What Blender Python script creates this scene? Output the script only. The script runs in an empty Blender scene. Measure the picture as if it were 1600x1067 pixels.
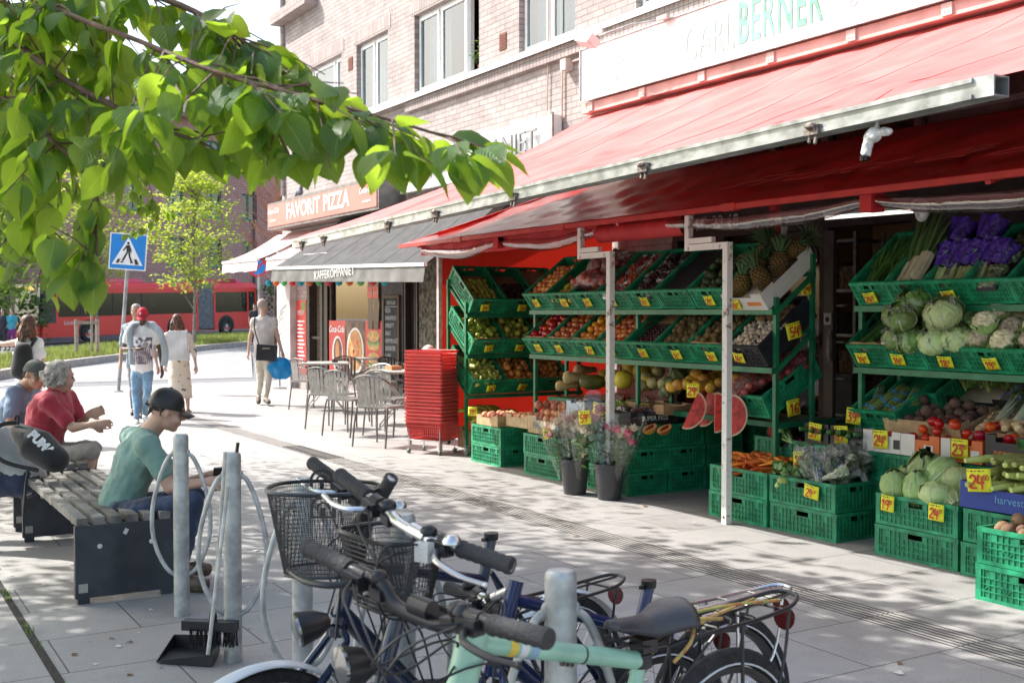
import bpy, math, random
import numpy as np
from mathutils import Vector, Matrix, Euler
V=Vector; R=math.radians; rnd=random.Random(7)
C=bpy.context.scene.collection
S=bpy.context.scene
# ---------------- camera, world, sun ----------------
CAMZ=1.48; YAW=R(-30.87); PITCH=R(90-1.38); FPX=1780.0
cam=bpy.data.cameras.new('camera'); camo=bpy.data.objects.new('camera',cam); C.objects.link(camo)
camo.location=(0,0,CAMZ); camo.rotation_euler=(PITCH,0,YAW)
cam.sensor_width=36; cam.lens=FPX/1600*36; cam.clip_start=.05; cam.clip_end=600
cam.dof.use_dof=True; cam.dof.focus_distance=6.0; cam.dof.aperture_fstop=7.0
S.camera=camo
SUN_EL=R(44); SUN_DIR=V((-.56*math.cos(SUN_EL),.83*math.cos(SUN_EL),math.sin(SUN_EL)))   # towards the sun
w=bpy.data.worlds.new('World'); S.world=w; w.use_nodes=True
nt=w.node_tree; bg=nt.nodes['Background']; sk=nt.nodes.new('ShaderNodeTexSky'); sk.sky_type='NISHITA'; sk.sun_disc=False
sk.sun_elevation=SUN_EL; sk.sun_rotation=math.atan2(SUN_DIR.x,SUN_DIR.y); sk.air_density=1.3; sk.dust_density=3; sk.ozone_density=.8
nt.links.new(sk.outputs[0],bg.inputs[0]); bg.inputs[1].default_value=.15
sl=bpy.data.lights.new('sun','SUN'); sl.energy=3.5; sl.angle=R(.53); sl.color=(1,.965,.92)
so=bpy.data.objects.new('sun',sl); C.objects.link(so); so.rotation_euler=(-SUN_DIR).to_track_quat('-Z','Y').to_euler()
S.view_settings.view_transform='Standard'; S.view_settings.look='None'; S.view_settings.gamma=1; S.view_settings.exposure=1.24
S.render.engine='CYCLES'
try:
    S.cycles.use_denoising=True; S.cycles.max_bounces=8; S.cycles.transparent_max_bounces=12; S.cycles.caustics_reflective=False; S.cycles.caustics_refractive=False
except Exception: pass
# ---------------- measuring helpers (photo pixels at 1600 wide -> points) ----------------
_CM=Euler((PITCH,0,YAW)).to_matrix()
def ray(px,py): return _CM@V(((px-800)/FPX,-(py-533.5)/FPX,-1))
def G(px,py,z=0.):
    d=ray(px,py); t=(z-CAMZ)/d.z; return V((0,0,CAMZ))+d*t
def AX(px,py,x):
    d=ray(px,py); return V((0,0,CAMZ))+d*(x/d.x)
def AY(px,py,y):
    d=ray(px,py); return V((0,0,CAMZ))+d*(y/d.y)
def AD(px,py,D): return V((0,0,CAMZ))+ray(px,py)*D
CR=V((math.cos(YAW),math.sin(YAW),0)); CF=V((-math.sin(YAW),math.cos(YAW),0))   # camera right / forward on the ground
def XD(X,D,z=0): return CR*X+CF*D+V((0,0,z))
def frame(xa,ya,za,o=(0,0,0)):
    m=Matrix.Identity(4)
    for i in range(3): m[i][0]=xa[i]; m[i][1]=ya[i]; m[i][2]=za[i]; m[i][3]=o[i]
    return m
STREET=frame((0,-1,0),(0,0,1),(-1,0,0))    # flat design seen from the street (normal -X)
FRONT=frame((1,0,0),(0,0,1),(0,-1,0))      # flat design seen looking along +Y
def T(x,y=None,z=None):
    return Matrix.Translation(x if y is None else (x,y,z))
def RX(a): return Matrix.Rotation(a,4,'X')
def RY(a): return Matrix.Rotation(a,4,'Y')
def RZ(a): return Matrix.Rotation(a,4,'Z')
def SC(x,y=None,z=None):
    if y is None: y=z=x
    return Matrix.Diagonal((x,y,z,1))
# ---------------- materials ----------------
MC={}
def M(name,col=(.5,.5,.5),rough=.6,metal=0,var=.12,vs=6,bump=0,bs=60,ro=0,hue=0,trans=0,tcol=None,transm=0,alpha=1,emit=0,coat=0,spec=.5,col2=None,thr=None,sheen=0,dirt=0):
    if name in MC: return MC[name]
    m=bpy.data.materials.new(name); m.use_nodes=True; n=m.node_tree; N=n.nodes; L=n.links; b=N['Principled BSDF']; MC[name]=m
    b.inputs['Roughness'].default_value=rough; b.inputs['Metallic'].default_value=metal; b.inputs['Specular IOR Level'].default_value=spec
    b.inputs['Coat Weight'].default_value=coat; b.inputs['Coat Roughness'].default_value=.1
    b.inputs['Transmission Weight'].default_value=transm; b.inputs['Alpha'].default_value=alpha
    if sheen: b.inputs['Sheen Weight'].default_value=sheen
    tc=N.new('ShaderNodeTexCoord'); no=N.new('ShaderNodeTexNoise'); no.inputs['Scale'].default_value=vs; no.inputs['Detail'].default_value=5
    L.new(tc.outputs['Object'],no.inputs['Vector'])
    rp=N.new('ShaderNodeValToRGB'); c=col; d=col2 or tuple(x*(1-2*var) for x in col); e=tuple(min(1,x*(1+var)) for x in col) if not col2 else col
    a0,a1=thr or (.3,.7)
    rp.color_ramp.elements[0].position=a0; rp.color_ramp.elements[1].position=a1
    rp.color_ramp.elements[0].color=(*d,1); rp.color_ramp.elements[1].color=(*e,1)
    L.new(no.outputs[0],rp.inputs[0]); out=rp.outputs[0]
    if ro or hue:
        oi=N.new('ShaderNodeObjectInfo'); hs=N.new('ShaderNodeHueSaturation')
        mr=N.new('ShaderNodeMapRange'); mr.inputs[3].default_value=1-ro; mr.inputs[4].default_value=1+ro
        L.new(oi.outputs['Random'],mr.inputs[0]); L.new(mr.outputs[0],hs.inputs['Value'])
        mh=N.new('ShaderNodeMapRange'); mh.inputs[3].default_value=.5-hue; mh.inputs[4].default_value=.5+hue
        L.new(oi.outputs['Random'],mh.inputs[0]); L.new(mh.outputs[0],hs.inputs['Hue'])
        L.new(out,hs.inputs['Color']); out=hs.outputs[0]
    L.new(out,b.inputs['Base Color'])
    if emit: L.new(out,b.inputs['Emission Color']); b.inputs['Emission Strength'].default_value=emit
    if bump:
        nb=N.new('ShaderNodeTexNoise'); nb.inputs['Scale'].default_value=bs; nb.inputs['Detail'].default_value=6; L.new(tc.outputs['Object'],nb.inputs['Vector'])
        bp=N.new('ShaderNodeBump'); bp.inputs['Strength'].default_value=bump; bp.inputs['Distance'].default_value=.01
        L.new(nb.outputs[0],bp.inputs['Height']); L.new(bp.outputs[0],b.inputs['Normal'])
    if rough>.15:
        ng=N.new('ShaderNodeTexNoise'); ng.inputs['Scale'].default_value=vs*2.3; L.new(tc.outputs['Object'],ng.inputs['Vector'])
        mg=N.new('ShaderNodeMapRange'); mg.inputs[3].default_value=rough*.8; mg.inputs[4].default_value=min(1,rough*1.2); L.new(ng.outputs[0],mg.inputs[0]); L.new(mg.outputs[0],b.inputs['Roughness'])
    if trans:
        tr=N.new('ShaderNodeBsdfTranslucent'); mx=N.new('ShaderNodeMixShader'); mx.inputs[0].default_value=trans
        tr.inputs[0].default_value=(*(tcol or col),1); L.new(b.outputs[0],mx.inputs[1]); L.new(tr.outputs[0],mx.inputs[2]); L.new(mx.outputs[0],N['Material Output'].inputs[0])
    return m
def glassmat(name,tint=(.9,.95,.95),k=1.0,rough=.02,ior=1.5,base=0.0,bump=0,bs=20):
    if name in MC: return MC[name]
    m=bpy.data.materials.new(name); m.use_nodes=True; n=m.node_tree; N=n.nodes; L=n.links; N.remove(N['Principled BSDF']); MC[name]=m
    t=N.new('ShaderNodeBsdfTransparent'); t.inputs[0].default_value=(*tint,1); g=N.new('ShaderNodeBsdfGlossy'); g.inputs['Roughness'].default_value=rough
    ge=N.new('ShaderNodeNewGeometry'); dt=N.new('ShaderNodeVectorMath'); dt.operation='DOT_PRODUCT'; L.new(ge.outputs['Incoming'],dt.inputs[0]); L.new(ge.outputs['Normal'],dt.inputs[1])
    def mth(op,a,b=None,c=None):
        q=N.new('ShaderNodeMath'); q.operation=op
        for i,x in enumerate((a,b,c)):
            if x is None: continue
            if isinstance(x,(int,float)): q.inputs[i].default_value=x
            else: L.new(x,q.inputs[i])
        return q.outputs[0]
    fr=mth('POWER',mth('SUBTRACT',1.0,mth('ABSOLUTE',dt.outputs['Value'])),5.0); f0=((ior-1)/(ior+1))**2; q=mth('MULTIPLY_ADD',fr,k*(1-f0)*.9,base+f0*k); q=mth('MINIMUM',q,1.0)
    mx=N.new('ShaderNodeMixShader'); L.new(q,mx.inputs[0]); L.new(t.outputs[0],mx.inputs[1]); L.new(g.outputs[0],mx.inputs[2]); L.new(mx.outputs[0],N['Material Output'].inputs[0])
    if bump:
        tc=N.new('ShaderNodeTexCoord'); nb=N.new('ShaderNodeTexNoise'); nb.inputs['Scale'].default_value=bs; nb.inputs['Distortion'].default_value=1.5; L.new(tc.outputs['Object'],nb.inputs['Vector'])
        bp=N.new('ShaderNodeBump'); bp.inputs['Strength'].default_value=bump; bp.inputs['Distance'].default_value=.02; L.new(nb.outputs[0],bp.inputs['Height']); L.new(bp.outputs[0],g.inputs['Normal']); L.new(bp.outputs[0],dt.inputs[1])
    return m
def brickmat(name,c1,c2,mortar,bw,bh,ms,axes='YZ',bump=.6,off=.5,rough=.85,var=.25,nsc=3,dark=(.5,.5,.5),squash=1):
    if name in MC: return MC[name]
    m=bpy.data.materials.new(name); m.use_nodes=True; n=m.node_tree; N=n.nodes; L=n.links; b=N['Principled BSDF']; MC[name]=m
    tc=N.new('ShaderNodeTexCoord'); se=N.new('ShaderNodeSeparateXYZ'); co=N.new('ShaderNodeCombineXYZ'); L.new(tc.outputs['Object'],se.inputs[0])
    L.new(se.outputs['XYZ'.index(axes[0])],co.inputs[0]); L.new(se.outputs['XYZ'.index(axes[1])],co.inputs[1])
    # slight waviness
    nw=N.new('ShaderNodeTexNoise'); nw.inputs['Scale'].default_value=6; L.new(co.outputs[0],nw.inputs['Vector'])
    vm=N.new('ShaderNodeVectorMath'); vm.operation='MULTIPLY_ADD'; vm.inputs[1].default_value=(ms*.9,ms*.9,0); L.new(nw.outputs['Color'],vm.inputs[0]); L.new(co.outputs[0],vm.inputs[2])
    br=N.new('ShaderNodeTexBrick'); L.new(vm.outputs[0],br.inputs['Vector'])
    br.inputs['Scale'].default_value=1; br.inputs['Brick Width'].default_value=bw; br.inputs['Row Height'].default_value=bh; br.inputs['Mortar Size'].default_value=ms; br.inputs['Mortar Smooth'].default_value=.3; br.offset=off
    br.inputs['Color1'].default_value=(*c1,1); br.inputs['Color2'].default_value=(*c2,1); br.inputs['Mortar'].default_value=(*mortar,1)
    no=N.new('ShaderNodeTexNoise'); no.inputs['Scale'].default_value=nsc; no.inputs['Detail'].default_value=8; no.inputs['Roughness'].default_value=.7; L.new(tc.outputs['Object'],no.inputs['Vector'])
    mr=N.new('ShaderNodeMapRange'); mr.inputs[1].default_value=.3; mr.inputs[2].default_value=.7; mr.inputs[3].default_value=1-var; mr.inputs[4].default_value=1+var*.6; L.new(no.outputs[0],mr.inputs[0])
    hs=N.new('ShaderNodeHueSaturation'); L.new(br.outputs[0],hs.inputs['Color']); L.new(mr.outputs[0],hs.inputs['Value']); L.new(hs.outputs[0],b.inputs['Base Color'])
    b.inputs['Roughness'].default_value=rough
    nf=N.new('ShaderNodeTexNoise'); nf.inputs['Scale'].default_value=90; nf.inputs['Detail'].default_value=4; L.new(tc.outputs['Object'],nf.inputs['Vector'])
    ma=N.new('ShaderNodeMath'); ma.operation='MULTIPLY_ADD'; ma.inputs[1].default_value=-1; L.new(br.outputs['Fac'],ma.inputs[0]); 
    mb=N.new('ShaderNodeMath'); mb.operation='MULTIPLY'; mb.inputs[1].default_value=.5; L.new(nf.outputs[0],mb.inputs[0]); L.new(mb.outputs[0],ma.inputs[2])
    bp=N.new('ShaderNodeBump'); bp.inputs['Strength'].default_value=bump; bp.inputs['Distance'].default_value=.012; L.new(ma.outputs[0],bp.inputs['Height']); L.new(bp.outputs[0],b.inputs['Normal'])
    return m
# ---------------- mesh builder ----------------
WM={}
class MB:
    def __init__(s): s.v=[]; s.f=[]; s.mi=[]; s.m=0; s.X=Matrix.Identity(4)
    def add(s,vs,fs):
        o=len(s.v); X=s.X
        s.v+= [X@V(p) for p in vs]; s.f+=[tuple(i+o for i in f) for f in fs]; s.mi+=[s.m]*len(fs); return s
    def box(s,c,d,r=None):
        hx,hy,hz=d[0]/2,d[1]/2,d[2]/2
        vs=[V((x,y,z)) for x in(-hx,hx) for y in(-hy,hy) for z in(-hz,hz)]
        if r is not None: vs=[r@p for p in vs]
        vs=[p+V(c) for p in vs]
        return s.add(vs,[(0,1,3,2),(4,6,7,5),(0,4,5,1),(2,3,7,6),(0,2,6,4),(1,5,7,3)])
    def bx(s,x0,x1,y0,y1,z0,z1): return s.box(((x0+x1)/2,(y0+y1)/2,(z0+z1)/2),(abs(x1-x0),abs(y1-y0),abs(z1-z0)))
    def bar(s,p,q,w,h=None,up=(0,0,1)):
        p=V(p);q=V(q);h=h or w; d=(q-p); l=d.length; d.normalize(); u=V(up); x=d.cross(u)
        if x.length<1e-4: x=d.cross(V((1,0,0)))
        x.normalize(); u=x.cross(d); r=Matrix((x,d,u)).transposed()
        return s.box((p+q)/2,(w,l,h),r)
    def tube(s,pts,r,n=8,closed=False,cap=True,flat=1,fd=None):
        pts=[V(p) for p in pts]; k=len(pts); rr=r if isinstance(r,(list,tuple)) else [r]*k
        tan=[]
        for i in range(k):
            a=pts[(i-1)%k] if (closed or i>0) else pts[i]; b=pts[(i+1)%k] if (closed or i<k-1) else pts[i]
            t=(b-a); t=t.normalized() if t.length>1e-9 else V((0,0,1)); tan.append(t)
        x=tan[0].orthogonal().normalized(); vs=[]
        for i in range(k):
            t=tan[i]; x=(x-t*x.dot(t)); x=x.normalized() if x.length>1e-6 else t.orthogonal().normalized(); y=t.cross(x)
            for j in range(n):
                a=2*math.pi*j/n; o=(x*math.cos(a)+y*math.sin(a))*rr[i]
                if flat!=1: o=o+fd*(o.dot(fd)*(flat-1))
                vs.append(pts[i]+o)
        fs=[]
        for i in range(k if closed else k-1):
            i2=(i+1)%k
            for j in range(n): fs.append((i*n+j,i*n+(j+1)%n,i2*n+(j+1)%n,i2*n+j))
        if cap and not closed: fs.append(tuple(range(n-1,-1,-1))); fs.append(tuple((k-1)*n+j for j in range(n)))
        return s.add(vs,fs)
    def cap_(s,p,q,r1,r2,wide=1,wd=None,n=12):
        p=V(p);q=V(q); d=q-p; l=d.length; d=d.normalized() if l>1e-6 else V((0,0,1)); pts=[];rr=[]
        for a in (80,55,30): pts.append(p-d*(r1*math.sin(R(a)))); rr.append(r1*math.cos(R(a)))
        m=max(1,int(l/.05)) 
        for i in range(m+1): t=i/m; pts.append(p.lerp(q,t)); rr.append(r1+(r2-r1)*t)
        for a in (30,55,80): pts.append(q+d*(r2*math.sin(R(a)))); rr.append(r2*math.cos(R(a)))
        return s.tube(pts,rr,n,flat=wide,fd=(wd.normalized() if wd is not None else None)) if wd is not None else s.tube(pts,rr,n)
    def ell(s,c,r,rot=None,seg=12,rings=8):
        c=V(c); vs=[V((0,0,r[2]))]; 
        for i in range(1,rings):
            a=math.pi*i/rings
            for j in range(seg):
                b=2*math.pi*j/seg; vs.append(V((r[0]*math.sin(a)*math.cos(b),r[1]*math.sin(a)*math.sin(b),r[2]*math.cos(a))))
        vs.append(V((0,0,-r[2])))
        if rot is not None: vs=[rot@p for p in vs]
        vs=[p+c for p in vs]; fs=[]
        for j in range(seg): fs.append((0,1+j,1+(j+1)%seg))
        for i in range(rings-2):
            for j in range(seg): a=1+i*seg+j; b=1+i*seg+(j+1)%seg; fs.append((a,a+seg,b+seg,b))
        l=len(vs)-1; o=1+(rings-2)*seg
        for j in range(seg): fs.append((o+j,l,o+(j+1)%seg))
        return s.add(vs,fs)
    def lathe(s,prof,n=16,c=(0,0,0),rot=None,a0=0,a1=360):
        full=abs(a1-a0)>=360; k=n if full else n+1; vs=[]
        for (r,z) in prof:
            for j in range(k):
                a=R(a0)+R(a1-a0)*j/n; p=V((r*math.cos(a),r*math.sin(a),z)); vs.append((rot@p if rot is not None else p)+V(c))
        fs=[]
        for i in range(len(prof)-1):
            for j in range(n): j2=(j+1)%k; fs.append((i*k+j,i*k+j2,(i+1)*k+j2,(i+1)*k+j))
        return s.add(vs,fs)
    def prism(s,poly,d,X=None):   # poly in xy, extruded along z 0..d
        n=len(poly); vs=[V((x,y,0)) for x,y in poly]+[V((x,y,d)) for x,y in poly]
        if X is not None: vs=[X@p for p in vs]
        return s.add(vs,[tuple(range(n-1,-1,-1)),tuple(range(n,2*n))]+[(i,(i+1)%n,(i+1)%n+n,i+n) for i in range(n)])
    def quad(s,a,b,c,d): return s.add([a,b,c,d],[(0,1,2,3)])
    def grid(s,fn,nu,nv):
        vs=[fn(i/nu,j/nv) for i in range(nu+1) for j in range(nv+1)]
        return s.add(vs,[(i*(nv+1)+j,(i+1)*(nv+1)+j,(i+1)*(nv+1)+j+1,i*(nv+1)+j+1) for i in range(nu) for j in range(nv)])
    def text(s,txt,size,X,ext=.004,bold=0,sx=1,shear=0,align='CENTER',space=1):
        cu=bpy.data.curves.new('t','FONT'); cu.body=txt; cu.size=size; cu.extrude=ext/2; cu.offset=bold; cu.shear=shear; cu.align_x=align; cu.align_y='CENTER'; cu.resolution_u=3; cu.space_character=space
        o=bpy.data.objects.new('t',cu); C.objects.link(o); bpy.context.view_layer.update()
        me=bpy.data.meshes.new_from_object(o.evaluated_get(bpy.context.evaluated_depsgraph_get()))
        s.add([X@V((p.co.x*sx,p.co.y,p.co.z+ext/2)) for p in me.vertices],[tuple(p.vertices) for p in me.polygons])
        bpy.data.objects.remove(o); bpy.data.curves.remove(cu); bpy.data.meshes.remove(me); return s
    def mesh(s,name,mats,smooth=35):
        me=bpy.data.meshes.new(name); me.from_pydata([tuple(p) for p in s.v],[],s.f); 
        for m in (mats if isinstance(mats,(list,tuple)) else [mats]): me.materials.append(m)
        if s.mi and max(s.mi)>0: me.polygons.foreach_set('material_index',s.mi)
        if smooth:
            me.polygons.foreach_set('use_smooth',[True]*len(me.polygons)); me.set_sharp_from_angle(angle=R(smooth))
        me.update(); return me
    def build(s,name,mats,parent=None,smooth=35,local=False,solid=0,remesh=0,sm=4,disp=0,dsc=.12):
        if parent is not None and not local:
            I=WM[parent.name].inverted(); s.v=[I@p for p in s.v]
        me=s.mesh(name,mats,smooth); o=bpy.data.objects.new(name,me); C.objects.link(o)
        if parent is not None: o.parent=parent; WM[o.name]=WM[parent.name]
        else: WM[o.name]=Matrix.Identity(4)
        if solid or remesh:
            if solid: md=o.modifiers.new('s','SOLIDIFY'); md.thickness=solid; md.offset=0
            if remesh:
                md=o.modifiers.new('r','REMESH'); md.mode='VOXEL'; md.voxel_size=remesh; md.use_smooth_shade=True
                md=o.modifiers.new('m','SMOOTH'); md.iterations=sm; md.factor=.5
                if disp:
                    tx=bpy.data.textures.get('fold%d'%int(dsc*100)) or bpy.data.textures.new('fold%d'%int(dsc*100),'CLOUDS'); tx.noise_scale=dsc; tx.noise_depth=2; md=o.modifiers.new('d','DISPLACE'); md.texture=tx; md.strength=disp; md.mid_level=.5; md.texture_coords='LOCAL'
            bpy.context.view_layer.update()
            m2=bpy.data.meshes.new_from_object(o.evaluated_get(bpy.context.evaluated_depsgraph_get())); o.modifiers.clear(); o.data=m2
            bpy.data.meshes.remove(me); m2.name=name
            if remesh: m2.polygons.foreach_set('use_smooth',[True]*len(m2.polygons))
            elif smooth: m2.set_sharp_from_angle(angle=R(smooth))
        return o
def center(o):
    """move a single-mesh thing's origin to its base"""
    co=np.empty(len(o.data.vertices)*3); o.data.vertices.foreach_get('co',co); co=co.reshape(-1,3)
    c=np.array([(co[:,0].min()+co[:,0].max())/2,(co[:,1].min()+co[:,1].max())/2,co[:,2].min()])
    co-=c; o.data.vertices.foreach_set('co',co.ravel()); o.location=V(c); o.data.update(); return o
def tag(o,label=None,cat=None,group=None,kind=None):
    if label: o['label']=label
    if cat: o['category']=cat
    if group: o['group']=group
    if kind: o['kind']=kind
    return o
def thing(name,label,cat,loc=(0,0,0),rz=0,group=None):
    o=bpy.data.objects.new(name,None); o.empty_display_size=.1; C.objects.link(o); o.location=loc; o.rotation_euler=(0,0,rz)
    WM[o.name]=T(V(loc))@RZ(rz); return tag(o,label,cat,group)
def one(mb,name,mats,label,cat,group=None,**k):   # single-mesh thing in world coordinates
    o=mb.build(name,mats,**k); center(o); return tag(o,label,cat,group)
def struct(mb,name,mats,label=None,**k): return tag(mb.build(name,mats,**k),label or None,kind='structure')
KIDS={}
def copy_tree(o,parent=None):
    c=o.copy(); C.objects.link(c); 
    if parent is not None: c.parent=parent
    for ch in o.children: copy_tree(ch,c)
    return c
def place(proto,X,label=None,group=None):
    """first use places the prototype itself, later uses place a copy of it and its parts"""
    if proto.get('_used'): o=copy_tree(proto)
    else: o=proto; proto['_used']=1
    o.matrix_world=X if isinstance(X,Matrix) else T(X)
    if label: o['label']=label
    if group: o['group']=group
    return o
def cleanup():
    for o in list(bpy.data.objects):
        if '_used' in o.keys(): del o['_used']
def qb(a,b,c,n=8):
    a,b,c=V(a),V(b),V(c); return [(a*(1-t)**2+b*2*t*(1-t)+c*t*t) for t in [i/n for i in range(n+1)]]
def cr(pts,n=6):   # catmull-rom through points
    P=[V(p) for p in pts]; P=[P[0]*2-P[1]]+P+[P[-1]*2-P[-2]]; out=[]
    for i in range(1,len(P)-2):
        for k in range(n):
            t=k/n; a,b,c,d=P[i-1:i+3]; out.append(.5*((2*b)+(c-a)*t+(2*a-5*b+4*c-d)*t*t+(3*b-a-3*c+d)*t**3))
    out.append(P[-2]); return out
def scatter(name,tv,tf,mats4,mat,parent=None,tuv=None):
    """one mesh of many transformed copies of a small template (leaves of one crown)"""
    tv=np.array(tv,dtype=np.float64); n=len(tv); K=len(mats4); A=np.array([[list(r) for r in m] for m in mats4]) if K else np.zeros((0,4,4))
    if parent is not None: A=np.array([list(r) for r in WM[parent.name].inverted()])@A
    P=np.einsum('kij,nj->kni',A[:,:3,:3],tv)+A[:,None,:3,3]
    F=[tuple(i+k*n for i in f) for k in range(K) for f in tf]
    me=bpy.data.meshes.new(name); me.from_pydata(P.reshape(-1,3).tolist(),[],F); me.materials.append(mat)
    if tuv is not None:
        uv=me.uv_layers.new(name='uv'); li=np.empty(len(me.loops),dtype=np.int32); me.loops.foreach_get('vertex_index',li); U=np.array(tuv)[li%n]; uv.data.foreach_set('uv',U.ravel().astype(np.float32))
    me.polygons.foreach_set('use_smooth',[True]*len(me.polygons)); o=bpy.data.objects.new(name,me); C.objects.link(o)
    if parent is not None: o.parent=parent; WM[o.name]=WM[parent.name]
    else: WM[o.name]=Matrix.Identity(4)
    return o
# ================= SETTING =================
def HZ(x,y):
    k=min(1,max(0,(y-34)/14)); return k*min(1.2,max(0,(x-8)*.03))
def GH(px,py,dz=0):
    p=G(px,py)
    for _ in range(6): p=G(px,py,min(1.3,HZ(p.x,p.y)+dz))
    return p
m_slab=brickmat('granite_slabs',(.385,.372,.355),(.35,.338,.325),(.12,.113,.107),.83,.55,.0045,'XY',.35,.5,.8,.13,1.2)
n=m_slab.node_tree; L_=n.links
for q in n.nodes:
    if q.type=='TEX_NOISE' and q.inputs['Scale'].default_value==90: q.inputs['Scale'].default_value=260
# speckle
b=n.nodes['Principled BSDF']; src=b.inputs['Base Color'].links[0].from_socket
tc=n.nodes.new('ShaderNodeTexCoord'); sp=n.nodes.new('ShaderNodeTexNoise'); sp.inputs['Scale'].default_value=140; sp.inputs['Detail'].default_value=3; L_.new(tc.outputs['Object'],sp.inputs['Vector'])
mr=n.nodes.new('ShaderNodeMapRange'); mr.inputs[1].default_value=.3; mr.inputs[2].default_value=.7; mr.inputs[3].default_value=.78; mr.inputs[4].default_value=1.16; L_.new(sp.outputs[0],mr.inputs[0])
hs=n.nodes.new('ShaderNodeHueSaturation'); L_.new(src,hs.inputs['Color']); L_.new(mr.outputs[0],hs.inputs['Value'])
# blotchy stains
st=n.nodes.new('ShaderNodeTexNoise'); st.inputs['Scale'].default_value=.9; st.inputs['Detail'].default_value=9; st.inputs['Roughness'].default_value=.75; L_.new(tc.outputs['Object'],st.inputs['Vector'])
ms=n.nodes.new('ShaderNodeMapRange'); ms.inputs[1].default_value=.52; ms.inputs[2].default_value=.68; ms.inputs[3].default_value=0; ms.inputs[4].default_value=.36; L_.new(st.outputs[0],ms.inputs[0])
mxc=n.nodes.new('ShaderNodeMixRGB'); mxc.inputs[2].default_value=(.17,.15,.13,1); L_.new(ms.outputs[0],mxc.inputs[0]); L_.new(hs.outputs[0],mxc.inputs[1]); 
vo=n.nodes.new('ShaderNodeTexVoronoi'); vo.inputs['Scale'].default_value=4.3; L_.new(tc.outputs['Object'],vo.inputs['Vector']); vm=n.nodes.new('ShaderNodeMapRange'); vm.inputs[1].default_value=.035; vm.inputs[2].default_value=.055; vm.inputs[3].default_value=.45; vm.inputs[4].default_value=0; L_.new(vo.outputs['Distance'],vm.inputs[0])
mg=n.nodes.new('ShaderNodeMixRGB'); mg.inputs[2].default_value=(.13,.125,.12,1); L_.new(vm.outputs[0],mg.inputs[0]); L_.new(mxc.outputs[0],mg.inputs[1]); L_.new(mg.outputs[0],b.inputs['Base Color'])
m_asph=M('asphalt',(.17,.17,.175),.85,var=.12,vs=3,bump=.3,bs=200)
m_asph2=M('pale_asphalt',(.28,.275,.27),.85,var=.1,vs=2,bump=.3,bs=200)
mb=MB(); mb.grid(lambda a,c:(-120+420*a**1,24.3+(400-24.3)*c**2.2,HZ(-120+420*a,24.3+(400-24.3)*c**2.2)-.06),90,70); mb.quad((-120,-80,-.06),(300,-80,-.06),(300,24.3,-.06),(-120,24.3,-.06))
struct(mb,'road',m_asph)
mb=MB(); mb.bx(-16,11.5,-9,24.2,-.2,0); struct(mb,'pavement',m_slab,smooth=0)
mb=MB(); 
for i in range(28): mb.bx(-16+i,-15.01+i,24.204,24.36,-.2,.003)
struct(mb,'pavement_kerb',M('kerb_stone',(.42,.40,.38),.8,bump=.3))
# pale crossing area and its stripes
mb=MB(); pts=[G(110,598,-.055),G(395,590,-.055),GH(392,546,-.055),GH(112,575,-.055)]; mb.quad(*[p+V((0,0,.004)) for p in pts]); struct(mb,'side_road',m_asph2)
mb=MB()
for (a,c2) in ((0,.1),(.2,.3),(.4,.5),(.6,.7),(.8,.9)):
    l0,l1=XD(-10.5,25.0),XD(-16.5,29.5)
    p=l0.lerp(l1,a); q=l0.lerp(l1,c2); o=V((-.86,-.5,0))*4.2
    mb.quad(p+V((0,0,-.05)),q+V((0,0,-.05)),q+o+V((0,0,-.05)),p+o+V((0,0,-.05)))
struct(mb,'road_markings',M('road_paint',(.72,.72,.70),.7,var=.15,vs=4))
# tactile strip of raised ribs
mb=MB(); x0=4.27; 
mb.bx(x0,x0+.245,-4,17.0,.0,.002)
o=struct(mb,'tactile_strip',M('strip_bed',(.075,.07,.066),.9,bump=.3),smooth=0)
mb=MB()
for k in range(7):
    xa=x0+.002+k*.0365+.006
    for j in range(-7,31):
        mb.bx(xa,xa+.0135,j*.55+.004,j*.55+.546,.0,.0045)
tag(mb.build('tactile_ribs',M('rib_stone',(.37,.35,.325),.75,var=.15,vs=5,bump=.3,bs=200),smooth=0),kind='structure')
mb=MB()
for i in range(5):
    for j in range(22):
        mb.lathe([(.016,0),(.014,.005),(0,.006)],8,(4.31+i*.045,10.9+j*.06,.006))
tag(mb.build('tactile_studs',M('stud_dark',(.12,.115,.11),.6),smooth=0),kind='structure')
# dirt filled gap in the paving with moss
mb=MB(); mb.bx(.755,.79,-4,20,.0,.003); struct(mb,'drain_gap',M('dirt',(.045,.04,.033),1,var=.4,vs=60,bump=1,bs=150),smooth=0)
ms_=[]; 
for i in range(620):
    y=3.5+rnd.random()**1.5*6; 
    if math.sin(y*7)+math.sin(y*17.3)<.55: continue
    ms_.append(T(.772+rnd.gauss(0,.014),y-.9,0)@RZ(rnd.random()*6.3)@RX(rnd.gauss(0,.45))@SC(1,1,rnd.uniform(.5,1.4)))
tag(scatter('moss_grass',[(-.003,0,0),(.003,0,0),(.0,.004,.028)],[(0,1,2)],ms_,M('moss',(.10,.22,.03),.8,trans=.3,tcol=(.3,.6,.05))),'tufts of moss and grass in the gap between paving slabs','moss',kind='stuff')
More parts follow.
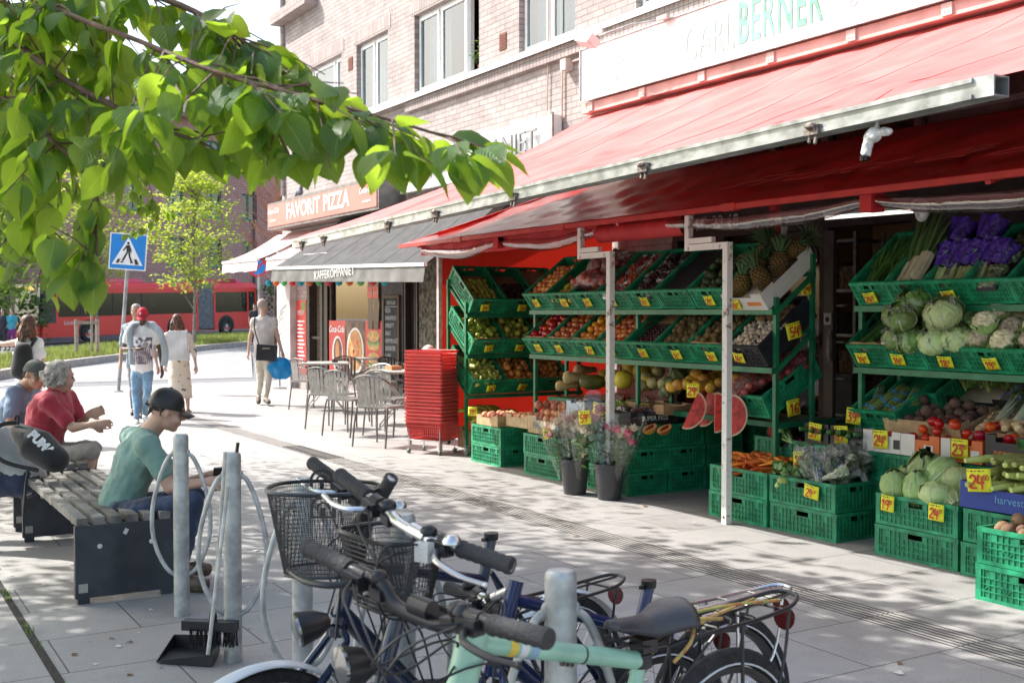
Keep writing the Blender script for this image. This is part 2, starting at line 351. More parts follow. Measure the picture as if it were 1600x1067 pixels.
# litter on the paving: petals, paper scraps, stubs
for nm,col,cnt,lab in (('paper_scraps',(.75,.74,.72),46,'small pale paper scraps and petals scattered on the paving by the bench'),('dry_leaves',(.25,.12,.05),40,'small dry leaf bits scattered over the paving')):
    K=[]
    for i in range(cnt):
        p=XD(rnd.uniform(-3.4,-.9),rnd.uniform(4.2,6.5),.004) if i%3 else XD(rnd.uniform(-2,2),rnd.uniform(4.5,9),.004)
        K.append(T(p)@RZ(rnd.random()*6.3)@RX(rnd.gauss(0,.2))@SC(rnd.uniform(.5,1.5)*(1 if i%9 else 1.8)))
    tag(scatter(nm,[(-.010,-.006,0),(.011,-.007,.002),(.009,.006,.001),(-.005,.009,.004)],[(0,1,2,3)],K,M(nm,col,.8,trans=.2)),lab,'litter',kind='stuff')
# grass median with kerb
near=[GH(-260,628),GH(-60,597),GH(107,570),GH(183,560.5),GH(307,546),GH(388,538.5)]
far=[GH(-260,585),GH(-60,572),GH(60,556),GH(150,545),GH(300,531),GH(388,526)]
mb=MB()
for i in range(5): mb.quad(*[p+V((0,0,.13)) for p in (near[i],near[i+1],far[i+1],far[i])])
struct(mb,'grass_verge',M('turf',(.13,.15,.05),.95,var=.35,vs=.8,bump=.6,bs=30))
mb=MB()
for i in range(5):
    for e in (near,far):
        mb.bar(e[i]+V((0,0,.03)),e[i+1]+V((0,0,.03)),.28,.24)
struct(mb,'grass_kerb',M('kerb_pink',(.42,.36,.32),.8,bump=.3))
K=[]
for i in range(14000):
    j=rnd.choice([0,1,1,2,2,3,3,4,4]); t=rnd.random(); s_=rnd.random()
    p=near[j].lerp(near[j+1],t).lerp(far[j].lerp(far[j+1],t),s_*.96+.02); K.append(T(p+V((0,0,.12)))@RZ(rnd.random()*6.3)@RX(rnd.gauss(0,.35))@SC(1.2,1,rnd.uniform(.5,1.6)))
tag(scatter('grass',[(-.02,0,0),(.02,0,0),(0,.05,.17)],[(0,1,2)],K,M('grass_blades',(.17,.20,.055),.85,var=.45,vs=.35,trans=.3,tcol=(.38,.45,.10))),'sunlit rough grass on the raised verge beside the bus','grass',kind='stuff')
# ---------- far brick building ----------
m_fb=brickmat('far_brick',(.50,.25,.21),(.42,.20,.17),(.48,.38,.34),.5,.16,.02,'XZ',.3,.5,.9,.2,.6)
A=XD(-31,58); B=XD(-9.5,86); d=(B-A); Lf=d.length; ang=math.atan2(d.y,d.x)
fb=thing('brick_building','long dark red brick block with green windows beyond the bus','building',A,ang)
def wall_open(mb,x0,x1,z0,z1,ops,y=0,depth=.2,flip=1):
    """front wall in the XZ plane at y, with rectangular openings and their reveals"""
    xs=sorted({x0,x1,*[o[0] for o in ops],*[o[1] for o in ops]}); zs=sorted({z0,z1,*[o[2] for o in ops],*[o[3] for o in ops]})
    for i in range(len(xs)-1):
        for j in range(len(zs)-1):
            cx=(xs[i]+xs[i+1])/2; cz=(zs[j]+zs[j+1])/2
            if cx<x0 or cx>x1 or cz<z0 or cz>z1 or any(o[0]<cx<o[1] and o[2]<cz<o[3] for o in ops): continue
            mb.quad((xs[i],y,zs[j]),(xs[i+1],y,zs[j]),(xs[i+1],y,zs[j+1]),(xs[i],y,zs[j+1]))
    for a,b_,c,e in ops:
        D_=y+depth
        mb.quad((a,y,c),(a,D_,c),(a,D_,e),(a,y,e)); mb.quad((b_,y,c),(b_,y,e),(b_,D_,e),(b_,D_,c)); mb.quad((a,y,e),(a,D_,e),(b_,D_,e),(b_,y,e)); mb.quad((a,y,c),(b_,y,c),(b_,D_,c),(a,D_,c))
ops=[]; 
for i in range(int(Lf/2.9)):
    for k in range(4): 
        x=1.4+i*2.9; ops.append((x,x+1.25,1.4+k*3.15,3.1+k*3.15))
H1=14.0
mb=MB(); wall_open(mb,-2,Lf,-.5,H1,ops,0,.22); mb.bx(-2,Lf,.5,11,-.5,H1-.2); mb.build('wall',m_fb,fb,local=True,smooth=0)
m_tg=M('teal_frame',(.10,.24,.22),.6); m_fg=glassmat('far_glass',(.25,.3,.3),1.4,.03,1.6,.08); m_cur=M('far_curtain',(.5,.5,.47),.9,var=.3,vs=.4); m_dkr=M('dark_room',(.03,.03,.035),.9)
for (a,b_,c,e) in ops:
    f=MB(); f.bx(a,b_,.16,.2,c,c+.09); f.bx(a,b_,.16,.2,e-.09,e); f.bx(a,a+.08,.16,.2,c+.09,e-.09); f.bx(b_-.08,b_,.16,.2,c+.09,e-.09); f.bx((a+b_)/2-.04,(a+b_)/2+.04,.165,.2,c+.09,e-.09); f.bx(a,b_,-.05,.15,c-.08,c-.002)
    wo=f.build('window',m_tg,fb,local=True,smooth=0)
    g=MB(); g.quad((a,.21,c),(b_,.21,c),(b_,.21,e),(a,.21,e)); g.build('pane',m_fg,wo,local=True,smooth=0)
mb=MB(); mb.bx(-2,Lf,.4,.45,0,H1-.3); mb.build('interior',m_cur,fb,local=True,smooth=0)
mb=MB(); mb.add([(-2.4,-.6,H1),(Lf+.5,-.6,H1),(Lf+.5,5,H1+3.4),(-2.4,5,H1+3.4),(-2.4,-.6,H1-.25),(Lf+.5,-.6,H1-.25)],[(0,1,2,3),(4,5,1,0),(4,0,3),(5,2,1)]); mb.bx(-2.4,Lf+.5,-.7,-.56,H1-.3,H1-.12)
mb.build('roof',M('far_tiles',(.30,.19,.16),.8,var=.2,vs=3,bump=.5,bs=15),fb,local=True,smooth=0)
for x in (5.2,11.0,22.6,28.4):
    mb=MB(); mb.tube([(x,-.12,0),(x,-.12,H1-.3)],.07); mb.build('drainpipe',M('pipe_black',(.05,.05,.055),.5),fb,local=True)
# ---------- near brick building with the shops ----------
XF=8.0; m_br=brickmat('pale_brick',(.47,.40,.375),(.385,.325,.305),(.29,.25,.23),.235,.078,.008,'YZ',.75,.5,.9,.26,2.2)
sb=thing('corner_building','pale pink brick building with white framed windows above the row of shops','building',(XF,7,0))
ZW0,ZW1=4.95,6.2
wins=[(19.4,21.6,'c'),(17.4,18.72,'b'),(14.3,16.4,'a'),(11.85,13.2,'b'),(8.75,10.6,'b'),(5.2,7.1,'a'),(1.5,3.2,'b')]
gops=[(-7.5,3.2,.0,3.6),(3.22,9.9,.0,3.6),(17.62,20.1,.42,2.75),(20.3,21.12,.0,2.75),(16.28,16.65,.0,2.6)]
gops=[(-7.5,9.9,.0,3.55),(17.62,20.1,.42,2.75),(20.3,21.12,.02,2.75),(16.2,16.68,.02,2.6)]
ops=[(a,b_,ZW0,ZW1) for a,b_,k in wins]+gops+[(a,b_,8.1,9.4) for a,b_,k in wins]
mb=MB(); wall_open(mb,-7.8,22.6,0,11,ops,0,.16); t=[V((XF+p.y,p.x,p.z)) for p in mb.v]; mb.v=t; mb.f=[tuple(reversed(f)) for f in mb.f]
mb.quad((XF,22.6,0),(XF,22.6,11),(XF+10,22.6,11),(XF+10,22.6,0)); mb.quad((XF+.2,22.4,11),(XF,22.6,11),(XF+10,22.6,11),(XF+10,-8,11))
mb.build('wall',m_br,sb,smooth=0)
# soldier course above the windows and projecting brick ledge
m_sold=brickmat('soldier_brick',(.46,.385,.36),(.37,.305,.285),(.22,.185,.17),.083,.24,.008,'YZ',.75,0,.9,.16,2.5)
for a,b_,k in wins:
    mb=MB(); mb.bx(XF-.006,XF+.05,a-.12,b_+.12,ZW1+.004,ZW1+.24); mb.build('lintel',m_sold,sb,smooth=0)
mb=MB(); mb.bx(XF-.075,XF+.05,-7.8,16.6,4.70,4.86); mb.build('brick_ledge',m_sold,sb,smooth=0)
m_wh=M('white_paint',(.80,.80,.78),.45,var=.05,vs=8,bump=.05); m_sill=M('sill_metal',(.74,.74,.73),.4,var=.08)
mb=MB(); mb.bx(XF-.13,XF+.05,-7.8,18.8,4.895,4.93); mb.bx(XF-.13,XF-.12,-7.8,18.8,4.85,4.895); mb.build('sill',m_sill,sb,smooth=0)
mb=MB(); mb.bx(XF-.11,XF+.05,19.3,21.7,4.895,4.93); mb.build('sill',m_sill,sb,smooth=0)
m_pane=glassmat('window_glass',(.55,.68,.70),1.3,.01,1.6,.09); m_curt=M('curtain',(.26,.31,.32),.95,var=.06,vs=5,bump=.2,bs=9)
def window(a,b_,z0,z1,kind,parent):
    fx=XF+.09; fw=.055; F=MB(); F.bx(fx,fx+.07,a,b_,z0,z0+fw); F.bx(fx,fx+.07,a,b_,z1-fw,z1); F.bx(fx,fx+.07,a,a+fw,z0+fw,z1-fw); F.bx(fx,fx+.07,b_-fw,b_,z0+fw,z1-fw)
    cuts={'b':[.5],'a':[.36,.78],'c':[.3,.8]}[kind]; W=b_-a
    for c in cuts: y=b_-W*c; F.bx(fx,fx+.07,y-fw*.6,y+fw*.6,z0+fw,z1-fw)
    o=F.build('window',m_wh,parent,smooth=0)
    ys=[0]+cuts+[1]; openleaf=(kind=='a')
    for i in range(len(ys)-1):
        y1=b_-W*ys[i]-.04; y0=b_-W*ys[i+1]+.04
        if openleaf and i==2:  # opened sash: dark gap
            continue
        s=MB(); x=fx-.022; q=.05
        s.bx(x,x+.045,y0,y1,z0+.05,z0+.05+q); s.bx(x,x+.045,y0,y1,z1-.05-q,z1-.05); s.bx(x,x+.045,y0,y0+q,z0+.05+q,z1-.05-q); s.bx(x,x+.045,y1-q,y1,z0+.05+q,z1-.05-q); s.build('sash',m_wh,o,smooth=0)
        s=MB(); s.quad((x+.02,y0+q,z0+.05+q),(x+.02,y1-q,z0+.05+q),(x+.02,y1-q,z1-.05-q),(x+.02,y0+q,z1-.05-q)); s.build('pane',m_pane,o,smooth=0)
    # curtains and room
    s=MB(); 
    if kind!='a' : 
        s.grid(lambda i,j:(fx+.16+.02*math.sin(i*60),a+W*i,z0+(z1-z0)*j),60,1); s.build('curtain',m_curt,o,smooth=60)
    else:
        s.grid(lambda i,j:(fx+.16+.02*math.sin(i*40),b_-W*.36*i,z0+(z1-z0)*j),20,1); s.build('curtain',m_curt,o,smooth=60)
    s=MB(); s.bx(XF+.25,XF+2,a-.3,b_+.3,z0-.4,z1+.3); s.f=[f for i,f in enumerate(s.f) if i!=0]; s.mi=s.mi[:len(s.f)]; s.build('room',m_dkr if kind=='a' else M('pale_room',(.4,.4,.38),.9),o,smooth=0)
for a,b_,k in wins: window(a,b_,ZW0,ZW1,k,sb)
for a,b_,k in wins: window(a,b_,8.1,9.4,'b',sb)
# opened outward sash of the largest window
for (yo,hh) in ((14.76,1),(5.61,1)):
    s=MB(); s.X=T(XF+.06,yo,0)@RZ(R(62)); q=.055; z0,z1=ZW0+.04,ZW1-.04
    s.bx(-.02,.02,-.5,0,z0,z0+q); s.bx(-.02,.02,-.5,0,z1-q,z1); s.bx(-.02,.02,-.5,-.5+q,z0+q,z1-q); s.bx(-.02,.02,-q,0,z0+q,z1-q); s.build('open_sash',m_wh,sb,smooth=0)
for y,z in ((18.98,5.82),(13.62,5.12),(8.2,5.3)):   # wall vents
    s=MB()
    for i in range(7): s.bx(XF-.012,XF+.02,y-.09,y+.09,z+i*.032,z+.018+i*.032)
    s.bx(XF-.004,XF+.02,y-.1,y+.1,z-.01,z+.23); s.build('vent',M('terracotta',(.22,.08,.05),.8),sb,smooth=0)
mb=MB(); mb.tube([(XF-.03,22.45,3.9),(XF-.03,22.45,11)],.05); mb.bx(XF-.25,XF,20.6,22.6,7.35,7.55); mb.build('band_course',m_sold,sb,smooth=0)
# cable conduit runs and junction boxes above the long sign
m_cb=M('cable_paint',(.55,.42,.36),.6); m_jb=M('junction_plastic',(.66,.56,.50),.6)
mb=MB(); mb.tube([(XF-.03,12.1,3.95),(XF-.03,12.1,4.55),(XF-.03,12.0,4.62),(XF-.03,2,4.62)],.012,6); mb.tube([(XF-.03,12.45,4.1),(XF-.03,12.42,4.9),(XF-.03,12.42,7.9)],.009,6); mb.build('cable',m_cb,sb)
for y in (11.95,9.75,7.75): mb=MB(); mb.bx(XF-.12,XF-.002,y-.06,y+.06,4.52,4.66); mb.build('junction_box',m_jb,sb,smooth=0)
# ----- ground floor shop fronts -----
m_dk=M('dark_frame',(.035,.026,.022),.5,var=.2); m_tile=brickmat('white_tiles',(.62,.58,.50),(.60,.56,.48),(.25,.22,.18),.15,.15,.006,'YZ',.3,0,.35,.08,3)
m_plast=M('grey_render',(.50,.50,.48),.85,var=.18,vs=3,bump=.3,bs=30)
mb=MB(); mb.bx(XF-.14,XF+.02,21.78,22.55,0,2.9); mb.build('pilaster',m_plast,sb,smooth=0)
mb=MB(); mb.bx(XF-.05,XF+.02,15.0,16.15,0,2.8); mb.build('stone_panel',M('rough_stone',(.17,.15,.11),.95,var=.5,vs=14,bump=1,bs=25),sb,smooth=0)
mb=MB(); mb.bx(XF-.06,XF+.02,16.72,17.55,0,2.8); mb.build('grey_panel',M('dark_grey_panel',(.09,.09,.095),.7),sb,smooth=0)
f=MB(); f.bx(XF-.06,XF+.1,16.2,16.25,.02,2.6); f.bx(XF-.06,XF+.1,16.63,16.68,.02,2.6); f.bx(XF+.05,XF+.09,16.25,16.63,.02,2.6); f.bx(XF-.02,XF+.0499,16.36,16.38,.4,2.0); f.build('door',m_dk,sb,smooth=0)
mb=MB(); mb.bx(XF+.6,XF+.65,20.2,21.2,0,2.8); mb.bx(XF+.17,XF+.6,21.12,21.2,0,2.8); mb.bx(XF+.17,XF+.6,20.2,20.28,0,2.8); mb.build('tiled_entry',m_tile,sb,smooth=0)
f=MB(); f.bx(XF-.04,XF+.12,20.3,20.42,.02,2.75); f.bx(XF-.04,XF+.12,20.98,21.12,.02,2.75); f.bx(XF,XF+.06,20.42,20.98,1.0,1.05); f.bx(XF-.02,XF+.1,20.1,20.3,0,2.8);f.build('door_frame',m_dk,sb,smooth=0)
# pizza window
wz=thing('shop_window','wide pizza takeaway window with dark frame and food posters along its bottom','shop window',(XF,18.8,.4))
f=MB(); f.bx(XF+.02,XF+.1,17.62,17.7,.42,2.75); f.bx(XF+.02,XF+.1,20.0,20.1,.42,2.75); f.bx(XF+.02,XF+.1,17.7,20,.42,.5); f.bx(XF+.02,XF+.1,17.7,20,2.65,2.75); f.build('frame',m_dk,wz,smooth=0)
mb=MB(); mb.quad((XF+.07,17.7,.5),(XF+.07,20,.5),(XF+.07,20,2.65),(XF+.07,17.7,2.65)); mb.build('pane',glassmat('shop_glass',(.55,.62,.6),1.5,.02,1.6,.12),wz,smooth=0)
mb=MB(); mb.bx(XF+.3,XF+3,17.3,20.2,0,3); mb.f=mb.f[1:]; mb.mi=mb.mi[1:]; mb.build('interior',M('cafe_interior',(.16,.17,.16),.9,var=.5,vs=2),wz,smooth=0)
for (y,wd,h,z) in ((18.2,.5,.35,2.0),(19.3,.8,.28,2.2),(18.8,.3,.5,1.6)):
    mb=MB(); mb.bx(XF+.9,XF+1,y,y+wd,z,z+h); mb.build('menu_board',M('menu_'+str(y),(.4,.42,.38) if y<19 else (.12,.25,.3),.5,var=.4,vs=9),wz,smooth=0)
m_red=M('poster_red',(.62,.03,.035),.35,var=.06); m_whp=M('print_white',(.82,.80,.78),.4,var=.03); m_gold=M('pizza_base',(.62,.40,.12),.5,var=.4,vs=25,col2=(.55,.10,.05)); m_bun=M('bun',(.62,.36,.12),.5,var=.3,vs=12); m_grn=M('lettuce_print',(.22,.35,.08),.5,var=.4,vs=30); m_brn=M('poster_brown',(.14,.07,.045),.5,var=.5,vs=6)
PX=XF-.012
def poster(y0,y1,z0,z1,m,lab,th=.01,px=PX):
    t=thing('poster',lab,'poster',(px,(y0+y1)/2,z0)); mb=MB(); mb.bx(px-.002,px+th,y0,y1,z0,z1); mb.build('sheet',m,t,smooth=0); return t
def disc(t,y,z,ry,rz,m,nm,lift=.004,n=24,px=PX,tilt=0):
    mb=MB(); po=[(ry*math.cos(a)*math.cos(tilt)-rz*math.sin(a)*math.sin(tilt),ry*math.cos(a)*math.sin(tilt)+rz*math.sin(a)*math.cos(tilt)) for a in [2*math.pi*i/n for i in range(n)]]
    mb.prism(po,.001,T(px-.002-lift,y,z)@STREET); mb.build(nm,m,t,smooth=0)
p=poster(19.25,20.02,.42,1.36,m_red,'red poster with a white script drinks logo and a dish of food')
disc(p,19.6,.75,.26,.33,m_whp,'dish'); disc(p,19.58,.78,.2,.26,m_brn,'food',.006); disc(p,19.6,.8,.1,.18,m_gold,'food',.008)
mb=MB(); mb.text('Coca-Cola',.17,T(PX-.004,19.65,1.2)@STREET,shear=.35,bold=.004); mb.build('lettering',m_whp,p,smooth=0)
p=poster(18.35,19.24,.42,1.36,m_brn,'dark poster of a round pizza on a white plate')
disc(p,18.78,.82,.38,.42,m_whp,'plate'); disc(p,18.78,.83,.33,.37,m_bun,'crust',.006); disc(p,18.78,.83,.29,.33,m_gold,'topping',.008)
for i in range(16):
    a=i*2.4; r=.06+.2*((i*.618)%1); disc(p,18.78+r*math.cos(a),.83+r*1.1*math.sin(a),.028,.03,m_red if i%3 else m_grn,'slice',.010,8)
p=poster(17.64,18.34,.42,1.36,m_red,'red poster showing two stacked burgers beneath the cola bottles')
for z in (.62,1.0):
    disc(p,17.98,z-.07,.25,.08,m_bun,'bun'); disc(p,17.98,z-.01,.28,.05,m_grn,'lettuce',.005); disc(p,17.98,z+.03,.26,.045,m_brn,'patty',.006); disc(p,17.98,z+.1,.26,.1,m_bun,'bun',.007)
p=thing('bottle_decal','two tall dark cola bottles with red labels stuck on the pizza window','window decal',(PX,17.95,1.2))
for i,y in enumerate((18.08,17.84)):
    prof=[(.0,1.22),(.09,1.22),(.105,1.3),(.10,1.5),(.085,1.62),(.105,1.75),(.11,1.95),(.085,2.12),(.045,2.3),(.04,2.45),(0,2.45)]
    mb=MB(); po=[(a,z) for a,z in prof]+[(-a,z) for a,z in reversed(prof)]; mb.prism(po,.004,T(PX-.02,y,0)@STREET); o=mb.build('bottle',M('cola',(.05,.012,.01),.25,var=.5,vs=20),p,smooth=0)
    mb=MB(); mb.prism([(-.105,1.75),(.105,1.75),(.11,1.95),(-.11,1.95)],.003,T(PX-.0245,y,0)@STREET); mb.prism([(-.04,2.38),(.04,2.38),(.04,2.45),(-.04,2.45)],.003,T(PX-.0245,y,0)@STREET); mb.build('label',m_red,o,smooth=0)
    mb=MB(); mb.text('Coca-Cola',.05,T(PX-.028,y,1.85)@STREET,.001,shear=.3); mb.build('lettering',m_whp,o,smooth=0)
p=poster(21.2,21.74,.3,1.75,m_red,'tall red menu poster with white price lines beside the door',px=XF-.02)
mb=MB()
for i in range(13): mb.bx(XF-.0245,XF-.0225,21.28+.1*((i*7)%3)*.5,21.68,.42+i*.075,.45+i*.075)
mb.text('MENY',.14,T(XF-.025,21.47,1.5)@STREET,.002); mb.build('lettering',m_whp,p,smooth=0)
mb=MB(); mb.bx(XF-.026,XF-.023,21.24,21.45,1.55,1.72); mb.build('emblem',m_grn,p,smooth=0)
mb=MB(); mb.bx(XF+.03,XF+.06,21.2,21.72,1.78,2.7); mb.build('side_pane',glassmat('shop_glass'),sb,smooth=0)
# graffiti tag on pilaster
mb=MB()
for q in range(5):
    c=[V((XF-.142,22.2+.2*math.sin(q*2+t*5),1.0+q*.14+.12*math.cos(t*4+q))) for t in [i/10 for i in range(11)]]; mb.tube(c,.008,4)
mb.build('graffiti',M('spray',(.62,.64,.66),.6),sb)
# chalkboard menu
cb=thing('chalkboard','tall chalkboard menu with a wooden frame hung beside the pizza window','chalkboard',(XF-.1,17.05,.35))
mb=MB(); y0,y1,z0,z1=16.78,17.4,.35,1.78; w_=.04
mb.bx(XF-.11,XF-.07,y0,y1,z0,z0+w_); mb.bx(XF-.11,XF-.07,y0,y1,z1-w_,z1); mb.bx(XF-.11,XF-.07,y0,y0+w_,z0+w_,z1-w_); mb.bx(XF-.11,XF-.07,y1-w_,y1,z0+w_,z1-w_); mb.build('frame',M('dark_wood',(.10,.055,.03),.6),cb,smooth=0)
mb=MB(); mb.bx(XF-.095,XF-.075,y0+w_,y1-w_,z0+w_,z1-w_); mb.build('board',M('slate',(.045,.048,.05),.85,var=.3,vs=6),cb,smooth=0)
mb=MB()
for i,t in enumerate(['FRISTELSER','PIZZA','SANDWICH','OMELETT','SALAT','HJEMMELAGET','DESSERTER','KAFFE','MINERALVANN','SNACKS']):
    mb.text(t,.1 if i else .085,T(XF-.097,17.33 if i else 17.09,1.66-i*.125)@STREET,.001,align='LEFT' if i else 'CENTER',sx=.8)
mb.bx(XF-.098,XF-.0965,16.86,17.32,1.595,1.603); mb.build('lettering',M('chalk',(.62,.64,.66),.9,var=.2,vs=40),cb,smooth=0)
# wall lanterns
for i,y in enumerate((22.15,17.2)):
    t=thing('wall_lantern','old dark wall lantern with pale glass on the grey corner pilaster' if i==0 else 'small dark wall lantern above the chalkboard menu','lantern',(XF-.2,y,2.15))
    mb=MB(); X=XF-.28; 
    for a in (-.08,.08):
        for c in (-.08,.08): mb.bar((X+a*.7,y+c*.7,2.1),(X+a,y+c,2.38),.014)
    mb.lathe([(0,2.52),(.03,2.5),(.13,2.38),(.12,2.37)],4,(X,y,0)); mb.lathe([(.0,2.06),(.06,2.09),(.08,2.11)],4,(X,y,0)); mb.tube([(X,y,2.5),(X+.1,y,2.56),(XF-.06,y,2.5)],.012,6); mb.build('frame',m_dk,t,smooth=0)
    mb=MB(); mb.lathe([(.055,2.11),(.08,2.36)],4,(X,y,0),a0=0); mb.build('glass',M('lantern_glass',(.55,.55,.45),.3,transm=.4),t,smooth=0)
# pigeon on the sign
# ================= SIGNS AND AWNINGS =================
m_alu=M('galvanised',(.50,.52,.53),.42,.75,var=.22,vs=9,bump=.06,bs=40)
m_signw=M('sign_white',(.84,.84,.82),.35,var=.03,vs=3)
# long grocer's sign
t=thing('shop_sign','long white fascia sign with faded green lettering above the big red awning','shop sign',(7.7,5,4.0))
mb=MB(); mb.bx(7.68,7.96,-4,11.25,4.0,4.6); mb.build('panel',m_signw,t,smooth=0)
mb=MB(); mb.bx(7.665,7.68,-4,11.26,3.985,4.0); mb.bx(7.665,7.68,-4,11.26,4.6,4.615); mb.bx(7.665,7.68,11.25,11.265,4.0,4.6); mb.build('trim',m_alu,t,smooth=0)
m_sg=M('faded_green',(.20,.53,.38),.5,var=.25,vs=6)
mb=MB(); mb.text('CARL',.52,T(7.677,8.95,4.26)@STREET,.003,sx=.56,space=1.12); mb.build('lettering',M('very_faded_green',(.36,.60,.48),.5,var=.1),t,smooth=0)
mb=MB(); mb.text('BERNER',.58,T(7.677,7.97,4.30)@STREET,.003,sx=.50,bold=.008,space=1.12); mb.build('lettering',m_sg,t,smooth=0)
mb=MB(); mb.text('og delikatesser',.27,T(7.677,6.35,4.30)@STREET,.003,shear=.3,sx=.95,space=1.15); mb.build('lettering',M('faded_blue',(.50,.66,.74),.5,var=.1),t,smooth=0)
mb=MB(); 
for q in range(5): mb.tube(cr([(7.677,10.55+.06*math.sin(q*2.1),4.12+q*.06),(7.677,10.45+.05*math.cos(q),4.16+q*.06),(7.677,10.36+.04*math.sin(q),4.12+q*.07)],4),.005,4)
mb.build('emblem',M('faded_grey_print',(.74,.78,.76),.5),t)
m_pinkb=M('pink_board',(.68,.42,.38),.6,var=.12,vs=4)
t=thing('awning_cassette','weathered pink timber rail with brackets under the long white sign','awning rail',(7.8,5,3.83))
mb=MB(); mb.bx(7.72,7.99,-4,11.3,3.86,3.975); mb.build('board',m_pinkb,t,smooth=0)
for i in range(14):
    y=11.1-i*1.0; mb=MB(); mb.bx(7.70,7.718,y-.05,y+.05,3.87,3.97)
    for k in(-.02,.02): mb.lathe([(.007,0),(.006,.006),(0,.007)],8,(7.70,y+k,3.9),RY(R(-90)).to_3x3())
    mb.build('bracket',m_jb,t,smooth=0)
# big red awning
m_red1=M('awning_red',(.64,.165,.155),.75,var=.16,vs=1.6,bump=.08,bs=400,trans=.06,tcol=(.6,.03,.02))
def awning_fn(u,v_):
    # u: 0 left end (y=11.42) .. 1 right end (y=-2); v: 0 wall .. 1 front
    y=11.42-13.75*u-.42*math.sin(math.pi*v_)*(1-u)**7; zf=2.25+(11.42-y)*.0262; xf=4.22
    if y<3.2: k=min(1,(3.2-y)/3.); xf+=k*.8; zf+=k*.25
    x=7.86+(xf-7.86)*v_; z=3.84+(zf-3.84)*v_
    z+=-.10*math.sin(math.pi*v_)*(.75+.25*math.sin(y*1.1))
    z+=.018*math.sin((y+x*.9)*5.3)*v_*(1-v_*.6)+.012*math.sin(y*9.7+x*2.4)*(.4+v_*.6)
    # tension creases fanning towards the corners
    c=(y-3.3)-(x-4.2)*1.35; z+=.035*math.exp(-(c/.22)**2)*v_
    c=(y-11.5)+(x-4.2)*1.1; z+=.03*math.exp(-(c/.25)**2)*v_
    c=(y-6.4)-(x-4.2)*1.1; z+=.025*math.exp(-(c/.2)**2)*v_
    if v_<.0001 : z=3.85
    return V((x,y,z))
t=thing('red_awning','big sunlit red fabric awning reaching far over the pavement from the white sign','awning',(7.8,5,3.85))
mb=MB(); mb.grid(awning_fn,380,60); o=mb.build('fabric',m_red1,t,smooth=180)
sm=MB()
for k in range(12):
    u=(k*1.18+.3)/13.75; 
    if u>1: break
    sm.tube([awning_fn(u,j/24)+V((0,0,.001)) for j in range(25)],.0025,5)
sm.build('seam',M('seam_red',(.62,.17,.16),.8),t)
mb=MB(); a,b=V((4.2,11.42,2.205)),V((4.2,3.15,2.43)); mb.bar(a,b,.10,.09)
mb.bar(a+V((-.055,0,.035)),b+V((-.055,0,.035)),.012,.02); mb.bar(a+V((-.055,0,-.035)),b+V((-.055,0,-.035)),.012,.02)
rail=mb.build('front_rail',m_alu,t,smooth=0)
mb=MB(); e=b+V((0,-.001,0)); 
for dx,dz,w_,h_ in ((0,.04,.10,.008),(0,-.04,.10,.008),(-.046,0,.008,.072),(.046,0,.008,.072)): mb.box(e+V((dx,-.05,dz)),(w_,.1,h_))
mb.build('rail_end',m_alu,t,smooth=0)
for y in (11.1,10.5,9.0,8.1,6.9,5.4,4.05):
    z=2.205+(11.42-y)*.0262; mb=MB(); mb.box((4.135,y,z-.02),(.03,.09,.05)); mb.tube([(4.14,y-.02,z-.04),(4.13,y-.02,z-.09)],.010,6); mb.tube([(4.14,y+.02,z-.04),(4.13,y+.02,z-.08)],.010,6); mb.ell((4.12,y,z-.0),(.02,.04,.018),None,8,5); mb.build('rail_clip',M('rusty_clip',(.28,.23,.20),.7,.5,var=.4,vs=50),t)
for y0 in (11.2,7.8,4.4):
    mb=MB(); p0=V((7.75,y0-.2,3.76)); z=2.205+(11.42-y0)*.0262; p2=V((4.25,y0-.1,z)); p1=(p0+p2)/2+V((0,-.55,-.32)); p0.z-=.25; mb.bar(p0,p1,.06,.035); mb.bar(p1,p2,.05,.03); mb.ell(p1,(.05,.05,.04)); mb.build('folding_arm',M('arm_dark',(.10,.09,.085),.5,.4),t)
# security camera wrapped in plastic, under the rail
t=thing('security_camera','small camera wrapped in white plastic hanging under the awning rail','camera',(4.2,4.0,2.25))
z=2.205+(11.42-3.8)*.0262
c=V((4.2,3.72,z-.05)); Q=lambda a,b,d: c+V((a,b,d))*.72
mb=MB(); mb.ell(Q(0,0,-.05),(.036,.036,.036)); mb.ell(Q(0,-.08,-.045),(.025,.042,.022)); mb.cap_(Q(0,.04,-.05),Q(-.01,.06,-.16),.026,.026); mb.cap_(Q(0,-.02,-.03),Q(0,-.02,.06),.010,.010); mb.build('housing',M('white_plastic_wrap',(.68,.67,.65),.4,var=.2,vs=30,bump=.9,bs=45),t,remesh=.006,disp=.012,dsc=.03)
mb=MB(); mb.lathe([(0,0),(.022,0),(.024,.022),(0,.022)],12,Q(-.015,.07,-.215)); mb.build('lens',M('black_gloss',(.01,.01,.01),.1),t)
# flood light on a thin arm above the sign
t=thing('floodlight','small white floodlight on a thin arm in front of the long sign','floodlight',(7.5,10.2,4.5))
mb=MB(); mb.tube([(7.68,9.65,4.62),(7.4,9.9,4.58),(7.3,10.35,4.54)],.01,6); mb.build('arm',m_alu,t)
mb=MB(); mb.box((7.25,10.5,4.52),(.16,.26,.10),Euler((.3,.5,.2)).to_matrix()); mb.box((7.33,10.42,4.6),(.03,.2,.05)); mb.build('housing',M('lamp_white',(.72,.70,.67),.5,var=.1),t,smooth=0)
mb=MB(); mb.box((7.21,10.5,4.475),(.12,.22,.02),Euler((.3,.5,.2)).to_matrix()); mb.build('glass',m_sill,t,smooth=0)
mb=MB(); mb.box((7.62,9.62,4.62),(.05,.16,.04)); mb.build('clamp',m_jb,t,smooth=0)
